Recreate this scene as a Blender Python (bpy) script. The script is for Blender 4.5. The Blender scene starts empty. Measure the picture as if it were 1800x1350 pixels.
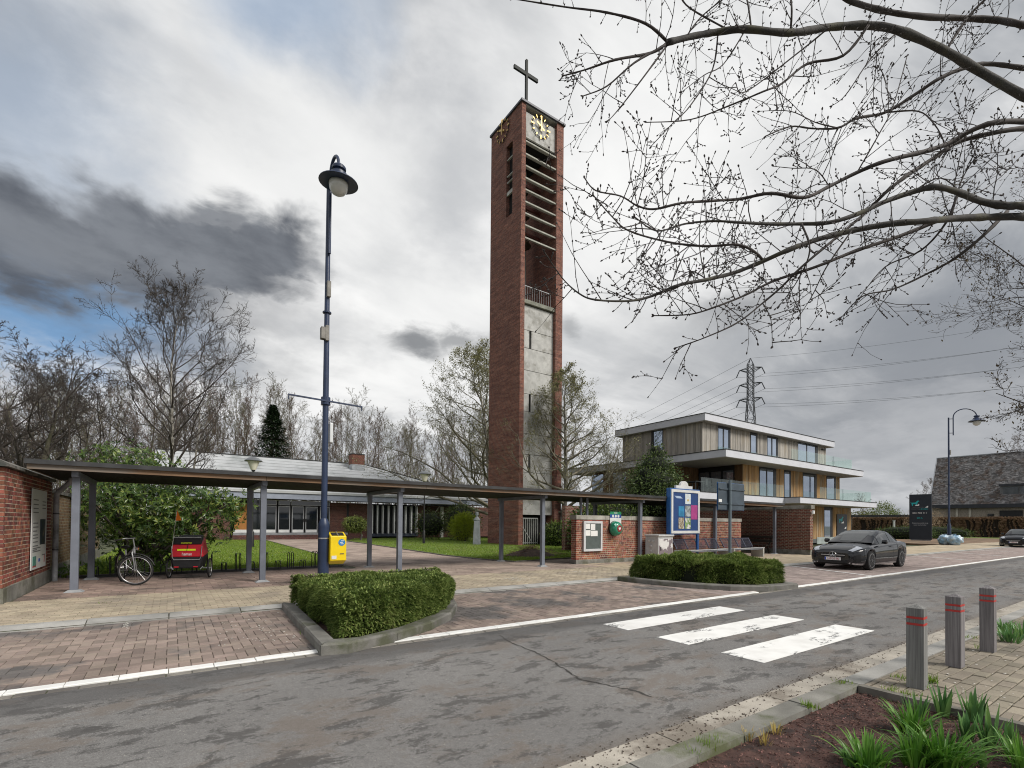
import bpy, bmesh, math, random
import numpy as np
from mathutils import Vector, Matrix
R = math.radians
random.seed(7); rng = np.random.default_rng(7)
scene = bpy.context.scene
C = bpy.context.collection

# ---------------------------------------------------------------- camera
EYE = 1.5; FPX = 865.0; U0 = 900.0; V0 = 906.0
_a = math.atan2(1250, 865); _p = R(.9); _r = R(.5)
_fw = np.array([math.cos(_a), math.sin(_a), 0]); _rt = np.array([math.sin(_a), -math.cos(_a), 0]); _up = np.array([0, 0, 1.])
CF = _fw*math.cos(_p)+_up*math.sin(_p); _u2 = _up*math.cos(_p)-_fw*math.sin(_p)
CR = _rt*math.cos(_r)+_u2*math.sin(_r); CU = _u2*math.cos(_r)-_rt*math.sin(_r)
cam = bpy.data.cameras.new('camera'); camo = bpy.data.objects.new('camera', cam); C.objects.link(camo)
cam.sensor_width = 36; cam.lens = FPX/1800*36; cam.shift_y = (V0-675)/1800; cam.clip_start = .05; cam.clip_end = 6000
M = Matrix((tuple(CR), tuple(CU), tuple(-CF))).transposed().to_4x4(); M.translation = (0, 0, EYE)
camo.matrix_world = M; scene.camera = camo
def ray(u, v): return CF+CR*((u-U0)/FPX)-CU*((v-V0)/FPX)
def PG(u, v, z=0.):
    d = ray(u, v); t = (z-EYE)/d[2]; return Vector((d[0]*t, d[1]*t, z))
def PY(u, v, Y):
    d = ray(u, v); t = Y/d[1]; return Vector((d[0]*t, Y, EYE+d[2]*t))
def PX(u, v, X):
    d = ray(u, v); t = X/d[0]; return Vector((X, d[1]*t, EYE+d[2]*t))
def PD(u, v, D):
    d = ray(u, v); return Vector(d*D)+Vector((0, 0, EYE))
def DEPTH(p): return float(np.dot(np.array([p[0], p[1], p[2]-EYE]), CF))

# ---------------------------------------------------------------- sun and sky
SUN_AZ = math.atan2(-.82, .42); SUN_EL = R(42)
sl = bpy.data.lights.new('sun', 'SUN'); sl.energy = 2.4; sl.angle = R(24); sl.color = (1, .95, .88)
so = bpy.data.objects.new('sun', sl); C.objects.link(so)
sd = Vector((math.cos(SUN_AZ)*math.cos(SUN_EL), math.sin(SUN_AZ)*math.cos(SUN_EL), math.sin(SUN_EL)))
so.rotation_euler = sd.to_track_quat('Z', 'Y').to_euler()
scene.view_settings.view_transform = 'Standard'; scene.view_settings.look = 'None'
scene.view_settings.exposure = 0.62; scene.view_settings.gamma = 1.0
try:
    scene.cycles.use_denoising = True; scene.cycles.max_bounces = 6; scene.cycles.diffuse_bounces = 3
    scene.cycles.glossy_bounces = 3; scene.cycles.transmission_bounces = 5; scene.cycles.transparent_max_bounces = 8
    scene.cycles.pixel_filter_type = 'BLACKMAN_HARRIS'; scene.cycles.filter_width = 1.05
    scene.cycles.use_adaptive_sampling = True; scene.cycles.adaptive_threshold = .012
except Exception: pass

class NT:
    """small node-tree helper"""
    def __init__(s, tree): s.t = tree; s.n = tree.nodes; s.l = tree.links
    def node(s, typ, **kw):
        n = s.n.new(typ)
        for k, v in kw.items(): setattr(n, k, v)
        return n
    def set(s, sock, v):
        if isinstance(v, bpy.types.NodeSocket): s.l.new(v, sock)
        elif v is not None:
            if hasattr(sock.default_value, '__len__') and not isinstance(v, (tuple, list, Vector)): v = (v,)*len(sock.default_value)
            if hasattr(sock.default_value, '__len__') and len(sock.default_value) == 4 and len(v) == 3: v = tuple(v)+(1,)
            sock.default_value = v
    def math(s, op, a, b=None, c=None, clamp=False):
        n = s.node('ShaderNodeMath', operation=op, use_clamp=clamp)
        s.set(n.inputs[0], a); s.set(n.inputs[1], b)
        if c is not None: s.set(n.inputs[2], c)
        return n.outputs[0]
    def vmath(s, op, a, b=None, out=0):
        n = s.node('ShaderNodeVectorMath', operation=op); s.set(n.inputs[0], a)
        if b is not None: s.set(n.inputs[1], b)
        return n.outputs[out]
    def mix(s, f, a, b, mode='MIX'):
        n = s.node('ShaderNodeMix', data_type='RGBA', blend_type=mode); s.set(n.inputs[0], f); s.set(n.inputs[6], a); s.set(n.inputs[7], b); return n.outputs[2]
    def noise(s, vec, scale, detail=4, rough=.55, dist=0., out=0):
        n = s.node('ShaderNodeTexNoise'); s.set(n.inputs['Vector'], vec); s.set(n.inputs['Scale'], scale)
        s.set(n.inputs['Detail'], detail); s.set(n.inputs['Roughness'], rough); s.set(n.inputs['Distortion'], dist); return n.outputs[out]
    def ss(s, x, a, b):
        n = s.node('ShaderNodeMapRange', interpolation_type='SMOOTHSTEP'); s.set(n.inputs[0], x); s.set(n.inputs[1], a); s.set(n.inputs[2], b); return n.outputs[0]
    def scl(s, vec, sc, loc=(0, 0, 0)):
        n = s.node('ShaderNodeMapping'); s.set(n.inputs[0], vec); s.set(n.inputs[1], loc); s.set(n.inputs[3], sc); return n.outputs[0]

world = bpy.data.worlds.new('World'); scene.world = world; world.use_nodes = True
wt = NT(world.node_tree); wt.n.clear()
sky = wt.node('ShaderNodeTexSky', sky_type='NISHITA'); sky.sun_disc = False
sky.sun_elevation = SUN_EL; sky.sun_rotation = math.pi/2-SUN_AZ; sky.air_density = 1.2; sky.dust_density = 1.5; sky.ozone_density = 1.5
def build_sky():
    tc = wt.node('ShaderNodeTexCoord'); d = wt.vmath('NORMALIZE', tc.outputs['Generated'])
    sp = wt.node('ShaderNodeSeparateXYZ'); wt.set(sp.inputs[0], d)
    zz = wt.math('ADD', wt.math('MAXIMUM', sp.outputs[2], 0.), .22)
    cb = wt.node('ShaderNodeCombineXYZ'); wt.set(cb.inputs[0], wt.math('DIVIDE', sp.outputs[0], zz)); wt.set(cb.inputs[1], wt.math('DIVIDE', sp.outputs[1], zz))
    P = cb.outputs[0]
    # streaky high layer, drawn out along the wind
    rot = wt.node('ShaderNodeMapping'); wt.set(rot.inputs[0], P); rot.inputs[2].default_value = (0, 0, R(28)); rot.inputs[3].default_value = (.75, 1.5, 1)
    n1 = wt.noise(rot.outputs[0], 1.15, 7, .58, .35)
    n2 = wt.noise(P, 2.6, 7, .6, .25)
    warp = wt.noise(P, 3.2, 4, .6, 0, out=1)
    dw = wt.vmath('ADD', d, wt.vmath('SCALE', wt.vmath('SUBTRACT', warp, (.5, .5, .5)), None)); dw.node.inputs[1].links[0].from_node.inputs[3].default_value = .15
    fine = wt.noise(P, 7., 5, .62, .3, out=1)
    dw2 = wt.vmath('ADD', dw, wt.vmath('SCALE', wt.vmath('SUBTRACT', fine, (.5, .5, .5)), None)); dw2.node.inputs[1].links[0].from_node.inputs[3].default_value = .10
    def blob(u, v, ru, rv, soft=.55, vec=dw2):
        """cloud bank: an elliptical patch of the dome about a direction, torn by noise"""
        c = Vector(ray(u, v)).normalized(); ax = c.cross(Vector((0, 0, 1))).normalized(); ay = ax.cross(c)
        rel = wt.vmath('SUBTRACT', vec, tuple(c))
        a = wt.math('DIVIDE', wt.vmath('DOT_PRODUCT', rel, tuple(ax), 1), ru); b = wt.math('DIVIDE', wt.vmath('DOT_PRODUCT', rel, tuple(ay), 1), rv)
        r = wt.math('SQRT', wt.math('ADD', wt.math('MULTIPLY', a, a), wt.math('MULTIPLY', b, b)))
        front = wt.math('GREATER_THAN', wt.vmath('DOT_PRODUCT', vec, tuple(c), 1), 0.)
        return wt.math('MULTIPLY', wt.ss(r, 1.+soft*.6, 1.-soft), front)
    def mx(*b):
        r = b[0]
        for q in b[1:]: r = wt.math('MAXIMUM', r, q)
        return r
    # thin bright veil with grey folds
    veil = wt.mix(wt.ss(n1, .37, .63), (.26, .28, .31), (.80, .80, .80))
    veil = wt.mix(wt.math('MULTIPLY', wt.ss(n2, .46, .66), .62), veil, (.34, .355, .38))
    low = wt.ss(sp.outputs[2], .30, .05); veil = wt.mix(wt.math('MULTIPLY', low, .55), veil, (.62, .63, .645))
    bright = mx(blob(500, 290, .42, .22, .9), blob(760, 560, .30, .16, .9), blob(1130, 330, .30, .40, .9), blob(640, 660, .35, .10, .9))
    veil = wt.mix(wt.math('MULTIPLY', bright, .82), veil, (.84, .84, .83))
    smud = mx(wt.math('MULTIPLY', blob(700, 110, .13, .10, 1.), .55), wt.math('MULTIPLY', blob(590, 60, .12, .10, 1.), .5), wt.math('MULTIPLY', blob(60, 60, .16, .14, 1.), .6), wt.math('MULTIPLY', blob(800, 330, .07, .12, 1.), .4), wt.math('MULTIPLY', blob(330, 140, .12, .05, 1.), .35))
    veil = wt.mix(wt.math('MULTIPLY', smud, wt.ss(n2, .30, .58)), veil, (.27, .29, .325))
    # blue gaps
    blue = mx(blob(90, 550, .20, .075, .8), wt.math('MULTIPLY', blob(500, 0, .12, .08, .9), .5), wt.math('MULTIPLY', blob(30, 200, .14, .16, 1.), .35), wt.math('MULTIPLY', blob(640, 30, .06, .06, .9), .3))
    skyc = wt.mix(1., sky.outputs[0], (.062, .066, .072), 'MULTIPLY')
    # the picture's blue is a plain daylight blue
    skyb = wt.mix(.72, skyc, (.17, .33, .56))
    col = wt.mix(blue, veil, skyb)
    # low grey layer
    rightg = mx(wt.math('MULTIPLY', blob(1640, 720, .42, .20, 1.), .92), wt.math('MULTIPLY', blob(1250, 640, .26, .14, 1.), .55), wt.math('MULTIPLY', blob(1720, 560, .16, .14, 1.), .5))
    col = wt.mix(wt.math('MULTIPLY', rightg, wt.math('ADD', .55, wt.math('MULTIPLY', n2, .6))), col, (.235, .25, .275))
    puff = mx(blob(1480, 775, .10, .028, .8), blob(1590, 782, .09, .03, .8), blob(1720, 715, .12, .04, .8))
    col = wt.mix(wt.math('MULTIPLY', puff, .5), col, (.42, .43, .45))
    dark = mx(blob(80, 437, .28, .078, .5), blob(330, 440, .18, .068, .5), blob(470, 440, .10, .055, .6), wt.math('MULTIPLY', blob(230, 500, .30, .07, .9), .75),
              wt.math('MULTIPLY', blob(360, 610, .13, .09, .9), .65), wt.math('MULTIPLY', blob(370, 395, .07, .035, .6), .9))
    dtone = wt.mix(wt.ss(n2, .35, .62), (.085, .095, .115), (.18, .195, .22))
    col = wt.mix(wt.math('MULTIPLY', dark, .96), col, dtone)
    dw3 = wt.vmath('ADD', d, wt.vmath('SCALE', wt.vmath('SUBTRACT', fine, (.5, .5, .5)), None)); dw3.node.inputs[1].links[0].from_node.inputs[3].default_value = .07
    small = mx(blob(735, 605, .055, .030, .7, dw3), wt.math('MULTIPLY', blob(800, 600, .045, .026, .7, dw3), .8), wt.math('MULTIPLY', blob(845, 610, .04, .022, .8, dw3), .6), wt.math('MULTIPLY', blob(640, 725, .05, .016, .8, dw3), .5),
               wt.math('MULTIPLY', blob(1003, 580, .02, .02, .8, dw3), .5), wt.math('MULTIPLY', blob(1290, 545, .09, .03, .9, dw3), .6))
    col = wt.mix(wt.math('MULTIPLY', small, .85), col, (.15, .16, .175))
    bg = wt.node('ShaderNodeBackground'); wt.set(bg.inputs[0], col); bg.inputs[1].default_value = 0.76
    out = wt.node('ShaderNodeOutputWorld'); wt.l.new(bg.outputs[0], out.inputs[0])
build_sky()
world.cycles.sampling_method = 'MANUAL'; world.cycles.sample_map_resolution = 256

# ---------------------------------------------------------------- materials
MATS = {}
def mat(name, col, rough=.75, var=.18, scale=2., bump=0., bscale=60., metal=0., col2=None, c2=(.45, .65), rnd=0., spec=.4, coat=0., fine=0., trans=0., stretch=None):
    """procedural surface: base colour broken by two noises, an optional second colour in patches, random tone per piece"""
    if name in MATS: return MATS[name]
    m = bpy.data.materials.new(name); m.use_nodes = True; t = NT(m.node_tree); b = t.n['Principled BSDF']
    g = t.node('ShaderNodeNewGeometry'); pos = g.outputs['Position']
    if stretch: pos = t.scl(pos, stretch)
    c = tuple(col)
    lo = tuple(x*(1-var) for x in c); hi = tuple(min(1, x*(1+var)) for x in c)
    out = t.mix(t.ss(t.noise(pos, scale, 5, .6), .3, .7), lo, hi)
    if col2: out = t.mix(t.ss(t.noise(t.scl(pos, (1, 1, 1), (7, 3, 5)), scale*.6, 6, .62), c2[0], c2[1]), out, col2)
    if fine: out = t.mix(fine, out, t.mix(t.noise(pos, bscale, 3, .7), (.0, .0, .0), (1., 1., 1.)), 'OVERLAY')
    if rnd:
        oi = t.node('ShaderNodeObjectInfo'); s = t.math('FRACT', t.math('ADD', t.math('MULTIPLY', oi.outputs['Random'], 7.13), t.math('MULTIPLY', g.outputs['Random Per Island'], 3.7)))
        f = t.math('ADD', 1-rnd, t.math('MULTIPLY', s, 2*rnd)); h = t.node('ShaderNodeHueSaturation'); t.set(h.inputs['Color'], out); t.set(h.inputs['Value'], f)
        s2 = t.math('FRACT', t.math('MULTIPLY', s, 13.7)); t.set(h.inputs['Hue'], t.math('ADD', .5-.04*rnd, t.math('MULTIPLY', s2, .08*rnd))); out = h.outputs[0]
    t.set(b.inputs['Base Color'], out); b.inputs['Roughness'].default_value = rough; b.inputs['Metallic'].default_value = metal
    b.inputs['Specular IOR Level'].default_value = spec; b.inputs['Coat Weight'].default_value = coat
    if trans: b.inputs['Subsurface Weight'].default_value = 0
    if bump:
        bn = t.node('ShaderNodeBump'); bn.inputs['Strength'].default_value = min(1, bump); bn.inputs['Distance'].default_value = .01*max(1, bump)
        t.set(bn.inputs['Height'], t.noise(pos, bscale, 5, .65)); t.l.new(bn.outputs[0], b.inputs['Normal'])
    MATS[name] = m; return m
def brickmat(name, c1, c2, mortar, bw=.21, bh=.08, gap=.012, rough=.85, dirt=(.05, .04, .035), bias=0., stain=.5, course=0.):
    if name in MATS: return MATS[name]
    m = bpy.data.materials.new(name); m.use_nodes = True; t = NT(m.node_tree); b = t.n['Principled BSDF']
    uv = t.node('ShaderNodeUVMap').outputs[0]; g = t.node('ShaderNodeNewGeometry').outputs['Position']
    br = t.node('ShaderNodeTexBrick'); t.set(br.inputs['Vector'], uv); t.set(br.inputs['Color1'], c1); t.set(br.inputs['Color2'], c2); t.set(br.inputs['Mortar'], mortar)
    br.inputs['Scale'].default_value = 1; br.inputs['Mortar Size'].default_value = gap; br.inputs['Mortar Smooth'].default_value = .2; br.inputs['Bias'].default_value = bias
    br.inputs['Brick Width'].default_value = bw; br.inputs['Row Height'].default_value = bh
    col = t.mix(t.ss(t.noise(g, 9, 4), .35, .7), br.outputs[0], t.mix(1., br.outputs[0], (.62, .6, .62), 'MULTIPLY'))
    col = t.mix(t.math('MULTIPLY', t.ss(t.noise(t.scl(g, (1, 1, .35)), .8, 6, .6), .52, .72), stain), col, dirt)
    if course:      # burnt and weathered courses show as bands
        cn = t.noise(t.scl(g, (.55, .55, 5.5)), 1.3, 5, .7); col = t.mix(t.math('MULTIPLY', t.ss(cn, .40, .62), course), col, t.mix(1., col, (.50, .47, .52), 'MULTIPLY'))
        lt = t.noise(t.scl(g, (.9, .9, 7.), (5, 2, 8)), 1.3, 4, .7); col = t.mix(t.math('MULTIPLY', t.ss(lt, .56, .70), course*.7), col, t.mix(1., col, (1.7, 1.55, 1.5), 'MULTIPLY'))
    t.set(b.inputs['Base Color'], col); b.inputs['Roughness'].default_value = rough; b.inputs['Specular IOR Level'].default_value = .25
    bn = t.node('ShaderNodeBump'); bn.inputs['Strength'].default_value = .8; bn.inputs['Distance'].default_value = .012
    t.set(bn.inputs['Height'], t.math('ADD', t.math('SUBTRACT', 1., br.outputs['Fac']), t.math('MULTIPLY', t.noise(g, 45, 4), .35))); t.l.new(bn.outputs[0], b.inputs['Normal'])
    MATS[name] = m; return m
def woodmat(name, c, c2, rough=.8, streak=22., axis=2, rnd=.12, grey=None, greyr=(.45, .65)):
    """weathered boards: grain runs along one axis"""
    if name in MATS: return MATS[name]
    m = bpy.data.materials.new(name); m.use_nodes = True; t = NT(m.node_tree); b = t.n['Principled BSDF']
    gg = t.node('ShaderNodeNewGeometry'); g = gg.outputs['Position']; sc = [streak]*3; sc[axis] = .8
    n = t.noise(t.scl(g, tuple(sc)), 1.6, 6, .65, .4)
    col = t.mix(t.ss(n, .3, .72), c, c2)
    if grey: col = t.mix(t.ss(t.noise(t.scl(g, (3, 3, .5) if axis == 2 else (.5, .5, 3)), .8, 5), *greyr), col, grey)
    oi = t.node('ShaderNodeObjectInfo'); s = t.math('FRACT', t.math('ADD', t.math('MULTIPLY', oi.outputs['Random'], 7.1), t.math('MULTIPLY', gg.outputs['Random Per Island'], 3.7)))
    h = t.node('ShaderNodeHueSaturation'); t.set(h.inputs['Color'], col); t.set(h.inputs['Value'], t.math('ADD', 1-rnd, t.math('MULTIPLY', s, 2*rnd)))
    t.set(b.inputs['Base Color'], h.outputs[0]); b.inputs['Roughness'].default_value = rough; b.inputs['Specular IOR Level'].default_value = .25
    bn = t.node('ShaderNodeBump'); bn.inputs['Strength'].default_value = .5; bn.inputs['Distance'].default_value = .004; t.set(bn.inputs['Height'], n); t.l.new(bn.outputs[0], b.inputs['Normal'])
    MATS[name] = m; return m
def glassmat(name, tint=(.02, .025, .03), rough=.03, alpha=1., spec=.8):
    if name in MATS: return MATS[name]
    m = bpy.data.materials.new(name); m.use_nodes = True; b = m.node_tree.nodes['Principled BSDF']
    b.inputs['Base Color'].default_value = tint+(1,); b.inputs['Roughness'].default_value = rough; b.inputs['Specular IOR Level'].default_value = spec
    if alpha < 1:
        t = NT(m.node_tree); tr = t.node('ShaderNodeBsdfTransparent'); tr.inputs[0].default_value = (.92, .97, .945, 1)
        gl = t.node('ShaderNodeBsdfGlossy'); gl.inputs['Roughness'].default_value = .02; gl.inputs[0].default_value = (.9, 1, .97, 1)
        fr = t.node('ShaderNodeFresnel'); fr.inputs[0].default_value = 1.5; mx = t.node('ShaderNodeMixShader')
        bf = t.node('ShaderNodeNewGeometry').outputs['Backfacing']; t.set(mx.inputs[0], t.math('MULTIPLY', t.math('ADD', fr.outputs[0], alpha), t.math('SUBTRACT', 1., bf))); t.l.new(tr.outputs[0], mx.inputs[1]); t.l.new(gl.outputs[0], mx.inputs[2])
        t.l.new(mx.outputs[0], t.n['Material Output'].inputs[0])
    MATS[name] = m; return m
def leafmat(name, cols, rough=.45, spec=.35, tr=.25):
    """leaves: random tone per leaf, some light passing through"""
    if name in MATS: return MATS[name]
    m = bpy.data.materials.new(name); m.use_nodes = True; t = NT(m.node_tree); b = t.n['Principled BSDF']
    g = t.node('ShaderNodeNewGeometry'); rp = t.node('ShaderNodeValToRGB'); e = rp.color_ramp.elements
    while len(e) < len(cols): e.new(.5)
    for i, c in enumerate(cols): e[i].position = i/(len(cols)-1); e[i].color = tuple(c)+(1,)
    oi = t.node('ShaderNodeObjectInfo'); cl = t.noise(g.outputs['Position'], 2.2, 3, .6)
    f = t.math('ADD', t.math('MULTIPLY', t.math('FRACT', t.math('ADD', g.outputs['Random Per Island'], oi.outputs['Random'])), .65), t.math('SUBTRACT', t.math('MULTIPLY', cl, .9), .28), clamp=True)
    t.set(rp.inputs[0], f); t.set(b.inputs['Base Color'], rp.outputs[0]); b.inputs['Roughness'].default_value = rough; b.inputs['Specular IOR Level'].default_value = spec
    if tr:
        td = t.node('ShaderNodeBsdfTranslucent'); t.set(td.inputs[0], rp.outputs[0]); mx = t.node('ShaderNodeMixShader'); mx.inputs[0].default_value = tr
        t.l.new(b.outputs[0], mx.inputs[1]); t.l.new(td.outputs[0], mx.inputs[2]); t.l.new(mx.outputs[0], t.n['Material Output'].inputs[0])
    MATS[name] = m; return m

# ---------------------------------------------------------------- mesh helpers
def frame(d):
    d = Vector(d).normalized(); a = Vector((0, 0, 1)) if abs(d.z) < .95 else Vector((1, 0, 0)); x = a.cross(d).normalized(); return x, d.cross(x)
class MB:
    def __init__(s): s.v = []; s.f = []; s.m = []
    def add(s, vs, fs, mi=0):
        o = len(s.v); s.v.extend([tuple(p) for p in vs]); s.f.extend([tuple(i+o for i in f) for f in fs]); s.m.extend([mi]*len(fs)); return s
    def box(s, x0, x1, y0, y1, z0, z1, mi=0):
        return s.add([(x0, y0, z0), (x1, y0, z0), (x1, y1, z0), (x0, y1, z0), (x0, y0, z1), (x1, y0, z1), (x1, y1, z1), (x0, y1, z1)],
                     [(0, 3, 2, 1), (4, 5, 6, 7), (0, 1, 5, 4), (1, 2, 6, 5), (2, 3, 7, 6), (3, 0, 4, 7)], mi)
    def obox(s, c, ax, ay, az, mi=0):
        c, ax, ay, az = map(Vector, (c, ax, ay, az))
        vs = [c+ax*i+ay*j+az*k for k in (-1, 1) for (i, j) in ((-1, -1), (1, -1), (1, 1), (-1, 1))]
        return s.add(vs, [(0, 3, 2, 1), (4, 5, 6, 7), (0, 1, 5, 4), (1, 2, 6, 5), (2, 3, 7, 6), (3, 0, 4, 7)], mi)
    def bar(s, p0, p1, w, h, mi=0):
        p0, p1 = Vector(p0), Vector(p1); d = (p1-p0); x, y = frame(d); return s.obox((p0+p1)/2, d/2, x*w/2, y*h/2, mi)
    def quad(s, a, b, c, d, mi=0): return s.add([a, b, c, d], [(0, 1, 2, 3)], mi)
    def cyl(s, p0, p1, r0, r1=None, n=10, mi=0, cap=True): return s.tube([p0, p1], [r0, r0 if r1 is None else r1], n, mi, cap)
    def tube(s, pts, rads, n=6, mi=0, cap=True, closed=False):
        pts = [Vector(p) for p in pts]; N = len(pts)
        if not hasattr(rads, '__len__'): rads = [rads]*N
        o = len(s.v); px = None
        for i, p in enumerate(pts):
            d = (pts[(i+1) % N]-pts[i-1]) if closed else (pts[min(i+1, N-1)]-pts[max(i-1, 0)])
            if d.length < 1e-9: d = Vector((0, 0, 1))
            d.normalize()
            if px is None: x, y = frame(d)
            else:
                x = px-d*px.dot(d)
                x = x.normalized() if x.length > 1e-6 else frame(d)[0]; y = d.cross(x)
            px = x
            for k in range(n):
                a = 2*math.pi*k/n; q = p+(x*math.cos(a)+y*math.sin(a))*rads[i]; s.v.append((q.x, q.y, q.z))
        L = N if closed else N-1
        for i in range(L):
            j = (i+1) % N
            for k in range(n): s.f.append((o+i*n+k, o+i*n+(k+1) % n, o+j*n+(k+1) % n, o+j*n+k)); s.m.append(mi)
        if cap and not closed:
            s.f.append(tuple(o+k for k in reversed(range(n)))); s.m.append(mi); s.f.append(tuple(o+(N-1)*n+k for k in range(n))); s.m.append(mi)
        return s
    def lathe(s, prof, n=16, c=(0, 0, 0), mi=0, axis=(0, 0, 1)):
        c = Vector(c); az = Vector(axis).normalized(); ax, ay = frame(az); o = len(s.v); K = len(prof)
        for r, z in prof:
            for k in range(n):
                a = 2*math.pi*k/n; q = c+az*z+(ax*math.cos(a)+ay*math.sin(a))*r; s.v.append(tuple(q))
        for i in range(K-1):
            for k in range(n): s.f.append((o+i*n+k, o+i*n+(k+1) % n, o+(i+1)*n+(k+1) % n, o+(i+1)*n+k)); s.m.append(mi)
        s.f.append(tuple(o+k for k in reversed(range(n)))); s.m.append(mi); s.f.append(tuple(o+(K-1)*n+k for k in range(n))); s.m.append(mi); return s
    def ext(s, poly, vec, mi=0):
        """extrude a flat 3D polygon along vec"""
        vec = Vector(vec); P = [Vector(p) for p in poly]; n = len(P)
        return s.add(P+[p+vec for p in P], [tuple(reversed(range(n))), tuple(range(n, 2*n))]+[(i, (i+1) % n, n+(i+1) % n, n+i) for i in range(n)], mi)
    def prism(s, poly, z0, z1, mi=0): return s.ext([(p[0], p[1], z0) for p in poly], (0, 0, z1-z0), mi)
    def data(s, name, mats, smooth=None, uv=False):
        me = bpy.data.meshes.new(name); me.from_pydata(s.v, [], s.f)
        if not isinstance(mats, (list, tuple)): mats = [mats]
        for q in mats: me.materials.append(q)
        if len(mats) > 1: me.polygons.foreach_set('material_index', s.m)
        if uv: boxuv(me)
        if smooth is not None:
            me.shade_smooth()
            if smooth < 180: me.set_sharp_from_angle(angle=R(smooth))
        me.update(); return me
    def build(s, name, mats, parent=None, smooth=None, uv=False, bevel=0., loc=None, recalc=False):
        me = s.data(name, mats, smooth, uv)
        if recalc:
            bm = bmesh.new(); bm.from_mesh(me); bmesh.ops.recalc_face_normals(bm, faces=bm.faces); bm.to_mesh(me); bm.free()
        return link(name, me, parent, bevel, loc)
def link(name, me, parent=None, bevel=0., loc=None):
    o = bpy.data.objects.new(name, me); C.objects.link(o)
    if parent is not None: o.parent = parent
    if loc is not None: o.location = loc
    if bevel:
        b = o.modifiers.new('edge', 'BEVEL'); b.width = bevel; b.segments = 2; b.limit_method = 'ANGLE'; b.angle_limit = R(35)
    return o
def boxuv(me):
    uvl = me.uv_layers.new(name='UVMap'); n = len(me.loops); co = np.empty(len(me.vertices)*3); me.vertices.foreach_get('co', co); co = co.reshape(-1, 3)
    vi = np.empty(n, int); me.loops.foreach_get('vertex_index', vi); ln = np.empty(len(me.polygons), int); me.polygons.foreach_get('loop_total', ln)
    nm = np.empty(len(me.polygons)*3); me.polygons.foreach_get('normal', nm); nm = np.abs(nm.reshape(-1, 3)); L = np.repeat(nm, ln, axis=0); P = co[vi]
    uv = np.where((L[:, 2] > .7)[:, None], P[:, :2], np.where((L[:, 0] > L[:, 1])[:, None], P[:, 1:], P[:, [0, 2]])); uvl.data.foreach_set('uv', uv.ravel())
def tag(o, label, cat=None, group=None, kind=None):
    if label: o['label'] = label
    if cat: o['category'] = cat
    if group: o['group'] = group
    if kind: o['kind'] = kind
    return o
def thing(name, label, cat, loc=(0, 0, 0), rz=0., group=None):
    o = bpy.data.objects.new(name, None); C.objects.link(o); o.location = loc; o.rotation_euler = (0, 0, rz); o.empty_display_size = .2
    return tag(o, label, cat, group)
def struct(o, label=None): o['kind'] = 'structure'; (label and tag(o, label)); return o
def copy_tree(o, parent=None):
    c = o.copy(); C.objects.link(c); c.parent = parent
    for ch in list(o.children): copy_tree(ch, c)
    return c
def text(body, size, matx, mat_, name, parent, extrude=.001, align='CENTER', sx=1.):
    cu = bpy.data.curves.new(name, 'FONT'); cu.body = body; cu.size = size; cu.extrude = extrude; cu.align_x = align; cu.align_y = 'CENTER'; cu.resolution_u = 3
    t = bpy.data.objects.new(name, cu); C.objects.link(t); bpy.context.view_layer.update()
    dg = bpy.context.evaluated_depsgraph_get(); me = bpy.data.meshes.new_from_object(t.evaluated_get(dg)); bpy.data.objects.remove(t); bpy.data.curves.remove(cu)
    me.transform(Matrix.Diagonal((sx, 1, 1, 1))); me.transform(matx); me.materials.clear(); me.materials.append(mat_)
    return link(name, me, parent)
def face_matrix(c, right, up):
    """text plane: right = reading direction, up = letter tops"""
    r = Vector(right).normalized(); u = Vector(up).normalized(); n = r.cross(u); m = Matrix((r, u, n)).transposed().to_4x4(); m.translation = Vector(c); return m
def inframe(p, pad=60):
    q = np.array([p[0], p[1], p[2]-EYE]); w = q@CF
    if w < .2: return False
    u = U0+FPX*(q@CR)/w; v = V0-FPX*(q@CU)/w; return -pad < u < 1800+pad and -pad < v < 1350+pad
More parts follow.
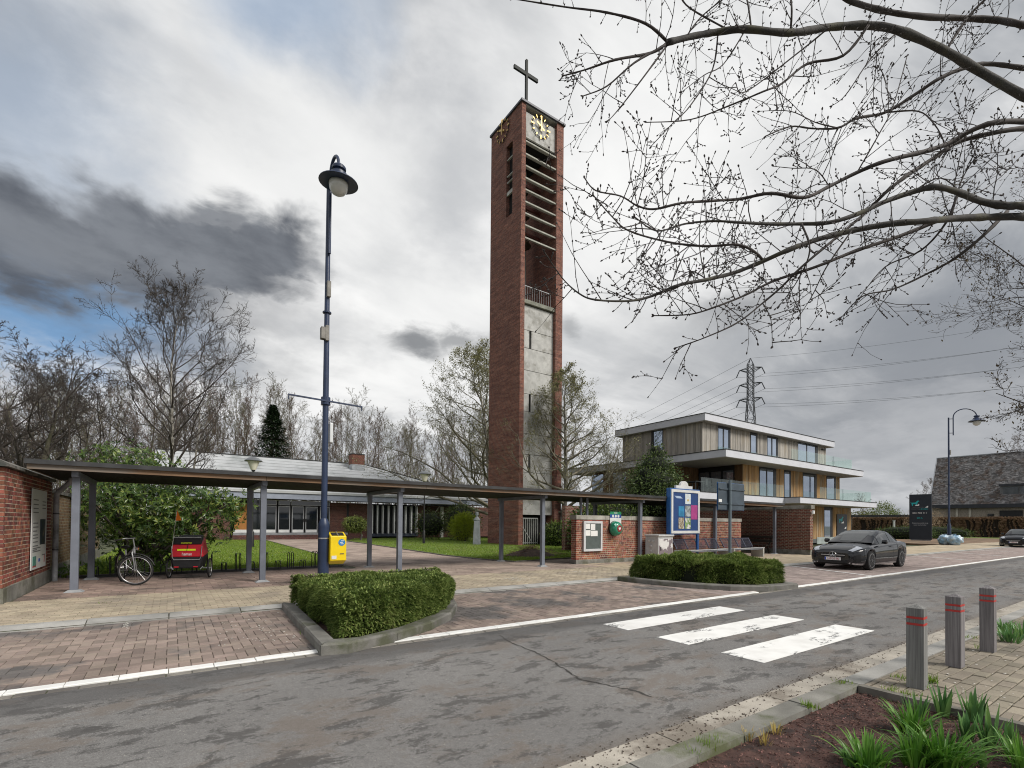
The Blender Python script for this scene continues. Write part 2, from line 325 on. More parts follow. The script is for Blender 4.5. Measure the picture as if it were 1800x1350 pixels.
# ================================================================ ground, road, paving
ZR, ZB, ZW = -.06, -.05, 0.       # asphalt, parking bays, pavements
soil = mat('field_soil', (.075, .085, .045), .95, .3, .6, .4, 30)
g = MB().box(-900, 1600, -700, 1800, -.6, -.16).build('ground', soil); struct(g)
def asphalt_mat():
    m = bpy.data.materials.new('asphalt'); m.use_nodes = True; t = NT(m.node_tree); b = t.n['Principled BSDF']
    p = t.node('ShaderNodeNewGeometry').outputs['Position']
    base = t.mix(t.ss(t.noise(p, .5, 4), .3, .7), (.178, .174, .170), (.225, .22, .213))
    agg = t.noise(p, 140, 2, .8); base = t.mix(.6, base, t.mix(t.ss(agg, .25, .75), (.22, .22, .22), (.80, .80, .80)), 'OVERLAY')
    sp = t.noise(p, 75, 1, .5); base = t.mix(t.math('MULTIPLY', t.ss(sp, .69, .75), .7), base, (.46, .43, .39))
    gr = t.math('ADD', t.math('MULTIPLY', t.math('SUBTRACT', t.noise(p, 26, 5, .75), .5), .30), t.math('MULTIPLY', t.math('SUBTRACT', t.noise(p, 95, 2, .7), .5), .22))
    base = t.mix(t.ss(gr, -.10, .12), base, t.mix(1., base, (.66, .65, .64), 'MULTIPLY'))
    w2 = t.math('ADD', t.noise(t.scl(p, (.7, 1.2, 1), (9, 4, 0)), 1.5, 9, .68, .3), t.math('MULTIPLY', gr, .5)); base = t.mix(t.math('MULTIPLY', t.ss(w2, .50, .60), .55), base, (.150, .122, .100))
    w = t.math('ADD', t.noise(t.scl(p, (.9, 2.0, 1)), 1.7, 9, .70, .3), t.math('MULTIPLY', gr, .62))          # worn darker skin, ragged at its edges
    base = t.mix(t.math('MULTIPLY', t.ss(w, .52, .59), .72), base, (.060, .057, .055))
    w3 = t.math('ADD', t.noise(t.scl(p, (1.6, 3., 1), (2, 8, 0)), 1.5, 9, .7, .3), t.math('MULTIPLY', gr, .5)); base = t.mix(t.math('MULTIPLY', t.ss(w3, .57, .62), .65), base, (.062, .059, .057))
    sx = t.node('ShaderNodeSeparateXYZ'); t.set(sx.inputs[0], p)
    edge = t.math('ADD', sx.outputs[1], t.math('MULTIPLY', t.math('SUBTRACT', t.noise(t.scl(p, (.7, 2, 1)), 1.6, 7, .65), .5), .55))
    dark = t.ss(edge, 5.35, 5.62); base = t.mix(t.math('MULTIPLY', dark, .62), base, (.068, .066, .066))
    dirt = t.ss(t.math('ADD', sx.outputs[1], t.math('MULTIPLY', t.noise(p, 3, 6), .25)), 2.78, 2.5); base = t.mix(t.math('MULTIPLY', dirt, .55), base, (.15, .125, .10))
    t.set(b.inputs['Base Color'], base); b.inputs['Roughness'].default_value = .78; b.inputs['Specular IOR Level'].default_value = .35
    bn = t.node('ShaderNodeBump'); bn.inputs['Strength'].default_value = .55; bn.inputs['Distance'].default_value = .006; t.set(bn.inputs['Height'], t.noise(p, 130, 3, .8)); t.l.new(bn.outputs[0], b.inputs['Normal'])
    return m
ROADN = 2.43
road = MB().box(-40, 320, ROADN, 6.0, -.16, ZR).build('road', asphalt_mat()); struct(road)
# crack across the lane
crk = mat('crack_tar', (.05, .047, .043), .95)
cp_ = [PG(u, v, ZR) for u, v in ((878, 1117), (905, 1133), (940, 1146), (972, 1163), (1000, 1182), (1020, 1194), (1060, 1203), (1110, 1213), (1150, 1226))]
cb = MB(); W = []
for i in range(len(cp_)-1):
    a, b = cp_[i], cp_[i+1]
    for k in range(8): W.append(a.lerp(b, k/8)+Vector((random.uniform(-.014, .014), random.uniform(-.014, .014), 0)))
for i in range(len(W)-1):
    a, b = W[i], W[i+1]; n = Vector((-(b-a).y, (b-a).x, 0)).normalized()*random.uniform(.004, .016)
    cb.quad(a-n+Vector((0, 0, .003)), b-n+Vector((0, 0, .003)), b+n+Vector((0, 0, .003)), a+n+Vector((0, 0, .003)))
cb.build('road_crack', crk, road)
# crosswalk: three worn stripes along the road
def paint_mat():
    m = bpy.data.materials.new('road_paint'); m.use_nodes = True; t = NT(m.node_tree); b = t.n['Principled BSDF']; p = t.node('ShaderNodeNewGeometry').outputs['Position']
    col = t.mix(t.ss(t.noise(p, 3, 5), .4, .75), (.80, .80, .78), (.68, .675, .65))
    patch = t.ss(t.noise(t.scl(p, (.8, 1.6, 1), (3.3, 1.7, 0)), 1.9, 3), .575, .63); fl = t.ss(t.noise(t.scl(p, (.7, 1.6, 1)), 13, 8, .75, 1.4), .50, .53)
    t.set(b.inputs['Base Color'], t.mix(t.math('MULTIPLY', patch, fl), col, (.10, .10, .10))); b.inputs['Roughness'].default_value = .6
    return m
pm = paint_mat(); K = 1+.06/1.5
for (y0, y1) in ((3.20, 3.52), (2.54, 2.86), (1.905, 2.24)):
    x0, x1 = 3.55*1.5*K, 5.54*1.5*K; q = MB(); q.box(x0, x1, y0*1.5*K, y1*1.5*K, ZR+.001, ZR+.006); q.build('crosswalk_stripe', pm, road)

# ---- pavers: each a chamfered block
def paver_mesh(w, h, t=.06, ch=.005, g=.004):
    w2, h2 = w/2-g, h/2-g; a = MB()
    a.add([(-w2, -h2, -t), (w2, -h2, -t), (w2, h2, -t), (-w2, h2, -t), (-w2, -h2, -ch), (w2, -h2, -ch), (w2, h2, -ch), (-w2, h2, -ch),
           (-w2+ch, -h2+ch, 0), (w2-ch, -h2+ch, 0), (w2-ch, h2-ch, 0), (-w2+ch, h2-ch, 0)],
          [(0, 1, 5, 4), (1, 2, 6, 5), (2, 3, 7, 6), (3, 0, 4, 7), (4, 5, 9, 8), (5, 6, 10, 9), (6, 7, 11, 10), (7, 4, 8, 11), (8, 9, 10, 11)])
    return a
PAVC = {}
def lay(rects, z, matl, parent, name='paver', keep=300, jit=.003, g=.004, joined='pavers', pick=True):
    """rects (x0,x1,y0,y1): the ones that show largest become objects, the rest one joined part"""
    it = []
    for (x0, x1, y0, y1) in rects:
        c = ((x0+x1)/2, (y0+y1)/2, z); d = DEPTH(c); vis = inframe(c)
        it.append(((x1-x0)*(y1-y0)/max(d, .3)**3 if vis else 0, x0, x1, y0, y1, vis))
    it.sort(key=lambda r: -r[0]); rest = MB(); n = 0
    for sz, x0, x1, y0, y1, vis in it:
        w, h = x1-x0, y1-y0
        if w < .03 or h < .03: continue
        zz = z+random.uniform(-jit, jit)
        if vis and n < keep and pick:
            k = (round(w, 3), round(h, 3), matl.name, g)
            if k not in PAVC: PAVC[k] = paver_mesh(w, h, g=g).data(name, matl)
            link(name, PAVC[k], parent, 0, ((x0+x1)/2, (y0+y1)/2, zz)); n += 1
        else:
            pv = paver_mesh(w, h, g=g); cx, cy = (x0+x1)/2, (y0+y1)/2
            rest.add([(a+cx, b+cy, c+zz) for a, b, c in pv.v], pv.f)
    if rest.v: tag(rest.build(joined, matl, parent), None, kind='stuff')
def clip(r, X0, X1, Y0, Y1):
    x0, x1, y0, y1 = max(r[0], X0), min(r[1], X1), max(r[2], Y0), min(r[3], Y1)
    return (x0, x1, y0, y1) if x1-x0 > .02 and y1-y0 > .02 else None
def herring(X0, X1, Y0, Y1, a=.11, rot=False):
    """90 degree herringbone of 2:1 blocks"""
    out = []; n = int((X1-X0+Y1-Y0)/a)+8
    for i in range(-n, n):
        for j in range(-n, n):
            m = (i-j) % 4
            if m == 0: r = (X0+i*a, X0+(i+2)*a, Y0+j*a, Y0+(j+1)*a)
            elif m == 3: r = (X0+i*a, X0+(i+1)*a, Y0+(j-0)*a, Y0+(j+2)*a)
            else: continue
            if r[1] < X0 or r[0] > X1 or r[3] < Y0 or r[2] > Y1: continue
            r = clip(r, X0, X1, Y0, Y1)
            if r: out.append(r)
    return out
def running(X0, X1, Y0, Y1, w, h, alongx=True, off=.5):
    out = []; k = 0
    if alongx:
        y = Y0
        while y < Y1:
            x = X0-(w*off if k % 2 else 0)
            while x < X1:
                r = clip((x, x+w, y, y+h), X0, X1, Y0, Y1)
                if r: out.append(r)
                x += w
            y += h; k += 1
    else: out = [(a, b, c, d) for (c, d, a, b) in running(Y0, Y1, X0, X1, w, h)]
    return out
joint = mat('joint_sand', (.085, .076, .06), .95, .3, 4, .3, 80, col2=(.05, .06, .025))
bayp = mat('bay_paver_red', (.238, .188, .160), .85, .16, 1.2, .35, 220, rnd=.24, fine=.25, col2=(.115, .105, .10), c2=(.5, .62))
bayr = mat('bay_paver_pale', (.29, .235, .215), .85, .14, 1.2, .3, 200, rnd=.2, fine=.2)
yelp = mat('pavement_paver_buff', (.345, .292, .215), .85, .16, 1.0, .35, 220, rnd=.16, fine=.25, col2=(.25, .215, .17), c2=(.48, .66))
redt = mat('apron_tile_brown', (.25, .185, .155), .85, .2, 1., .35, 200, rnd=.22, fine=.2, col2=(.10, .08, .07), c2=(.5, .66))
patp = mat('path_paver_brown', (.315, .25, .21), .85, .16, .8, .3, 200, rnd=.18, fine=.2, col2=(.16, .125, .105), c2=(.5, .68))
whit = mat('white_block_paint', (.78, .78, .76), .6, .08, 3, .2, 150, rnd=.06, col2=(.5, .49, .46), c2=(.6, .75))
conc = mat('kerb_concrete', (0.324, 0.318, 0.300), .85, .2, 1.5, .45, 120, fine=.3, rnd=.1, col2=(.17, .17, .15), c2=(.48, .68))
concm = mat('kerb_concrete_mossy', (.20, .195, .175), .9, .25, 2.5, .5, 120, fine=.3, rnd=.12, col2=(.09, .10, .05), c2=(.5, .66))
KY0, KY1 = 9.42, 9.74      # kerb between bays and pavement
LY0, LY1 = 6.12, 6.265     # painted edge blocks
# parking bays
bay = MB().box(-14, 70, 6.0, 9.5, -.16, ZB-.012).build('parking_bay', joint); struct(bay)
lay(herring(-4.2, 10.1, LY1+.002, KY0-.002), ZB, bayp, bay, joined='pavers', g=.0022)
lay(herring(10.1, 66, LY1+.002, KY0-.002, .16), ZB, bayr, bay, pick=False)
gut = [(x, x+.22, 6.0, LY0-.006) for x in np.arange(-4.2, 40, .22)]
lay(gut, ZR+.004, mat('gutter_block', (.22, .205, .18), .9, .2, 2, .4, 160, rnd=.12, fine=.3, col2=(.12, .11, .1)), bay, name='gutter_block', keep=80, joined='gutter_blocks')
eb = []; x = -4.4
while x < 64:
    if not (1.42 < x < 1.9) and not (10.9 < x < 12.75): eb.append((x, x+.40, LY0, LY1))
    x += .40
lay(eb, ZB+.004, whit, bay, name='edge_block', keep=150, joined='edge_blocks', g=.003)
bl = MB()
for (ua, va, ub, vb) in ((1386, 994.5, 1536, 1013), (1597, 976, 1708, 985.5), (1650, 969, 1768, 978), (1705, 966.5, 1790, 971)):
    a, b = PG(ua, va, ZB), PG(ub, vb, ZB); n = Vector((.06, 0, 0)); z = Vector((0, 0, .007)); bl.quad(a-n+z, b-n+z, b+n+z, a+n+z)
    bl.build('bay_line', whit, bay); bl = MB()
# kerb stones along the pavement
kerb = MB().box(-14, 66, KY0+.01, KY1-.01, -.16, -.03).build('kerb', joint); struct(kerb)
km = MB(); km.ext([(0, KY0, -.12), (0, KY1, -.12), (0, KY1, .004), (0, KY0+.20, .002), (0, KY0, -.038)], (.985, 0, 0))
kme = km.data('kerb_stone', conc); i = 0
for x in np.arange(-13, 65, 1.0): link('kerb_stone', kme, kerb, 0, (x, 0, random.uniform(-.003, .003)))
# pavement
pav = MB().box(-40, 66, KY1, 12.56, -.16, ZW-.014).build('pavement', joint); struct(pav)
lay(running(-5.5, 12.5, KY1+.004, 12.5, .21, .105), ZW, yelp, pav)
lay(running(12.5, 66, KY1+.004, 13.6, .42, .21), ZW, mat('pavement_paver_pale', (0.414, 0.345, 0.247), .85, .12, .6, .2, 120, rnd=.08, col2=(.27, .225, .17), c2=(.5, .7)), pav, pick=False)
# apron below the canopy, path to the hall
apr = MB().box(-2.4, 4.9, 12.56, 16.95, -.16, ZW-.014).build('apron', joint); struct(apr)
lay(running(-2.36, 4.6, 12.58, 16.9, .3, .145, alongx=True), ZW, redt, apr, jit=.005)
path = MB().box(4.9, 27.2, 12.56, 18.2, -.16, ZW-.014).build('path', joint); struct(path)
LE = [PG(u, v) for u, v in ((620, 994), (560, 975), (466, 949.5))]; RE = [PG(u, v) for u, v in ((607, 951), (697, 964), (780, 976.5), (849, 984), (905, 988), (1000, 981.5))]
pr = [r for r in running(4.6, 13.9, 12.58, 44.6, .42, .14)]
def inpath(r):
    x, y = (r[0]+r[1])/2, (r[2]+r[3])/2
    if y < 15.9: return True
    if y > 44: return x > 3
    # between the lawn edges
    def xat(P, y):
        P = sorted(P, key=lambda p: p.y)
        for a, b in zip(P, P[1:]):
            if a.y <= y <= b.y: return a.x+(b.x-a.x)*(y-a.y)/(b.y-a.y)
        return P[0].x if y < P[0].y else P[-1].x
    return xat(LE, y)-.05 < x < xat(RE[:5], y)+.05
lay([r for r in pr if inpath(r)]+running(13.9, 27.2, 12.62, 15.9, .42, .14), ZW, patp, path, pick=False)
pb = MB().prism([tuple(LE[0][:2]), tuple(LE[1][:2]), tuple(LE[2][:2]), (3, 45.3), (22, 45.3), (22, 44), tuple(RE[0][:2]), tuple(RE[1][:2]), tuple(RE[2][:2]), tuple(RE[3][:2]), tuple(RE[4][:2])], -.15, ZW-.015).build('path_bed', joint, path)
sc_ = mat('white_scuff', (.6, .58, .54), .9, .2, 20)
# ---- lawns
def pinp(x, y, P):
    c = False; j = len(P)-1
    for i in range(len(P)):
        if (P[i][1] > y) != (P[j][1] > y) and x < (P[j][0]-P[i][0])*(y-P[i][1])/(P[j][1]-P[i][1])+P[i][0]: c = not c
        j = i
    return c
def blades(P, n, h=(.03, .08), name='grass', matl=None, z=.0, w=.008, bias=2.2):
    P = [tuple(p[:2]) for p in P]; xs = [p[0] for p in P]; ys = [p[1] for p in P]; V = []; F = []; k = 0
    while k < n:
        x = random.uniform(min(xs), max(xs)); y = min(ys)+(max(ys)-min(ys))*random.random()**bias
        if not pinp(x, y, P): continue
        a = random.uniform(0, 6.28); hh = random.uniform(*h); ww = w*random.uniform(.7, 1.6); dx, dy = math.cos(a)*ww, math.sin(a)*ww; l = random.uniform(-.5, .5)*hh; l2 = random.uniform(-.5, .5)*hh
        o = len(V); V += [(x-dx, y-dy, z-.005), (x+dx, y+dy, z-.005), (x+l, y+l2, z+hh)]; F.append((o, o+1, o+2)); k += 1
    me = bpy.data.meshes.new(name); me.from_pydata(V, [], F); me.materials.append(matl); return me
grassm = leafmat('grass_blades', [(.085, .145, .018), (.15, .235, .03), (.24, .33, .05), (.36, .40, .11)], .6, .2, .35)
turf = mat('turf', (.11, .175, .025), .95, .35, 1.2, .6, 60, col2=(.13, .14, .045))
LL = [(-2.3, 17.1), (4.75, 17.1)]+[tuple(p[:2]) for p in LE[1:]]+[(2.5, 44.6), (-2.3, 44.6)]
RL = [tuple(p[:2]) for p in RE]+[(19.9, 16.3), (27, 18), (27, 40), (24, 44.2), (13.5, 44.2)]
for P, n in ((LL, 60000), (RL, 60000)):
    b = MB().prism(P, -.12, .005).build('lawn', turf); struct(b)
    tag(link('grass', blades(P, n, matl=grassm, w=.014), b), None, kind='stuff')
daisy = mat('daisy_white', (.8, .8, .78), .6, .05)
dz = MB()
for P, n in ((LL, 260), (RL, 200)):
    for k in range(n):
        for _ in range(50):
            x = random.uniform(0, 20); y = random.uniform(16.5, 36)
            if pinp(x, y, P): break
        else: continue
        dz.lathe([(.0, 0), (.018, .004)], 5, (x, y, .07))
tag(dz.build('daisies', daisy), 'tiny white daisies dotted over the two lawns', 'flowers', kind='stuff')
# lawn edging boards
edg = mat('edging_concrete', (.16, .15, .13), .9, .25, 3, .3, 80)
def edging(pts, nm='lawn_edging'):
    for a, b in zip(pts, pts[1:]):
        d = (Vector(b)-Vector(a)); d.z = 0; n = Vector((-d.y, d.x, 0)).normalized()*.03; L = d.length; k = max(1, round(L))
        for i in range(k):
            p = Vector(a)+d*(i/k); q = Vector(a)+d*((i+.985)/k); e = MB(); e.ext([p-n+Vector((0, 0, -.1)), p+n+Vector((0, 0, -.1)), p+n+Vector((0, 0, .045)), p-n+Vector((0, 0, .045))], q-p); yield e
er = struct(MB().box(-2.3, 4.9, 16.97, 17.07, -.15, -.03).build('edging', joint))
for e in list(edging([(-2.2, 17.02, 0), (4.8, 17.02, 0)]+[tuple(p) for p in LE[1:]]))+list(edging([tuple(p) for p in RE]+[(19.9, 16.3, 0)])): e.build('edging_stone', edg, er)

# ---- near side: gutter, kerb slabs, pavement, planting bed
gslab = mat('gutter_concrete', (0.372, 0.342, 0.294), .9, .2, 2.2, .5, 90, fine=.35, col2=(.20, .175, .145), c2=(.47, .62))
KN0, KN1 = 1.96, 2.17
ng = MB().box(-40, 300, 1.9, ROADN, -.16, -.11).build('near_gutter', joint); struct(ng)
for x in np.arange(-3, 60, 1.5):
    MB().box(x+.006, x+1.494, KN1+.006, ROADN-.004, -.12, ZR+.004).build('gutter_slab', gslab, ng)
for x in np.arange(-2.6, 60, 1.0):
    e = MB(); zt = -.002+random.uniform(-.004, .004); e.ext([(x, KN0, -.13), (x, KN1, -.13), (x, KN1, -.035), (x, KN1-.03, zt), (x, KN0, zt)], (.988, 0, 0)); e.build('kerb_slab', concm if x < 5.2 else conc, ng)
deb = MB()
for k in range(1100):
    x = abs(random.gauss(0, 5))+1.2; y = random.choice((random.uniform(2.16, 2.5), random.gauss(2.2, .05), random.gauss(2.42, .03))); r = random.uniform(.0015, .0065)*(1 if random.random() < .93 else 2.2); a = random.uniform(0, 3.1)
    deb.obox((x, y, ZR+.008), (r*math.cos(a), r*math.sin(a), 0), (-r*.6*math.sin(a), r*.6*math.cos(a), 0), (0, 0, .002))
tag(deb.build('road_debris', mat('debris', (.075, .055, .04), .9, .4, 30)), 'dry leaf crumbs and grit lying along the concrete gutter', 'debris', kind='stuff')
BX = 5.33
npv = MB().box(BX+.03, 60, -12, KN0, -.16, ZW-.016).build('near_pavement', joint); struct(npv)
lay(running(BX+.09, 12, -1.5, KN0-.005, .22, .11, alongx=True), ZW-.004, mat('near_paver', (.245, .215, .168), .9, .2, 1.6, .4, 200, rnd=.2, fine=.3, col2=(.17, .15, .12), c2=(.48, .66)), npv, jit=.005)
MB().box(12, 60, -12, KN0-.005, -.15, ZW-.006).build('far_slab', yelp, npv)
for y in np.arange(-2.4, 1.9, .8): MB().box(BX-.03, BX+.05, y, min(y+.79, KN0-.006), -.14, .012).build('bed_edging', edg, npv)
mulch = mat('mulch_soil', (.075, .040, .033), .95, .4, 12, .9, 60, col2=(.03, .02, .018))
bed = MB().box(-6, BX-.03, -6, KN0, -.16, -.055).build('planting_bed', mulch); struct(bed)
mc = MB()
for k in range(15000):
    x = BX-.04-abs(random.gauss(0, 1.7)); y = random.uniform(-.6, KN0-.01)
    if x < -.5: continue
    s = random.uniform(.004, .014); a = random.uniform(0, 6.3); t = random.uniform(-.7, .7); z = -.055+random.uniform(0, .018)
    dx, dy = math.cos(a), math.sin(a); mc.add([(x-dx*s, y-dy*s, z), (x+dx*s, y+dy*s, z+s*t), (x-dy*s*.4, y+dx*s*.4, z+.007)], [(0, 1, 2)])
tag(mc.build('bark_mulch', mat('mulch_chip', (.155, .082, .068), .9, .5, 40, rnd=.45)), 'purple brown bark chips covering the kerbside planting bed', 'mulch', kind='stuff')
dotm = mat('pavement_spot', (.55, .53, .48), .9, .1)
sp = MB()
for k in range(90):
    x = random.uniform(5.5, 8.5); y = random.uniform(.5, 1.9); r = random.uniform(.004, .013); sp.lathe([(r, 0), (r*.8, .0015)], 6, (x, y, ZW+.002))
for k in range(110):
    p = PG(random.gauss(455, 45), random.gauss(1108, 16), ZB); r = random.uniform(.004, .016); sp.lathe([(r, 0), (r*.7, .0015)], 6, (p.x, p.y, ZB+.003))
for (u, v, su, sv, n) in ((908, 1017, 13, 2.2, 150), (1012, 1005, 9, .8, 60), (222, 1095, 3, 7, 50)):
    for k in range(n):
        p = PG(random.gauss(u, su), random.gauss(v, sv), 0 if u > 300 else ZB); r = random.uniform(.004, .02); sp.lathe([(r, 0), (r*.7, .001)], 5, (p.x, p.y, (ZW if u > 300 else ZB)+.0035))
tag(sp.build('droppings', dotm), 'scattered pale specks of gum and droppings on the pavers', 'specks', kind='stuff')
# ================================================================ left wall, canopy, bicycle corner
WX = -2.42
mortar = mat('mortar', (.46, .39, .30), .95, .2, 6, .4, 90)
brk = mat('wall_brick', (.20, .068, .045), .85, .25, 5, .5, 120, rnd=.42, fine=.3, col2=(.11, .045, .04), c2=(.5, .65))
plin = mat('plinth_concrete', (.19, .185, .165), .9, .3, 3, .6, 60, fine=.3, col2=(.10, .10, .07), c2=(.45, .65))
capm = mat('cap_stone', (.16, .15, .135), .85, .35, 2.5, .4, 60, col2=(.05, .055, .05), c2=(.45, .6))
def brick_face(parent, origin, du, length, z0, z1, nrm, matl, keep=300, H=.0805, out=.005, seed=3, header_every=1):
    """one brick skin on a wall face; du = direction along it, nrm = outward. Courses alternate stretchers and headers"""
    rr = random.Random(seed); du = Vector(du); nrm = Vector(nrm); o = Vector(origin); L = []
    n = int(round((z1-z0)/H)); H = (z1-z0)/n
    for r in range(n):
        t = -rr.uniform(0, .2) if r % 2 else -.055
        while t < length:
            w = .215 if rr.random() < (.25 if r % 3 else .55) else .105
            a, b = max(0, t+.0075), min(length, t+w-.0075)
            if b-a > .02: L.append((a, b, z0+r*H+.0085, z0+(r+1)*H-.0085))
            t += w
    L2 = []
    for a, b, c, d in L:
        p = o+du*((a+b)/2); p.z = (c+d)/2; L2.append((DEPTH(p), inframe(p, 10), a, b, c, d))
    L2.sort(key=lambda q: (not q[1], q[0])); rest = MB(); cache = {}
    for i, (dep, vis, a, b, c, d) in enumerate(L2):
        w = round(b-a, 2); p = o+du*((a+b)/2)+nrm*(out+rr.uniform(-.004, .003)); p.z = (c+d)/2
        if i < keep and vis:
            if w not in cache: cache[w] = MB().obox((0, 0, 0), du*w/2, nrm*.03, (0, 0, (d-c)/2)).data('brick', matl)
            link('brick', cache[w], parent, 0, p-nrm*.03)
        else: rest.obox(p-nrm*.03, du*w/2, nrm*.03, (0, 0, (d-c)/2))
    if rest.v: tag(rest.build('bricks', matl, parent), None, kind='stuff')
w1 = thing('brick_wall', 'red brick garden wall with concrete plinth carrying the white information panel', 'wall', (WX, 12.2, 0))
IX = Matrix.Translation((-WX, -12.2, 0))
def rel(o, parent):           # keep world coordinates under a parent empty
    o.matrix_parent_inverse = parent.matrix_world.inverted() if parent.parent is None else Matrix.Identity(4); return o
class Local:
    """things built in world coordinates hang under an empty placed at their base"""
    pass
def under(parent):
    bpy.context.view_layer.update(); inv = parent.matrix_world.inverted()
    for ch in parent.children_recursive:
        if ch.parent == parent: ch.matrix_parent_inverse = inv
MB().box(WX-.30, WX-.012, 12.212, 16.4, .26, 2.40).build('wall_core', mortar, w1)
MB().box(WX-.32, WX+.012, 12.19, 16.42, -.1, .27).build('plinth', plin, w1, bevel=.008)
cap = MB(); cap.ext([(WX-.36, 12.1, 2.42), (WX+.06, 12.1, 2.42), (WX+.06, 12.1, 2.47), (WX-.1, 12.1, 2.56), (WX-.36, 12.1, 2.53)], (0, 1.5, 0)); cap.build('cap_stone', capm, w1)
cap = MB(); cap.ext([(WX-.36, 13.61, 2.42), (WX+.06, 13.61, 2.42), (WX+.06, 13.61, 2.47), (WX-.1, 13.61, 2.555), (WX-.36, 13.61, 2.53)], (0, 1.45, 0)); cap.build('cap_stone', capm, w1)
cap = MB(); cap.ext([(WX-.36, 15.07, 2.42), (WX+.06, 15.07, 2.42), (WX+.06, 15.07, 2.47), (WX-.1, 15.07, 2.56), (WX-.36, 15.07, 2.53)], (0, 1.4, 0)); cap.build('cap_stone', capm, w1)
brick_face(w1, (WX-.012, 12.2, 0), (0, 1, 0), 4.2, .27, 2.41, (1, 0, 0), brk)
brick_face(w1, (WX-.31, 12.212, 0), (1, 0, 0), .31, .27, 2.41, (0, -1, 0), brk, keep=0, seed=9)
under(w1)
w2 = thing('brick_wall', 'weathered olive brown brick wall running back behind the dark evergreen shrub', 'wall', (WX, 16.5, 0))
olive = brickmat('olive_brick', (.24, .17, .09), (.17, .09, .05), (.26, .22, .16), dirt=(.10, .09, .045), stain=.7)
MB().box(WX-.36, WX-.06, 16.5, 27, .3, 2.16).build('wall_face', olive, w2, uv=True); MB().box(WX-.38, WX-.04, 16.48, 27, -.1, .3).build('plinth', plin, w2); MB().box(WX-.4, WX-.02, 16.46, 27, 2.16, 2.24).build('cap', capm, w2); under(w2)
# information panel on the wall
ip = thing('information_sign', 'tall white information panel with grey text screwed to the red brick wall', 'sign', (WX, 14.15, .41))
pw = mat('panel_white', (.66, .67, .66), .35, .06, 2); ink = mat('print_grey', (.16, .16, .17), .6, .1); 
X0 = WX+.013
MB().box(X0, X0+.012, 14.15, 15.63, .42, 2.14).build('board', pw, ip)
prt = MB(); rr = random.Random(5)
def pl(y, z, w, h=.022): prt.box(X0+.012, X0+.0145, y, y+w, z, z+h)
for z0, nl in ((1.90, 1), (1.80, 3), (1.40, 4), (1.08, 4)):
    for k in range(nl): pl(14.28, z0-k*.085, rr.uniform(.38, .50))
for z0 in (.86, .79): pl(14.28, z0, .75)
for k in range(3): pl(15.15, 1.88-k*.075, .38-.06*(k % 2))
pl(15.2, .68, .32)
tag(prt.build('text_lines', ink, ip), None, kind='stuff')
MB().box(X0+.012, X0+.0145, 14.95, 15.5, .93, 1.5).build('photo_print', mat('panel_photo', (.02, .03, .06), .4, .6, 5, col2=(.22, .2, .14), c2=(.55, .7)), ip)
lgm = [mat('logo_green', (.10, .30, .25), .5, .4, 9), mat('logo_red', (.4, .05, .05), .5), mat('logo_blue', (.05, .1, .35), .5)]
for y0, y1, za, zb, k in ((14.3, 14.62, .50, .70, 0), (14.3, 14.62, .47, .498, 1), (14.85, 15.02, .56, .63, 2), (15.42, 15.48, .52, .68, 1)): MB().box(X0+.012, X0+.015, y0, y1, za, zb).build('logo_print', lgm[k], ip)
under(ip)
# downpipe
dp = thing('downpipe', 'grey plastic downpipe beside the end of the red brick wall', 'pipe', (-2.33, 16.06, 0))
zinc = mat('zinc_grey', (.34, .35, .37), .5, .2, 4, col2=(.15, .155, .16))
MB().tube([(-2.3, 16.1, .0), (-2.3, 16.1, 2.08), (-2.26, 16.05, 2.16), (-1.98, 15.6, 2.4), (-1.95, 15.55, 2.52)], .055, 12).build('pipe', zinc, dp, smooth=50)
for z in (.75, 1.62): MB().cyl((-2.3, 16.1, z), (-2.3, 16.1, z+.03), .062, n=12).build('pipe_clip', mat('clip_dark', (.07, .07, .075), .5), dp)
under(dp)

# ---- canopy
YF, YB = 13.5, 16.1
can = thing('canopy', 'long flat roofed canopy with dark felt edge and wooden fascia on grey steel posts', 'canopy', (12, 14.8, 0))
steel = mat('post_steel_blue', (.155, .17, .205), .45, .15, 1.6, .15, 60, col2=(.12, .13, .155), c2=(.5, .7)); pfoot = mat('post_foot', (.27, .28, .29), .7, .2, 4)
FX = [PY(u, 950, YF).x for u in (132, 462, 702, 953.5, 1125, 1257, 1361.5)]
pm_ = MB().box(-.065, .065, -.065, .065, 0, 2.48).data('post', steel); fm = MB().add([(-.16, -.13, 0), (.16, -.13, 0), (.16, .13, 0), (-.16, .13, 0), (-.09, -.08, .05), (.09, -.08, .05), (.09, .08, .05), (-.09, .08, .05)], [(0, 1, 5, 4), (1, 2, 6, 5), (2, 3, 7, 6), (3, 0, 4, 7), (4, 5, 6, 7)]).data('post_foot', pfoot)
for x in FX:
    link('post', pm_, can, .006, (x, YF, 0)); link('post_foot', fm, can, 0, (x, YF, .001))
for x in FX[:4]+[FX[4], FX[5]]:
    link('post', pm_, can, .006, (x, YB, 0)); link('post_foot', fm, can, 0, (x, YB, .001))
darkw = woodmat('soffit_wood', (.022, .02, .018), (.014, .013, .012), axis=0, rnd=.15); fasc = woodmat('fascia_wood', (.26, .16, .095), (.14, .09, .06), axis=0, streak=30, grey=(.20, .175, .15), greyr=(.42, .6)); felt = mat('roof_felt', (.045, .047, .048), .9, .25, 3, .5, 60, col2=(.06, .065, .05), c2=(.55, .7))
for x in FX[:6]: MB().box(x-.055, x+.055, YF-.2, YB+.2, 2.37, 2.48).build('cross_beam', steel, can)
XL, XR = -2.32, 26.45
for i, y in enumerate(np.arange(13.24, 16.5, .19)): MB().box(XL+.03, XR-.03, y+.003, y+.186, 2.485, 2.52).build('soffit_board', darkw, can)
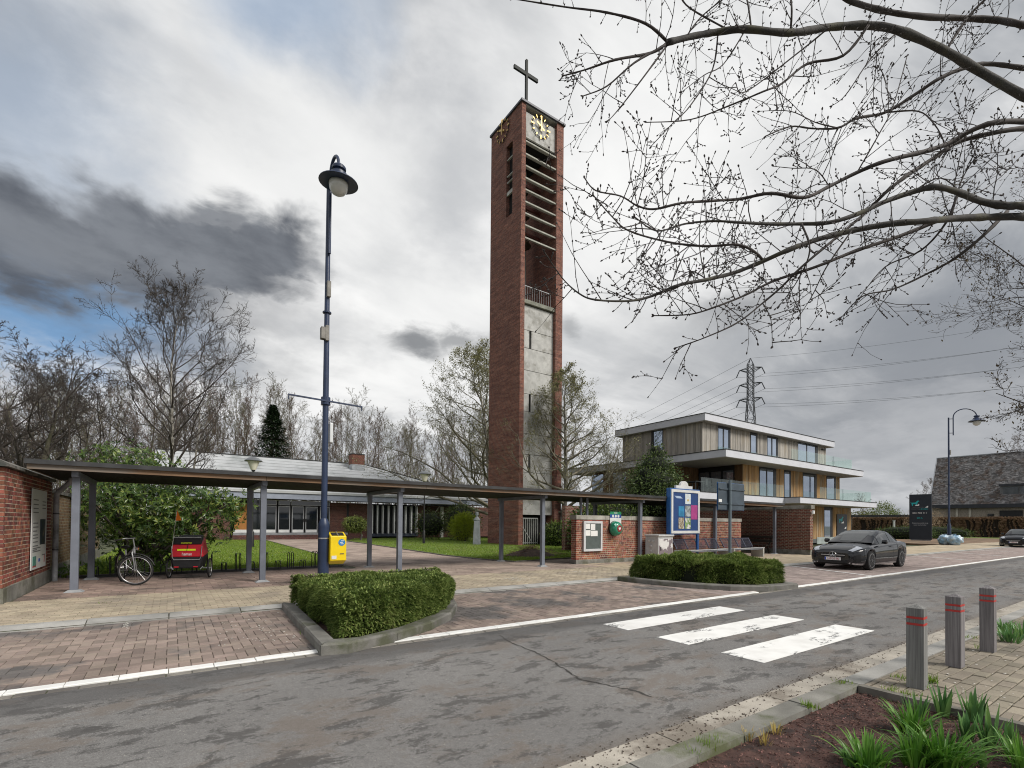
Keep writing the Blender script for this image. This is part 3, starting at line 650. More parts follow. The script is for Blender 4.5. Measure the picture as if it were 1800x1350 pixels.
MB().box(XL+.02, XR-.02, 13.22, 16.52, 2.53, 2.60).build('roof_deck', darkw, can)
x = XL
while x < XR-.1:
    x2 = min(XR, x+4.2); MB().box(x, x2-.006, 13.17, 13.215, 2.475, 2.585).build('fascia_board', fasc, can, bevel=.004); MB().box(x, x2-.006, 16.53, 16.575, 2.475, 2.585).build('fascia_board', fasc, can); x = x2
MB().box(XL-.005, XL+.02, 13.22, 16.52, 2.475, 2.585).build('fascia_board', fasc, can)
fe = MB(); fe.box(XL-.02, XR+.02, 13.14, 16.6, 2.59, 2.64)
for k in range(1500):        # gravel and moss along the roof edge
    x = random.uniform(XL, XR); y = 13.2+abs(random.gauss(0, .25)); s = random.uniform(.006, .018); fe.obox((x, y, 2.642), (s, 0, 0), (0, s, 0), (0, 0, s*.6))
fe.build('roof_felt', felt, can)
MB().box(XL-.03, XR+.03, 13.10, 13.138, 2.575, 2.665).build('felt_edge', mat('felt_edge', (.035, .036, .038), .7, .3, 3), can)
under(can)

# ---- bicycle rack: pairs of bent hoops on a rail
blk = mat('black_steel', (.012, .012, .013), .5, .2, 8)
rk = thing('bicycle_rack', 'low black steel bicycle rack with tall and short hoops along the lawn edge', 'bike rack', (1.5, 16.2, 0))
MB().bar((-1.9, 16.42, .03), (4.6, 16.42, .03), .04, .03).build('rail', blk, rk); MB().bar((-1.9, 16.75, .03), (4.6, 16.75, .03), .03, .03).build('rail', blk, rk)
k = 0
for x in np.arange(-1.6, 4.5, .36):
    h = .50 if k % 2 else .24; q = MB()
    for dx in (-.055, .055):
        ys = 16.42-.0; pts = [(x+dx, ys, .02)]+[(x+dx, ys+.16-.16*math.cos(a), h-.06+.10*math.sin(a)) for a in np.linspace(0, math.pi, 7)]+[(x+dx, ys+.32, .02)]; q.tube(pts, .012, 6)
    q.bar((x-.055, ys+.16, h+.04), (x+.055, ys+.16, h+.04), .012, .012); q.build('hoop', blk, rk, smooth=60); k += 1
under(rk)

# ---- wheel helper (axle along local x)
tyre = mat('tyre_rubber', (.018, .018, .019), .85, .2, 20); alu = mat('aluminium', (.55, .55, .56), .3, .08, 9, metal=.9); chrome = mat('chrome', (.75, .75, .76), .12, .03, metal=1.)
def ring(mb, R_, r, n=40, m=6, axis='x', mi=0):
    pts = [(0, R_*math.cos(a), R_*math.sin(a)) for a in np.linspace(0, 2*math.pi, n, endpoint=False)]; mb.tube(pts, r, m, mi, closed=True)
def bike_wheel(parent, mtx, Rw=.345, spokes=28):
    w = MB(); ring(w, Rw-.018, .019, 44, 8); o = w.build('wheel', tyre, parent, smooth=180); o.matrix_local = mtx
    r = MB(); ring(r, Rw-.045, .010, 44, 6); rr_ = r.build('rim', alu, o, smooth=180)
    s = MB()
    for i in range(spokes):
        a = 2*math.pi*i/spokes; sx = .03 if i % 2 else -.03; s.cyl((sx, .018*math.cos(a+.6), .018*math.sin(a+.6)), (0, (Rw-.05)*math.cos(a), (Rw-.05)*math.sin(a)), .0013, n=4, cap=False)
    s.cyl((-.05, 0, 0), (.05, 0, 0), .017, n=10); s.build('spokes', alu, o); return o
bk = thing('bicycle', 'silver city bicycle with its front wheel turned, parked under the canopy', 'bicycle', (-.66, 14.2, 0))
sil = mat('bike_silver', (.24, .245, .25), .35, .1, 10, metal=.4); bblk = mat('bike_black', (.015, .015, .016), .5, .1)
# bike frame: rear towards the shrub, front towards the road
H_ = Vector((.30, -.954, 0)); S_ = Vector((.954, .30, 0)); Z_ = Vector((0, 0, 1)); ori = Vector((-1.0, 15.2, 0)); LEAN = .06
def B(f, s, z): return ori+H_*f+S_*(s+z*LEAN)+Z_*z
def wmat(c, fwd):
    f = Vector(fwd).normalized(); ax = f.cross(Z_).normalized(); ax = (ax+Z_*-.06).normalized(); f2 = Z_.cross(ax).normalized(); z2 = ax.cross(f2); m = Matrix((ax, f2, z2)).transposed().to_4x4(); m.translation = Vector(c)-Vector((-.66, 14.2, 0)); return m
bike_wheel(bk, wmat(B(-.02, 0, .345), H_)); FWc = B(1.08, 0, .345); st = (H_*.52+S_*.85).normalized(); bike_wheel(bk, wmat(FWc, st))
fr = MB(); bb = B(.43, 0, .29); seat = B(.22, 0, .78); hd = B(.86, 0, .86); hl = B(.90, 0, .70)
for a, b, r in ((bb, seat, .017), (bb, hl, .019), (B(.27, 0, .62), hd, .017), (hl, hd, .021), (bb, B(-.02, .06, .345), .010), (bb, B(-.02, -.06, .345), .010), (B(.26, 0, .66), B(-.02, .06, .345), .008), (B(.26, 0, .66), B(-.02, -.06, .345), .008)): fr.cyl(a, b, r, n=8)
fr.build('frame', sil, bk, smooth=60)
fk = MB(); ax_ = st.cross(Z_).normalized(); crown = FWc+Z_*.40-st*.06
for s in (-.055, .055): fk.tube([FWc+ax_*s, FWc+ax_*s+Z_*.2-st*.02, crown+ax_*s*.9, crown+Z_*.04], [.011, .014, .016, .016], 7)
fk.cyl(crown, hd+Z_*.02, .018, n=8); fk.build('fork', sil, bk, smooth=60)
hb = MB(); top = hd+Z_*.20-st*.03; hb.cyl(hd, top, .014, n=8); hb.tube([top+ax_*-.30-st*.22-Z_*.02, top+ax_*-.27-st*.05+Z_*.02, top+ax_*-.12+Z_*.01, top, top+ax_*.12+Z_*.01, top+ax_*.27-st*.05+Z_*.02, top+ax_*.30-st*.22-Z_*.02], .011, 7); hb.build('handlebar', sil, bk, smooth=60)
for s in (-1, 1): MB().cyl(top+ax_*.295*s-st*.11, top+ax_*.31*s-st*.25-Z_*.03, .017, n=8).build('grip', bblk, bk, smooth=60)
sd_ = MB(); sd_.lathe([(.02, -.03), (.085, 0), (.095, .025), (.07, .05), (.01, .055)], 12, seat+Z_*.05-H_*.04); sd_.cyl(seat, seat+Z_*.06, .013, n=8); sd_.build('saddle', bblk, bk, smooth=60)
mg = MB(); mg.tube([FWc+(st*math.cos(a)+Z_*math.sin(a))*.375 for a in np.linspace(.3, 2.9, 14)], .016, 6); mg.build('mudguard', bblk, bk, smooth=60)
mg = MB(); c_ = B(-.02, 0, .345); mg.tube([c_+(H_*math.cos(a)+Z_*math.sin(a))*.375 for a in np.linspace(.6, 3.3, 14)], .018, 6); mg.build('mudguard', bblk, bk, smooth=60)
hlp = MB(); hlp.lathe([(.012, 0), (.04, .03), (.042, .06), (.0, .065)], 10, crown+st*.05+Z_*.1, axis=st); hlp.build('headlamp', chrome, bk, smooth=60)
for ch in bk.children:
    if ch.name.split('.')[0] != 'wheel': ch.matrix_parent_inverse = Matrix.Translation((.66, -14.2, 0))

# ---- child trailer
T0 = PG(291, 1019); T1 = PG(364, 1017); tc = (T0+T1)/2; tdir = (T1-T0).normalized(); tw = (T1-T0).length
tr = thing('bicycle_trailer', 'red and black child bicycle trailer with an orange pennant under the canopy', 'bike trailer', tc, math.atan2(tdir.y, tdir.x))
red = mat('trailer_red', (.52, .014, .028), .6, .1, 4, .3, 40); tblk = mat('trailer_black', (.012, .012, .014), .7, .2, 6, .3, 40); thi = mat('hi_vis', (.75, .85, .02), .5, .05); org = mat('pennant_orange', (.9, .22, .01), .6, .05); fib = mat('flag_rod', (.55, .55, .52), .5); greyf = mat('trailer_tube', (.30, .31, .32), .4)
hw = tw/2
def trap(y, z0, z1, w0, w1): return [(-w0, y, z0), (w0, y, z0), (w1, y, z1), (-w1, y, z1)]
def hull(a, b):   # loft between two rectangles
    return MB().add(a+b, [(3, 2, 1, 0), (4, 5, 6, 7), (0, 1, 5, 4), (1, 2, 6, 5), (2, 3, 7, 6), (3, 0, 4, 7)])
hull(trap(-.02, .22, .45, hw-.17, hw-.09), trap(.75, .20, .5, hw-.2, hw-.12)).build('tub', tblk, tr, bevel=.03)
hull(trap(-.01, .452, .70, hw-.088, hw-.13), trap(.72, .502, .85, hw-.12, hw-.2)).build('fabric_body', red, tr, bevel=.025)
hull(trap(.02, .702, .86, hw-.135, hw-.16), trap(.6, .852, .90, hw-.2, hw-.22)).build('hood', tblk, tr, bevel=.03)
q = MB().box(-hw+.15, hw-.15, -.004, .03, .845, .868).build('hood_roll', greyf, tr, bevel=.008)
MB().box(-.21, .19, -.026, -.018, .585, .622).build('reflective_band', thi, tr); MB().box(-.14, .10, .002, .01, .735, .75).build('reflective_band', thi, tr); MB().bar((0, -.03, .58), (.03, -.02, .74), .02, .008).build('strap', tblk, tr)
MB().tube([(-hw+.12, -.03, .68), (-hw+.14, -.035, .46), (-hw+.17, -.035, .40), (hw-.17, -.035, .40), (hw-.14, -.035, .46), (hw-.12, -.03, .68)], .009, 6).build('push_bar', greyf, tr, smooth=60)
text('hamax', .085, face_matrix((.0, -.024, .515), (1, 0, 0), (0, 0, 1)), mat('letter_white', (.8, .8, .8), .5), 'lettering', tr)
for s in (-1, 1):
    w = MB(); ring(w, .235, .022, 32, 8); o = w.build('wheel', tyre, tr, smooth=180); o.location = (s*hw, .3, .257); r = MB(); ring(r, .205, .01, 32, 6); r.build('rim', alu, o); s_ = MB()
    for i in range(16): a = 2*math.pi*i/16; s_.cyl((0, 0, 0), (0, .2*math.cos(a), .2*math.sin(a)), .0015, n=4)
    s_.cyl((-.03, 0, 0), (.03, 0, 0), .02, n=10); s_.build('spokes', alu, o); MB().bar((s*(hw-.16), .3, .26), (s*(hw-.02), .3, .257), .03, .03).build('axle', greyf, tr)
    MB().bar((s*(hw-.1), .01, .26), (s*(hw-.16), -.01, .20), .03, .012).build('bracket', greyf, tr)
for s in (-.22, .2): MB().box(s-.05, s+.05, -.045, -.03, .245, .265).build('rear_reflector', red, tr)
fl = MB().cyl((-hw+.13, -.02, .62), (-hw+.22, -.02, 1.42), .006, n=6).build('flag_rod', fib, tr); MB().ext([(-hw+.222, -.022, 1.42), (-hw+.19, -.022, 1.20), (-hw+.33, -.04, 1.21)], (0, .004, 0)).build('pennant', org, fl)

for ch in tr.children:
    if ch.name.split('.')[0] not in ('wheel', 'axle'): ch.scale.z = 1.24

# ---- street lamps
navy = mat('lamp_navy', (.018, .032, .075), .4, .2, 2, .1, 40, spec=.5); bulb = mat('lamp_glass', (.62, .62, .60), .15, .06, 3, spec=.6); boxm = mat('lamp_box_grey', (.22, .21, .19), .7, .2, 6)
def lamp_head(parent, c, s=1., tilt=(0, 0, 0)):
    E = Vector
    hd_ = MB(); hd_.lathe([(.05*s, .46*s), (.16*s, .44*s), (.19*s, .40*s), (.19*s, .34*s), (.14*s, .32*s), (.15*s, .26*s), (.22*s, .24*s), (.24*s, .16*s), (.52*s, .0), (.53*s, -.025*s), (.22*s, -.01*s), (.2*s, .02*s)], 28)
    o = hd_.build('lamp_head', navy, parent, smooth=35); o.location = c; o.rotation_euler = tilt
    g = MB(); g.lathe([(.255*s, -.0), (.26*s, -.08*s), (.24*s, -.2*s), (.17*s, -.31*s), (.06*s, -.37*s), (.002, -.38*s)], 24); g.build('lamp_globe', bulb, o, smooth=180); return o
L1 = PY(568, 1011, 12.1); L1.z = 0; la = thing('street_lamp', 'tall navy swan necked street lamp with a flag bar and the yellow bin', 'street lamp', (L1.x, L1.y, 0), 0, 'swan necked street lamps')
D1 = DEPTH((L1.x, L1.y, 1.5)); zz = lambda v: 1.5+(917.5-v)/FPX*D1
MB().lathe([(.125, 0), (.125, zz(928)), (.128, zz(926)), (.12, zz(921)), (.085, zz(914)), (.07, zz(912))], 20).build('pole_base', navy, la, smooth=40)
MB().lathe([(.07, zz(913)), (.068, zz(700)), (.06, zz(560)), (.05, zz(327))], 16).build('pole', navy, la, smooth=40)
# the arm reaches out over the road
arm = Vector((.12, -1., 0)).normalized(); zt = zz(330)
ap = [Vector((0, 0, zt-1.55))+arm*.09, Vector((0, 0, zt+.2))+arm*.09]+[Vector((0, 0, zt+.26))+arm*(.09+.25-.25*math.cos(a))+Z_*(.36*math.sin(a)) for a in np.linspace(0, math.pi, 12)]+[Vector((0, 0, zt+.2))+arm*.59]
MB().tube(ap, .036, 10).build('swan_neck', navy, la, smooth=60)
for z in (zt-.1, zt-1.3): MB().bar((0, 0, z), Vector((0, 0, z))+arm*.1, .05, .03).build('bracket', navy, la)
e = ap[-1]; lamp_head(la, (e.x, e.y, e.z-.30), .82, (R(4), 0, 0))
zf = zz(706); dirb = Vector((1, -.02, -.035)).normalized(); MB().bar(Vector((0, -.09, zf))-dirb*.84, Vector((0, -.09, zf))+dirb*.84, .035, .035).build('flag_bar', navy, la)
for s in (-1, 1): MB().tube([Vector((0, -.09, zf))+dirb*.82*s, Vector((0, -.09, zf-.1))+dirb*.83*s], .012, 6).build('hook', navy, la)
MB().cyl((0, 0, zf-.08), (0, 0, zf+.1), .105, n=14).build('clamp', navy, la); MB().cyl((0, 0, zz(547)-.03), (0, 0, zz(547)), .1, n=14).build('clamp', navy, la)
MB().box(-.03, .06, -.12, -.04, zz(522), zz(494)).build('junction_box', boxm, la, bevel=.01); MB().box(-.15, -.05, -.12, .02, zz(598), zz(577)).build('junction_box', boxm, la, bevel=.01); MB().box(-.05, .03, -.12, -.05, zz(600), zz(573)).build('junction_box', boxm, la, bevel=.01)
MB().box(.09, .17, -.06, .16, zz(778), zz(743)).build('cabinet_strip', mat('strip_white', (.6, .62, .63), .4, .05), la, bevel=.02)
# yellow bin strapped to the post
yb = thing('litter_bin', 'bright yellow litter bin with a round blue sticker strapped to the lamp post', 'litter bin', (L1.x, L1.y, 0))
yel = mat('bin_yellow', (.78, .56, .004), .4, .05, 3, spec=.5); bx0, bx1 = .10, .47; z0, z1 = zz(993), zz(936)
prof = [(0, z0+.0), (0, z1), (.10, z1), (.34, z1-.10), (.34, z0+.10), (.11, z0)]
bm_ = MB(); bm_.ext([(bx0, .12-y, z) for y, z in prof], (bx1-bx0, 0, 0)); bm_.build('bin_body', yel, yb, bevel=.012, recalc=True)
sl_ = Vector((0, -.30, -.13)).normalized(); nn = Vector((0, -.13, .30)).normalized()
for xa in (.205, .365): MB().obox(Vector((xa, .12-.22, z1-.05))+nn*.004, (.062, 0, 0), sl_*.09, nn*.004).build('opening', bblk, yb)
MB().obox(Vector((.285, .12-.22, z1-.05))+nn*.012, (.010, 0, 0), sl_*.12, nn*.006).build('ash_strip', alu, yb)
fy = .12-.34-.004
MB().lathe([(.08, 0), (.08, .004)], 24, (.36, fy+.003, zz(954)), axis=(0, -1, 0)).build('sticker', mat('sticker_blue', (.02, .20, .50), .5), yb); 
for k, (dx, dz) in enumerate(((.02, .05), (-.015, .0), (.01, -.045))): MB().box(.36+dx*.7-.035, .36+dx*.7+.035, fy-.004, fy-.0015, zz(954)+dz*.75-.008, zz(954)+dz*.75+.008).build('sticker_mark', pw, yb)
MB().box(.32, .41, fy-.003, fy+.001, zz(974)-.01, zz(974)+.01).build('sticker_mark', navy, yb); MB().box(.13, .24, fy-.003, fy+.001, zz(980)-.04, zz(980)+.04).build('sticker', pw, yb)
MB().cyl((0, 0, zz(948)), (0, 0, zz(948)+.03), .132, n=18).build('strap', alu, yb)
# ================================================================ parish hall and tower
hallb = brickmat('hall_brick', (.17, .062, .045), (.12, .048, .038), (.17, .135, .11), stain=.35, course=.5)
HY = 45.2
def hx(u, Y=HY): return PY(u, 930, Y).x
def hz(v, u=520, Y=HY): return PY(u, v, Y).z
hall = thing('parish_hall', 'low brick parish hall with wide pale grey roof, glazed doors and a fin screen', 'building', (hx(560), HY, 0))
XA, XE = PY(266, 860, 44.).x, PY(857, 900, 44.).x
MB().box(hx(580), hx(651), HY, HY+.3, 0, 3.2).build('wall', hallb, hall, uv=True)
MB().box(XA, hx(404), HY, HY+.3, 0, 3.2).build('wall', hallb, hall, uv=True)
MB().box(hx(733), hx(745), HY-.1, HY+.3, 0, 3.2).build('wall', hallb, hall, uv=True); MB().box(hx(745), XE+5, HY+1.4, HY+1.7, 0, 3.2).build('wall', hallb, hall, uv=True)
MB().box(XA, XE+5, HY+1.72, HY+13, 0, 3.1).build('wall', hallb, hall, uv=True)
MB().box(hx(404), hx(580), HY+.32, HY+.5, 0, 3.2).build('inner_wall', mat('hall_dark', (.02, .02, .022), .8), hall)
MB().box(hx(651), hx(733), HY+.5, HY+.7, 0, 3.2).build('inner_wall', MATS['hall_dark'], hall)
MB().box(hx(609), hx(612.5), HY-.02, HY+.02, .3, 3.1).build('downpipe', blk, hall)
white = mat('trim_white', (.62, .63, .63), .5, .1, 2); fr_ = mat('door_alu', (.34, .35, .36), .4, .1, 3, metal=.5); gl_ = glassmat('dark_glass', (.012, .015, .018), .04); bluef = mat('eave_blue_grey', (.27, .30, .37), .5, .12, 1.5); step = brickmat('step_brick', (.16, .06, .05), (.11, .045, .04), (.12, .1, .09), .2, .1)
zb, zt_ = hz(936), hz(890); zk = hz(931)
# steps
MB().box(hx(404), hx(645), HY-1.3, HY+.3, -.05, hz(944)).build('step', step, hall, uv=True, bevel=.01); MB().box(hx(407), hx(640), HY-.75, HY+.3, hz(944), hz(940)).build('step', step, hall, uv=True, bevel=.01); MB().box(hx(409), hx(610), HY-.3, HY+.3, hz(940), zb-.02).build('sill', mat('sill_stone', (.22, .23, .24), .8, .2, 3), hall)
MB().box(hx(411), hx(435), HY-.02, HY+.04, zk, hz(887.5)).build('wood_panel', woodmat('hall_wood', (.42, .19, .055), (.30, .13, .04), axis=2), hall); MB().box(hx(410), hx(436), HY-.03, HY+.03, zb, zk).build('kick_plate', white, hall)
for a, b in ((441, 461), (464, 485.5), (488.5, 509.5), (512.5, 534), (536.5, 558), (562, 579)):
    d = MB(); x0, x1 = hx(a), hx(b); f = .07
    for q in ((x0, x0+f, zb, zt_), (x1-f, x1, zb, zt_), (x0+f, x1-f, zt_-f, zt_)): d.box(q[0], q[1], HY-.03, HY+.03, q[2], q[3])
    o = d.build('door', fr_, hall); MB().box(x0+f, x1-f, HY-.005, HY+.01, zk, zt_-f).build('door_pane', gl_, o); MB().box(x0+f, x1-f, HY-.025, HY+.02, zb, zk).build('kick_plate', white, o)
for u in (533.6, 537): MB().box(hx(u)-.05, hx(u)+.05, HY-.09, HY-.03, hz(917), hz(912)).build('door_handle', blk, hall)
for a, b in ((441, 486), (489, 509.5), (511.5, 579)):
    x0, x1 = hx(a), hx(b); d = MB()
    for q in ((x0, x0+.05, hz(888.5), hz(880)), (x1-.05, x1, hz(888.5), hz(880)), (x0+.05, x1-.05, hz(880)-.05, hz(880)), (x0+.05, x1-.05, hz(888.5), hz(888.5)+.05)): d.box(q[0], q[1], HY-.02, HY+.03, q[2], q[3])
    o = d.build('transom', fr_, hall); MB().box(x0+.05, x1-.05, HY, HY+.01, hz(888.5)+.05, hz(880)-.05).build('transom_pane', gl_, o)
# screen of white fins
for u in (653.5, 662.5, 672, 682, 692, 702, 712, 722, 731.5): 
    x = hx(u); MB().obox((x, HY+.0, (.42+3.05)/2), (.05, 0, 0), (.06, .36, 0), (0, 0, (3.05-.42)/2)).build('fin', white, hall)
MB().box(hx(652), hx(734), HY-.15, HY+.4, .14, .42).build('screen_sill', mat('sill_slate', (.05, .06, .085), .6), hall); MB().box(hx(652), hx(733), HY+.40, HY+.42, .42, 3.05).build('screen_glass', gl_, hall)
MB().box(hx(773), hx(778), HY-.2, HY+.05, 0, 3.1).build('column', mat('column_pale', (.42, .42, .38), .7, .15, 3), hall)
# eaves and hipped roof
roofm = mat('roof_sheet', (.44, .455, .465), .75, .12, .5, .2, 25, col2=(.26, .28, .28), c2=(.5, .7), stretch=(1, .35, 1)); EY = 44.
ez0, ez1 = PY(480, 876.5, EY).z, PY(480, 866.5, EY).z
MB().box(XA, XE, EY, EY+.12, ez0, ez1).build('eave_board', bluef, hall); MB().box(XA, XE, EY+.12, HY+2, ez0+.05, ez0+.1).build('soffit', white, hall); MB().box(XE-.12, XE, EY+.121, EY+16, ez0, ez1).build('eave_board', bluef, hall)
RY = 52.5; rl = PY(400, 800.5, RY); rr2 = PY(641, 815.5, RY); zr = (rl.z+rr2.z)/2; zl = PY(480, 862, EY).z
rf = MB(); rf.add([(XA, EY-.1, zl), (XE+.1, EY-.1, zl), (rr2.x, RY, zr), (XA, RY, zr), (XE+.1, EY+17, zl), (XA, EY+17, zl), (XA, EY-.1, ez1+.02), (XE+.1, EY-.1, ez1+.02), (XE+.1, EY+17, ez1+.02)], [(0, 1, 2, 3), (1, 4, 2), (4, 5, 3, 2), (6, 7, 1, 0), (7, 8, 4, 1)])
ro = rf.build('roof', roofm, hall)
n_ = 9
for i in range(n_):            # seams between the roofing sheets
    t = (i+1)/(n_+1); a = Vector((XA, EY-.1, zl)).lerp(Vector((XA, RY, zr)), t); b = Vector((XE+.1, EY-.1, zl)).lerp(rr2*1., t); b.z = a.z+.0; MB().bar(a+Z_*.012, b+Z_*.012, .05, .015).build('roof_seam', roofm, ro)
MB().bar((XA, RY, zr+.02), (rr2.x, RY, zr+.02), .22, .10).build('ridge_cap', felt, ro); MB().bar((rr2.x, RY, zr+.02), (XE+.1, EY-.1, zl+.03), .22, .10).build('ridge_cap', felt, ro)
cc = PY(626.5, 818, 51.); chx0, chx1 = PY(616, 815, 51.).x, PY(637.5, 815, 51.).x; ctop = PY(626, 800, 51).z
MB().box(chx0, chx1, 50.4, 51.6, cc.z-.9, ctop).build('chimney', brickmat('chimney_brick', (.26, .09, .06), (.2, .07, .05), (.3, .2, .15)), hall, uv=True); MB().box(chx0-.06, chx1+.06, 50.34, 51.66, cc.z-.9, PY(626, 817.5, 51).z).build('flashing', mat('lead', (.4, .42, .44), .6), hall); MB().box(chx0-.04, chx1+.04, 50.36, 51.64, ctop, ctop+.08).build('chimney_cap', felt, hall)
rp = MB(); rp.tube([PY(735, 902, HY-.6), PY(742, 909, HY-.7), PY(752, 911, HY-.7), PY(762, 905, HY-.7), PY(773, 889, HY-.6)], .035, 6); rp.build('hanging_cable', mat('rope', (.3, .29, .26), .8), hall, smooth=60)
under(hall)

# ---- bell tower
T = PG(911, 958.7); TX, TY = T.x, T.y
X2 = PY(988.3, 600, TY).x; Y2 = PX(860.6, 600, TX).y; topz = PY(913.5, 175, TY).z
tow = thing('bell_tower', 'tall red brick bell tower with gilt clocks, concrete louvres and a cross', 'tower', (TX, TY, 0))
tb = brickmat('tower_brick', (.325, .122, .080), (.205, .082, .062), (.28, .21, .17), .22, .08, .012, dirt=(.15, .085, .075), stain=.55, course=.75)
tcn = mat('tower_concrete', (.43, .43, .412), .9, .14, 2.5, .5, 60, fine=.4, col2=(.27, .265, .24), c2=(.48, .68), rnd=.05); ldg = mat('ledge_concrete', (.20, .205, .17), .9, .25, 3, .4)
xa, xb = PY(921.5, 600, TY).x, PY(976.5, 600, TY).x           # opening between the piers
def tz(v, u=922): return PY(u, v, TY).z
zled = tz(526); wt_ = .38
sy0, sy1 = PX(889.8, 320, TX).y, PX(900.8, 320, TX).y; s0, s1 = PX(895, 379, TX).z, PX(895, 254, TX).z
sy0, sy1 = min(sy0, sy1), max(sy0, sy1)
w = MB()                     # left wall with its slot window
w.box(TX, xa, TY, sy0, 0, topz); w.box(TX, xa, sy1, Y2, 0, topz); w.box(TX, xa, sy0, sy1, 0, s0); w.box(TX, xa, sy0, sy1, s1, topz)
w.build('side_wall', tb, tow, uv=True)
MB().box(xb, X2, TY, Y2, 0, topz).build('side_wall', tb, tow, uv=True)
MB().box(xa+.003, xb-.003, Y2-.6, Y2-.2, 0, zled).build('rear_wall', tb, tow, uv=True)
MB().box(xa-.06, xa-.02, sy0-.0+.003, sy1-.003, s0+.09, s1-.003).build('slot_backing', mat('void_dark', (.012, .012, .012), .9), tow)  # added dark sheet, gives the slot its inner darkness by colour
MB().box(TX+.1, xa-.1, sy0, sy1, s0-.0, s0+.08).build('slot_sill', ldg, tow)
for v in (278, 307, 318, 340): zz_ = PX(895, v, TX).z; MB().box(TX+.05, xa-.2, sy0+.01, sy1-.01, zz_, zz_+(.25 if v == 340 else .06)).build('slot_bar', tcn, tow)
rec = TY+.28
jv = [526+5, 575.5, 607.4, 647, 689, 720.5, 760, 797, 829, 866, 905]
for a, b in zip(jv, jv[1:]):
    z1_, z0_ = tz(a), tz(b)
    hs = any(abs(a-q) < 3 for q in (575.5, 689, 797))
    if hs:
        xs0, xs1 = PY(934.6, 600, TY).x, PY(938.4, 600, TY).x
        MB().box(xa+.003, xs0, rec, rec+.12, z0_+.015, z1_-.015).build('concrete_panel', tcn, tow, bevel=.01); MB().box(xs1, xb-.003, rec, rec+.12, z0_+.015, z1_-.015).build('concrete_panel', tcn, tow, bevel=.01)
    else: MB().box(xa+.003, xb-.003, rec, rec+.12, z0_+.015, z1_-.015).build('concrete_panel', tcn, tow, bevel=.01)
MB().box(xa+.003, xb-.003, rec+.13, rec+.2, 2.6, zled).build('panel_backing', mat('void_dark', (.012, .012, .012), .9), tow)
MB().box(xa+.003, xb-.003, rec+.2, Y2-.6, zled-.3, zled).build('belfry_floor', ldg, tow)
MB().box(xa-.0+.003, xb-.003, TY+.1, rec+.4, tz(530), tz(523)).build('ledge', ldg, tow, bevel=.015)
# railing
ry = rec+.02; rz0, rz1 = tz(523), tz(497)
MB().bar((xa+.02, ry, rz1), (xb-.25, ry, rz1), .05, .05).build('rail', greyf, tow)
for i in range(13): x = xa+.06+(xb-.3-xa)*i/12; MB().cyl((x, ry, rz0), (x, ry, rz1), .014, n=6).build('baluster', greyf, tow)
# louvres
for v in (242.7, 265.5, 286.6, 308, 328.7, 350.3, 370.8, 391.8, 414):
    z = tz(v); MB().add([(xa+.003, TY+.06, z-.10), (xb-.003, TY+.06, z-.10), (xb-.003, TY+.55, z+.14), (xa+.003, TY+.55, z+.14), (xa+.003, TY+.06, z), (xb-.003, TY+.06, z), (xb-.003, TY+.55, z+.22), (xa+.003, TY+.55, z+.22)], [(0, 3, 2, 1), (4, 5, 6, 7), (0, 1, 5, 4), (1, 2, 6, 5), (2, 3, 7, 6), (3, 0, 4, 7)]).build('louvre', mat('louvre_concrete', (.34, .34, .30), .85, .15, 3, .3), tow)
# top: clock panel, roof
zc0, zc1 = tz(234), tz(189)
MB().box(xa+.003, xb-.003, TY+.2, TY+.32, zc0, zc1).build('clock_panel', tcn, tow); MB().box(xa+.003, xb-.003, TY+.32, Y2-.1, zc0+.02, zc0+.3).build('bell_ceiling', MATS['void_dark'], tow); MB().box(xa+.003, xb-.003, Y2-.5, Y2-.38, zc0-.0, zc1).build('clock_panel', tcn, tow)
roofd = mat('tower_roof', (.06, .065, .085), .5, .2, 3); MB().box(TX-.10, X2+.10, TY-.12, Y2+.10, topz, topz+.14).build('roof', roofd, tow); MB().box(TX+.02, X2-.02, TY+.02, Y2-.02, topz-.06, topz-.001).build('soffit', tcn, tow)
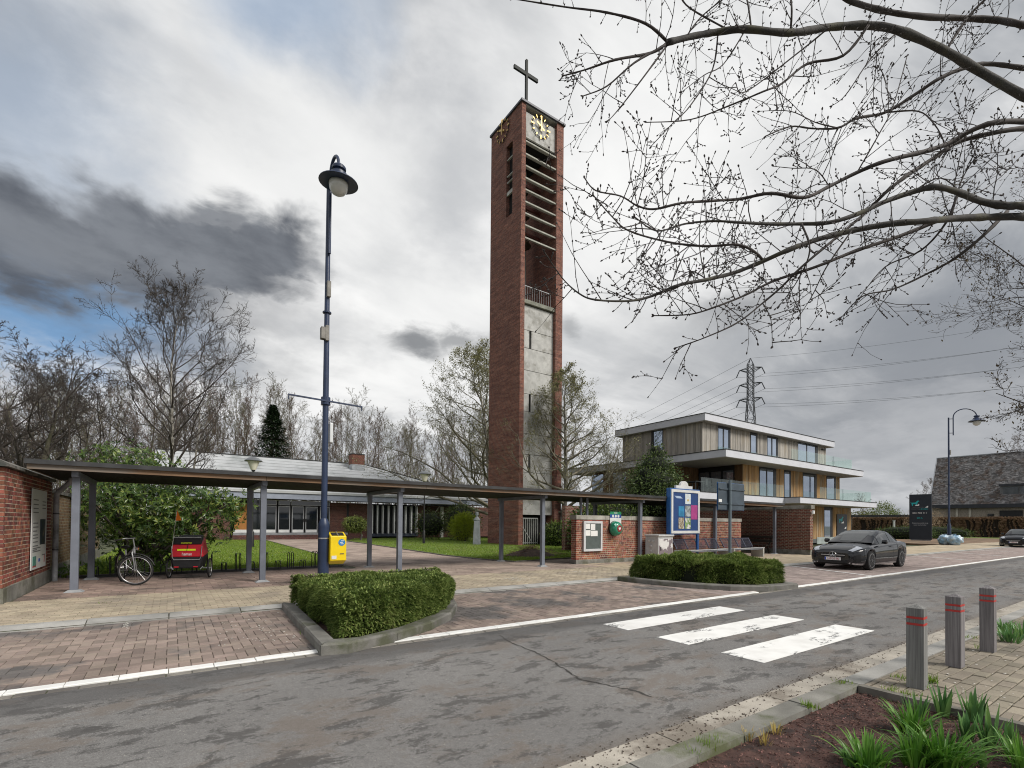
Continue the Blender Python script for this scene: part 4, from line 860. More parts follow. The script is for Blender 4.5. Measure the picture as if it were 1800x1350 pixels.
# bells in their frame
brz = mat('bell_bronze', (.06, .05, .035), .5, .2, 6, metal=.6); ym = (TY+Y2)/2
for z, r in ((tz(400), .65), (tz(345), .52), (tz(300), .42)):
    MB().lathe([(r*1.0, 0), (r*.92, r*.12), (r*.62, r*.7), (r*.5, r*1.2), (r*.35, r*1.4), (.05, r*1.45)], 18, ((xa+xb)/2-.2, ym, z)).build('bell', brz, tow, smooth=60)
    MB().bar((xa+.01, ym, z+r*1.5), (xb-.01, ym, z+r*1.5), .16, .2).build('bell_beam', mat('beam_red', (.10, .03, .025), .7), tow)
MB().box(xb-.9, xb-.55, Y2-1., Y2-.75, zled, zc0).build('bell_frame_post', tcn, tow)
gold = mat('clock_gilt', (.42, .29, .09), .35, .08, 6, metal=.6); cblk = mat('clock_black', (.015, .015, .016), .6)
def clock(c, right, nrm, rad, hour, minute):
    right, nrm = Vector(right), Vector(nrm); up = Vector((0, 0, 1)); c = Vector(c)
    q = MB(); q.tube([c+nrm*.06+(right*math.sin(a)+up*math.cos(a))*rad for a in np.linspace(0, 2*math.pi, 36, endpoint=False)], .028, 6, closed=True); cl = q.build('clock_ring', cblk, tow)
    for h in range(12):
        a = h*math.pi/6; d = right*math.sin(a)+up*math.cos(a); s = d.cross(nrm); big = h % 3 == 0
        MB().obox(c+nrm*.1+d*rad, d*(.13 if big else .10), s*(.05 if big else .032), nrm*.02).build('hour_mark', gold, tow)
    for ang, L, wd, off in ((hour*math.pi/6+minute*math.pi/360, rad*.6, .06, .15), (minute*math.pi/30, rad*1.05, .04, .19)):
        d = right*math.sin(ang)+up*math.cos(ang); s = d.cross(nrm); MB().obox(c+nrm*off+d*(L/2-.17), d*(L/2+.17), s*wd, nrm*.015).build('clock_hand', gold, tow)
    MB().lathe([(.07, 0), (.07, .2)], 12, c, axis=nrm).build('clock_hub', gold, tow)
cz = (zc0+zc1)/2; hwid = (zc1-zc0)/2
clock((PY(949, 224, TY+.2).x, TY+.2, PY(949, 225, TY+.2).z), (1, 0, 0), (0, -1, 0), hwid*.80, 10, 0)
pc = PX(885.5, 231, TX); clock((TX, pc.y, pc.z), (0, -1, 0), (-1, 0, 0), hwid*.80, 10, 0)
# cross
crm = mat('cross_dark', (.010, .014, .012), .7, .2, 3); cxp = PY(925, 176, TY+.35); ct = PY(924.5, 105, TY+.35); cm_ = PY(924.5, 130, TY+.35)
MB().box(cxp.x-.08, cxp.x+.08, TY+.27, TY+.43, topz+.1, ct.z).build('cross_upright', crm, tow); ca, cb_ = PY(903.5, 117, TY+.35), PY(945, 143, TY+.35); MB().box(ca.x, cb_.x, TY+.28, TY+.42, cm_.z-.12, cm_.z+.12).build('cross_arm', crm, tow)
# ground floor: gate
gp_ = mat('gate_white', (.42, .43, .42), .5, .1, 5); gz = PY(935, 911, TY+.2).z
for i in range(9): x = xa+.05+(PY(945, 930, TY+.2).x-xa-.05)*i/8; MB().bar((x, TY+.2, .05), (x, TY+.2, gz), .035, .035).build('gate_bar', gp_, tow)
gx = PY(945, 930, TY+.2).x
for z in (.15, gz): MB().bar((xa+.02, TY+.2, z), (gx, TY+.2, z), .05, .05).build('gate_rail', gp_, tow)
MB().bar((xa+.05, TY+.16, gz*.72), (xa+(gx-xa)*.6, TY+.16, .25), .03, .03).build('gate_brace', gp_, tow)
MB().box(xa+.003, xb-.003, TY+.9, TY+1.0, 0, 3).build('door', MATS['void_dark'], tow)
under(tow)

# ---- garden things
def garden_lamp(p, label):
    t = thing('garden_lamp', label, 'garden lamp', (p.x, p.y, 0), 0, 'garden lamps'); H = 4.9
    MB().lathe([(.10, 0), (.10, .85), (.06, .92), (.045, 1.0), (.04, H-.6), (.09, H-.58), (.10, H-.5)], 14).build('post', bblk, t, smooth=40)
    MB().lathe([(.13, H-.5), (.32, H-.02), (.32, H+.0)], 18).build('lantern', mat('lantern_glass', (.62, .60, .50), .3, .1, 3), t, smooth=40); MB().lathe([(.46, H), (.47, H+.03), (.26, H+.19), (.12, H+.24), (.0, H+.26)], 18).build('hood', mat('lamp_hood', (.13, .14, .15), .5), t, smooth=40)
garden_lamp(PG(745, 955.5), 'slim black garden lamp with white lantern on the lawn before the fin screen'); garden_lamp(PG(443, 962), 'slim black garden lamp with white lantern standing left of the path to the hall')
bp = PG(838, 957); bu = thing('portrait_bust', 'grey stone portrait bust on a tall square pedestal beside the tower', 'statue', (bp.x, bp.y, 0), R(-35))
stn = mat('bust_stone', (.22, .235, .25), .75, .15, 4, .3); MB().add([(-.26, -.26, 0), (.26, -.26, 0), (.26, .26, 0), (-.26, .26, 0), (-.19, -.19, 1.62), (.19, -.19, 1.62), (.19, .19, 1.62), (-.19, .19, 1.62)], [(4, 5, 6, 7), (0, 1, 5, 4), (1, 2, 6, 5), (2, 3, 7, 6), (3, 0, 4, 7)]).build('pedestal', stn, bu, bevel=.02)
def blobmesh(parts, name, m, parent, rem=.05):
    b = MB()
    for (c, rx, ry, rz) in parts:
        o = len(b.v); n, k = 14, 9
        pts = [(c[0]+rx*math.sin(math.pi*j/k)*math.cos(2*math.pi*i/n), c[1]+ry*math.sin(math.pi*j/k)*math.sin(2*math.pi*i/n), c[2]+rz*math.cos(math.pi*j/k)) for j in range(k+1) for i in range(n)]
        b.add(pts, [(j*n+i, j*n+(i+1) % n, (j+1)*n+(i+1) % n, (j+1)*n+i) for j in range(k) for i in range(n)])
    ob = b.build(name, m, parent, smooth=180); r = ob.modifiers.new('remesh', 'REMESH'); r.mode = 'VOXEL'; r.voxel_size = rem; r.use_smooth_shade = True; return ob
blobmesh([((0, 0, 1.70), .25, .17, .14), ((0, .0, 1.80), .16, .13, .14), ((0, 0, 1.93), .075, .08, .12), ((0, -.01, 2.10), .115, .135, .15), ((0, -.13, 2.08), .03, .04, .05), ((0, -.02, 2.20), .12, .13, .07), ((.115, 0, 2.09), .02, .03, .04), ((-.115, 0, 2.09), .02, .03, .04), ((0, -.11, 2.01), .05, .04, .04)], 'bust', stn, bu, .018)
# ================================================================ low wall with defibrillator, notice boards, benches
AY = 13.62; AX0, AX1 = PY(1013, 950, AY).x, PY(1303, 950, AY).x
az = lambda v, u=1013: PY(u, v, AY).z
aw = thing('brick_wall', 'low red brick wall with concrete cap and plinth carrying the green defibrillator', 'wall', (AX0, AY, 0))
ztop = 1.82; zcp = 1.66
MB().box(AX0+.012, AX1-.012, AY+.012, AY+.30, .15, zcp).build('wall_core', mortar, aw)
MB().box(AX0-.015, AX1+.015, AY-.015, AY+.33, -.1, .155).build('plinth', plin, aw, bevel=.01)
x = AX0-.02
while x < AX1: x2 = min(x+1.5, AX1+.02); MB().box(x, x2-.008, AY-.02, AY+.335, zcp, ztop).build('cap_stone', mat('cap_pale', (.34, .325, .29), .85, .2, 2, .4, 60, rnd=.08, col2=(.22, .21, .18)), aw, bevel=.008); x = x2
abr = mat('low_wall_brick', (.235, .078, .048), .85, .25, 5, .5, 120, rnd=.45, fine=.3, col2=(.13, .05, .042), c2=(.52, .66))
brick_face(aw, (AX0, AY+.012, 0), (1, 0, 0), AX1-AX0, .155, zcp, (0, -1, 0), abr, keep=0, seed=21); brick_face(aw, (AX0+.012, AY+.3, 0), (0, -1, 0), .29, .155, zcp, (-1, 0, 0), abr, keep=0, seed=22)
for u in (1021, 1032): x = PY(u, 905, AY+.15).x; MB().cyl((x, AY+.15, ztop), (x, AY+.15, 2.49), .05, n=12).build('roof_prop', steel, aw, smooth=60)
for u in (1285, ): x = PY(u, 905, AY+.2).x; MB().cyl((x, AY+.2, ztop), (x, AY+.2, 2.49), .05, n=12).build('roof_prop', steel, aw, smooth=60)
under(aw)
# notice case
def ax(u): return PY(u, 940, AY-.05).x
def avz(v, u): return PY(u, v, AY-.05).z
nc = thing('notice_case', 'aluminium framed glazed notice case with white papers on the low brick wall', 'notice board', (ax(1041), AY, avz(968, 1041)))
x0, x1, z0, z1 = ax(1025.5), ax(1058), avz(969, 1041), avz(916, 1041); y0 = AY-.09
for q in ((x0, x0+.09, z0, z1), (x1-.09, x1, z0, z1), (x0+.09, x1-.09, z0, z0+.09), (x0+.09, x1-.09, z1-.09, z1)): MB().box(q[0], q[1], y0, AY-.006, q[2], q[3]).build('frame_bar', mat('case_alu', (.55, .56, .57), .4, .06, 4), nc, bevel=.006)
MB().box(x0+.09, x1-.09, y0+.03, AY-.006, z0+.09, z1-.09).build('back_board', mat('case_felt', (.085, .105, .10), .9, .1, 8), nc)
ppr = mat('paper_white', (.72, .72, .70), .8, .06, 6)
W_, H_2 = x1-x0-.18, z1-z0-.18
for (a, b, c, d) in ((.0, .30, .78, 1.), (.35, .64, .74, .98), (.0, .32, .52, .74), (.35, .80, .50, .72)): MB().box(x0+.09+a*W_, x0+.09+b*W_, y0+.02, y0+.029, z0+.09+c*H_2, z0+.09+d*H_2-.004).build('paper', ppr, nc)
under(nc)
# defibrillator
dx = ax(1080); dz_ = avz(929, 1080)
df = thing('defibrillator', 'round green defibrillator cabinet under its blue and white sign on the brick wall', 'defibrillator', (dx, AY, dz_))
grn = mat('aed_green', (.015, .22, .13), .3, .08, 4, spec=.5, coat=.4)
MB().lathe([(.30, 0), (.30, .05), (.28, .06)], 32, (dx, AY-.02, dz_), axis=(0, -1, 0)).build('back_plate', bblk, df, smooth=40)
MB().lathe([(.29, .06), (.285, .12), (.25, .22), (.19, .28), (.13, .30), (.10, .29)], 36, (dx, AY-.02, dz_), axis=(0, -1, 0)).build('cover', grn, df, smooth=40)
MB().lathe([(.135, .3), (.12, .31)], 28, (dx, AY-.02, dz_), axis=(0, -1, 0)).build('badge', mat('aed_red', (.22, .02, .02), .4), df)
ht = [(.0, -.07), (.055, -.01), (.06, .03), (.03, .055), (.0, .03), (-.03, .055), (-.06, .03), (-.055, -.01)]; MB().ext([(dx+a, AY-.332, dz_+b) for a, b in ht], (0, .004, 0)).build('heart_mark', pw, df)
MB().obox((dx-.14, AY-.26, dz_+.15), (.07, 0, .03), (0, .02, .02), (-.01, 0, .03)).build('hinge', mat('aed_pale', (.3, .55, .48), .4), df)
sx0, sx1 = ax(1072.5), ax(1092); sz0, sz1 = avz(921, 1082), avz(899.5, 1082)
hh = sz1-sz0
MB().box(sx0, sx1, AY-.045, AY-.03, sz0, sz0+hh*.5).build('sign_plate', pw, df); MB().box(sx0, sx1, AY-.045, AY-.03, sz0+hh*.5, sz0+hh*.78).build('sign_plate', mat('sign_blue', (.02, .06, .26), .4), df); MB().box(sx0, sx1, AY-.045, AY-.03, sz0+hh*.78, sz1).build('sign_plate', mat('sign_green', (.02, .25, .11), .4), df)
text('AED', hh*.2, face_matrix(((sx0+sx1)/2, AY-.047, sz0+hh*.89), (1, 0, 0), (0, 0, 1)), pw, 'lettering', df)
for k in (-1, 0, 1): MB().lathe([(.055, 0), (.055, .004)], 16, ((sx0+sx1)/2+k*.15, AY-.045, sz0+hh*.64), axis=(0, -1, 0)).build('pictogram', pw, df)
under(df)
# utility cabinet
cy = 12.75; cx0, cx1 = PY(1157, 960, cy).x, PY(1183, 960, cy).x
ucab = thing('utility_cabinet', 'pale utility cabinet with peeling grey front beside the benches', 'cabinet', ((cx0+cx1)/2, cy, 0))
cg = mat('cabinet_grey', (.50, .505, .505), .6, .12, 3); cw = mat('cabinet_front', (.70, .69, .68), .6, .1, 3, col2=(.21, .175, .19), c2=(.50, .54))
cdep = .65; ctz = PY(1170, 943, cy).z
MB().box(cx0, cx1, cy, cy+cdep, 0, ctz).build('body', cg, ucab, bevel=.015); MB().box(cx0+.04, cx1-.04, cy-.012, cy+.001, .08, ctz-.1).build('front_panel', cw, ucab, bevel=.004); MB().box(cx0-.03, cx1+.03, cy-.05, cy+cdep+.03, ctz, ctz+.07).build('lid', cg, ucab, bevel=.02)
MB().box(cx0+.12, cx0+.17, cy-.02, cy-.012, ctz*.45, ctz*.6).build('lock', bblk, ucab)
for (a, b) in ((.2, .82), (.42, .82), (.32, .62), (.3, .42)): MB().lathe([(.055, 0), (.055, .04), (.04, .05)], 14, (cx0, cy+cdep*(1-a)-.1, ctz*b), axis=(-1, 0, 0)).build('socket_cap', mat('cap_grey', (.5, .5, .5), .5), ucab, smooth=40)
under(ucab)
# blue information board
by = 12.95; bx0, bx1 = PY(1179.5, 900, by).x, PY(1229, 900, by).x; bz0, bz1 = PY(1200, 937.5, by).z, PY(1200, 861, by).z
ib = thing('information_board', 'blue framed information board with posters and a white crest on top', 'notice board', ((bx0+bx1)/2, by, 0))
blu = mat('board_blue', (.02, .10, .30), .4, .1, 3); blud = mat('board_back_blue', (.015, .055, .19), .5, .1, 3)
for x in (bx0+.04, bx1-.04): MB().box(x-.045, x+.045, by+.02, by+.11, 0, bz0+.3).build('leg', blu, ib)
MB().box(bx0-.05, bx1+.05, by, by+.2, bz0-.05, bz1+.05).build('case', blu, ib, bevel=.02)
for q in ((bx0, bx0+.11, bz0, bz1), (bx1-.11, bx1, bz0, bz1), (bx0+.11, bx1-.11, bz0, bz0+.11), (bx0+.11, bx1-.11, bz1-.11, bz1)): MB().box(q[0], q[1], by-.03, by-.001, q[2], q[3]).build('frame_bar', pw, ib)
MB().box(bx0+.11, bx1-.11, by-.008, by-.001, bz0+.11, bz1-.11).build('back_panel', blud, ib)
W_, H_2 = bx1-bx0-.22, bz1-bz0-.22; px = lambda a: bx0+.11+a*W_; pz = lambda b: bz0+.11+b*H_2
pos_ = [mat('poster_pale', (.62, .68, .70), .6, .08, 6), mat('poster_blue', (.03, .22, .42), .6, .2, 4), mat('poster_photo', (.20, .22, .22), .6, .5, 9, col2=(.5, .55, .58)), mat('poster_magenta', (.38, .05, .22), .6, .12, 6), mat('poster_brown', (.24, .19, .12), .6, .6, 14, col2=(.55, .52, .45)), mat('poster_green', (.2, .3, .12), .6, .4, 9, col2=(.62, .62, .6), c2=(.5, .55))]
for (a, b, c, d, k) in ((.48, .70, .70, .97, 0), (.22, .44, .37, .64, 1), (.48, .70, .37, .66, 2), (.72, .98, .30, .68, 3), (.22, .44, .05, .34, 4), (.48, .70, .05, .34, 5)): MB().box(px(a), px(b), by-.014, by-.0085, pz(c), pz(d)).build('poster', pos_[k], ib)
MB().lathe([(.05, 0), (.05, .003)], 12, (px(.59), by-.0145, pz(.80)), axis=(0, -1, 0)).build('poster_mark', mat('poster_yellow', (.6, .38, .05), .6), ib)
pl_ = [(px(.05), pz(.90)), (px(.28), pz(.90)), (px(.38), pz(.84)), (px(.15), pz(.84))]; MB().ext([(a, by-.012, b) for a, b in pl_], (0, .004, 0)).build('pale_strip', mat('strip_pale', (.35, .45, .6), .3), ib)
mid = (bx0+bx1)/2; cr = [(mid-.55, bz1+.05), (mid+.55, bz1+.05), (mid+.55, bz1+.18)]+[(mid+.26*math.cos(a), bz1+.18+.2*math.sin(a)) for a in np.linspace(0, math.pi, 12)]+[(mid-.55, bz1+.18)]
MB().ext([(a, by+.05, b) for a, b in cr], (0, .1, 0)).build('crest', pw, ib); under(ib)
# benches: concrete ends, plank seat and perforated metal back
bcon = mat('bench_concrete', (.42, .415, .39), .85, .15, 3, .3); bmesh_m = mat('bench_back_metal', (.05, .055, .085), .5, .15, 4)
def bench(u0, u1, y, label):
    X0_, X1_ = PY(u0, 965, y).x, PY(u1, 965, y).x
    t = thing('bench', label, 'bench', ((X0_+X1_)/2, y, 0), 0, 'benches along the low brick wall')
    for x in (X0_, X1_-.12): MB().box(x, x+.12, y-.55, y+.05, 0, .44).build('end_block', bcon, t, bevel=.015)
    MB().box(X0_+.121, X1_-.121, y-.53, y+.04, .36, .42).build('seat', mat('bench_seat', (.23, .25, .29), .6, .12, 3), t, bevel=.01)
    MB().box(X0_-.01, X1_+.01, y-.56, y-.5, .425, .455).build('seat_edge', mat('bench_trim', (.5, .51, .52), .5), t)
    n = 4; a = Vector((0, .22, .40)); o = Vector((0, y-.02, .47))
    for i in range(n+1):
        x = X0_+.1+(X1_-X0_-.2)*i/n; MB().bar(Vector((x, 0, 0))+o, Vector((x, 0, 0))+o+a, .05, .03).build('back_rib', bmesh_m, t)
    for k in range(11): p = o+a*((k+.5)/11); MB().bar((X0_+.1, p.y, p.z), (X1_-.1, p.y, p.z), .010, .017).build('back_slat', bmesh_m, t)
    p = o+a; MB().bar((X0_+.08, p.y, p.z), (X1_-.08, p.y, p.z), .04, .04).build('top_rail', bmesh_m, t); under(t)
bench(1186, 1266, 13.0, 'concrete bench with dark perforated back beside the pale utility cabinet'); bench(1270, 1324, 13.0, 'concrete bench with dark perforated back at the far end of the low wall')
# old bench inside the shelter
ob = thing('bench', 'dark old wooden bench inside the brick shelter under the canopy end', 'bench', (25.6, 15.6, 0)); owd = woodmat('old_bench_wood', (.06, .05, .042), (.035, .03, .026), axis=1)
for y in (13.9, 16.4):
    MB().bar((26.45, y, 0), (26.3, y, .45), .07, .09).build('leg', owd, ob); MB().bar((25.9, y, 0), (25.95, y, .42), .07, .09).build('leg', owd, ob); MB().bar((26.4, y, .42), (26.72, y, .95), .07, .06).build('back_leg', owd, ob)
for k in range(3): MB().box(25.85+k*.16, 25.99+k*.16, 13.75, 16.6, .43, .47).build('seat_plank', owd, ob)
for z, x in ((.60, 26.48), (.80, 26.58)): MB().box(x-.02, x+.02, 13.75, 16.6, z, z+.13).build('back_plank', owd, ob)
under(ob)
# ---- brick shelter under the canopy end
sw = thing('brick_shelter', 'brick shelter wall with concrete beam carrying the far end of the canopy', 'wall', (26.95, 12.1, 0))
SX = 26.92; sbk = brickmat('shelter_brick', (.22, .07, .05), (.11, .045, .036), (.30, .25, .19), .215, .08, .013, stain=.3); sbl = brickmat('pillar_brick', (.30, .11, .07), (.22, .075, .05), (.36, .28, .2), .215, .08, .013, stain=.2)
MB().box(SX, SX+.32, 12.05, 21, .26, 2.36).build('side_wall', sbk, sw, uv=True); MB().box(SX-.02, SX+.34, 12.03, 21, -.1, .26).build('plinth', plin, sw); MB().box(SX-.03, SX+.36, 11.98, 21, 2.36, 2.56).build('beam', plin, sw, bevel=.01)
MB().box(SX-9., SX, 20.7, 21, 0, 2.5).build('rear_wall', sbk, sw, uv=True)
MB().box(SX+.05, SX+.2, 11.9, 12.0, 2.1, 2.28).build('security_light', pw, sw, bevel=.02); under(sw)
# ---- traffic sign seen from behind
sy_ = 8.5; sp_ = PY(1283, 950, sy_); sx_ = sp_.x
ts = thing('traffic_sign', 'back of a dark grey rectangular traffic sign on a post in the hedge', 'traffic sign', (sx_, sy_, 0))
sg = mat('sign_back_grey', (.055, .075, .095), .5, .15, 3); sgp = mat('sign_post_grey', (.10, .13, .15), .5, .12, 3); vz = lambda v: PY(1283, v, sy_).z
MB().cyl((sx_, sy_, -.05), (sx_, sy_, vz(844.5)), .045, n=14).build('post', sgp, ts, smooth=60); xs0, xs1 = PY(1262, 870, sy_-.06+.12).x, PY(1308, 870, sy_+.06).x
MB().box(xs0, xs1, sy_+.05, sy_+.075, vz(896.5), vz(849)).build('plate', sg, ts, bevel=.02); MB().box(xs0-.01, xs1+.012, sy_+.078, sy_+.09, vz(897), vz(848.5)).build('face_edge', blu, ts)
for v in (860, 885.5): MB().box(xs0+.03, xs1-.03, sy_+.02, sy_+.05, vz(v)-.02, vz(v)+.02).build('bracket_rail', sg, ts); MB().cyl((sx_, sy_, vz(v)-.025), (sx_, sy_, vz(v)+.025), .055, n=14).build('clamp', sgp, ts)
MB().box(PY(1266, 880, sy_).x, PY(1271.5, 880, sy_).x, sy_+.045, sy_+.05, vz(883), vz(878)).build('sticker', pw, ts); under(ts)

# ================================================================ kerbed islands with clipped hedges
hk = mat('island_kerb', (.165, .16, .145), .9, .25, 2.5, .5, 110, fine=.3, rnd=.12, col2=(.09, .095, .06), c2=(.5, .66))
def island(P, name, label):
    root = MB().prism([tuple(p) for p in P], -.14, ZB-.02).build(name, mulch); struct(root); P = [Vector((p[0], p[1], 0)) for p in P]; c = sum(P, Vector())/len(P)
    inner = [p+(c-p).normalized()*.26 for p in P]
    MB().prism([(p.x, p.y) for p in inner], -.12, .0).build('island_soil', mulch, root)
    for i in range(len(P)-1):
        a, b, a2, b2 = P[i], P[i+1], inner[i], inner[i+1]; d = (b-a); n = max(1, round(d.length/1.0))
        for k in range(n):
            t0, t1 = k/n+.004, (k+1)/n-.004; q = [a.lerp(b, t0), a.lerp(b, t1), a2.lerp(b2, t1), a2.lerp(b2, t0)]; ins = (a2-a)*.1
            m = MB(); zt2 = .075; m.add([(v.x, v.y, -.12) for v in q]+[(v.x, v.y, zt2-.025) for v in q[:2]]+[(q[2].x, q[2].y, zt2), (q[3].x, q[3].y, zt2)]+[((q[0]+ins).x, (q[0]+ins).y, zt2), ((q[1]+ins).x, (q[1]+ins).y, zt2)],
                  [(0, 1, 5, 4), (4, 5, 9, 8), (8, 9, 6, 7), (1, 2, 6, 9, 5), (3, 0, 4, 8, 7), (2, 3, 7, 6)]); m.build('kerb_stone', hk, root)
    return root
P1 = [(1.62, 9.44), (1.45, 5.98), (1.75, 5.90), (2.45, 6.14), (3.1, 6.5), (3.7, 7.02), (4.2, 7.75), (4.55, 8.6), (4.7, 9.44)]
P2 = [(10.05, 9.44), (10.15, 8.35), (10.42, 7.4), (10.85, 6.62), (11.6, 6.12), (12.75, 5.98), (12.95, 6.3), (13.0, 9.44)]
island(P1, 'hedge_island', ''); island(P2, 'hedge_island', '')
def hedge(P, h, n, name, label, cols, seed, size=(.035, .085), rough=.14, cat='hedge', width=.0045):
    """clipped conifer hedge: a lumpy dark body thick with small needle sprays"""
    rr = random.Random(seed); P = [Vector((p[0], p[1], 0)) for p in P]; c = sum(P, Vector())/len(P); xs = [p.x for p in P]; ys = [p.y for p in P]; pp = [(p.x, p.y) for p in P]
    t = thing(name, label, cat, (c.x, c.y, 0), 0, 'clipped hedges on the kerb islands'); core = MB(); core.prism([((p.x-c.x)*.86+c.x, (p.y-c.y)*.86+c.y) for p in P], .0, h*.84)
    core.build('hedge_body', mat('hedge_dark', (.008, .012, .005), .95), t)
    V = []; F = []; per = []
    for i in range(len(P)): per.append((P[i], P[(i+1) % len(P)]))
    L = [(b-a).length for a, b in per]; tot = sum(L)
    from mathutils import noise as mn
    def spray(p, nrm):
        for _ in range(rr.choice((4, 5, 6))):
            d = (nrm+Vector((rr.gauss(0, .65), rr.gauss(0, .65), rr.gauss(.15, .5)))).normalized(); s = rr.uniform(*size); x, y = frame(d); ww = width*rr.uniform(.8, 1.6); o = len(V); m = p+d*s*.55+x*ww*2.0
            tip = p+d*s+Vector((0, 0, -.01)); k = p+d*s*.55-x*ww*2.
            V.extend([tuple(p), tuple(m), tuple(tip), tuple(k)]); F.append((o, o+1, o+2, o+3))
    for i in range(n):
        if rr.random() < .55:        # sides
            r = rr.uniform(0, tot); j = 0
            while r > L[j] and j < len(L)-1: r -= L[j]; j += 1
            a, b = per[j]; d = (b-a).normalized(); nn = Vector((d.y, -d.x, 0)); p = a+d*r
            if nn.dot(p-c) < 0: nn = -nn
            z = h*rr.random()**.8; bul = mn.noise(p*2.1+Vector((0, 0, z*2.5)))*rough-.03-.10*(1-min(1, z/h+.55))-.13*(z/h)**5; spray(Vector((p.x, p.y, z))+nn*bul, nn)
        else:
            for _ in range(30):
                x, y = rr.uniform(min(xs), max(xs)), rr.uniform(min(ys), max(ys))
                if pinp(x, y, pp): break
            p = Vector((x, y, 0)); sc2 = 0.
            for a, b in per:
                d = b-a; nn = Vector((d.y, -d.x, 0)); q = nn.dot(a-c)
                if abs(q) > 1e-6: sc2 = max(sc2, nn.dot(p-c)/q)
            spray(Vector((x, y, h-.03-.16*sc2**7+mn.noise(p*2.2)*rough*.9)), (Vector((0, 0, 1))+(p-c)*.3*sc2**4).normalized())
    me = bpy.data.meshes.new('hedge_sprays'); me.from_pydata(V, [], F); me.materials.append(leafmat(name+'_leaf', cols, .6, .2, .2)); o = link('hedge_sprays', me, t); tag(o, None, kind='stuff'); under(t); return t
yew = [(.026, .046, .011), (.075, .122, .026), (.15, .215, .05), (.30, .37, .11), (.28, .26, .11)]
def shrink(P, d, far=.1):
    P = [Vector((p[0], p[1], 0)) for p in P]; c = sum(P, Vector())/len(P); return [p+(c-p).normalized()*d for p in P]
hedge([(1.76, 9.45), (1.78, 6.32), (2.4, 6.36), (3.15, 6.76), (3.8, 7.3), (4.3, 8.15), (4.6, 9.4)], .55, 17000, 'hedge', 'clipped yew hedge on the kerb island in front of the yellow bin', yew, 3)
hedge([(10.45, 9.3), (10.55, 8.2), (10.85, 7.3), (11.4, 6.6), (12.2, 6.32), (12.75, 6.45), (12.8, 9.3)], .62, 15000, 'hedge', 'clipped yew hedge on the kerb island around the traffic sign post', yew, 4, size=(.05, .13), rough=.22)
# weeds and tufts at the kerbs
tuf = MB(); trr = random.Random(8)
def tuft(p, n, h, s=.06):
    for _ in range(n):
        a = trr.uniform(0, 6.28); r = trr.uniform(0, s); b = Vector((p.x+math.cos(a)*r, p.y+math.sin(a)*r, p.z)); d = Vector((trr.gauss(0, .5), trr.gauss(0, .5), 1)).normalized()*trr.uniform(.5, 1)*h; x = Vector((-d.y, d.x, 0)).normalized()*.004 if abs(d.x)+abs(d.y) > .001 else Vector((.004, 0, 0))
        tuf.add([b-x, b+x, b+d], [(0, 1, 2)])
for u, v, z, n, h, s in ((1330, 1034, -.04, 60, .07, .25), (1115, 1017, 0, 40, .05, .2), (555, 1110, -.03, 60, .08, .25), (575, 1125, -.02, 60, .1, .2), (1610, 1205, 0, 90, .12, .09), (1640, 1200, 0, 60, .12, .05), (1585, 1192, 0, 40, .05, .1), (1730, 1140, 0, 60, .08, .1), (1430, 1245, 0, 30, .06, .06), (1480, 1200, 0, 30, .04, .1), (1570, 1215, .0, 50, .06, .12), (1600, 1222, 0, 40, .05, .12), (1700, 1120, 0, 30, .05, .12), (180, 1060, 0, 20, .03, .2), (540, 1085, -.04, 30, .05, .2), (1420, 1242, .0, 30, .08, .05), (1240, 1320, -.05, 40, .14, .07), (1260, 1310, -.05, 40, .12, .07), (1220, 1335, -.05, 40, .12, .06)): tuft(PG(u, v, z), n, h, s)
tag(tuf.build('weeds', leafmat('weed_leaf', [(.09, .17, .02), (.16, .27, .03), (.28, .34, .06)], .6, .2, .3)), 'green grass tufts and weeds growing in the kerb and paving joints', 'weeds', kind='stuff')

# ================================================================ wooden bollards
bwd = woodmat('bollard_wood', (.23, .23, .222), (.105, .105, .103), axis=2, streak=40, grey=(.045, .045, .042), greyr=(.50, .56)); bwd2 = woodmat('bollard_wood_brown', (.235, .222, .225), (.105, .098, .102), axis=2, streak=36); rdp = mat('reflector_red', (.42, .035, .03), .5, .1, 8)
def bollard(u, v, vt, label, m, rz):
    p = PG(u, v, -.004); t = thing('bollard', label, 'bollard', (p.x, p.y, -.004), rz, 'wooden bollards on the pavement'); D = DEPTH((p.x, p.y, 0)); h = (v-vt)/FPX*D; s = .065; zc = h-.035
    b = MB(); b.box(-s, s, -s, s, 0, zc-.16); b.box(-s*.96, s*.96, -s*.96, s*.96, zc-.16, zc-.135); b.box(-s, s, -s, s, zc-.135, zc-.10); b.box(-s*.96, s*.96, -s*.96, s*.96, zc-.10, zc-.075); b.box(-s, s, -s, s, zc-.075, zc)
    b.add([(-s, -s, zc), (s, -s, zc), (s, s, zc), (-s, s, zc), (0, 0, h)], [(0, 1, 4), (1, 2, 4), (2, 3, 4), (3, 0, 4)]); b.build('post', m, t)
    for z in (zc-.148, zc-.088): MB().box(-s*.985, s*.985, -s*.985, s*.985, z-.0105, z+.0105).build('red_band', rdp, t)
bollard(1612, 1208, 1062, 'weathered wooden bollard with dark lichen, at the corner of the mulch bed', bwd, R(3)); bollard(1679, 1171, 1043, 'brown grey wooden bollard with two red bands, middle of the row of three', bwd2, R(-2)); bollard(1737, 1145, 1029, 'purple grey wooden bollard with two red bands beside the leafy plants', bwd2, R(1))
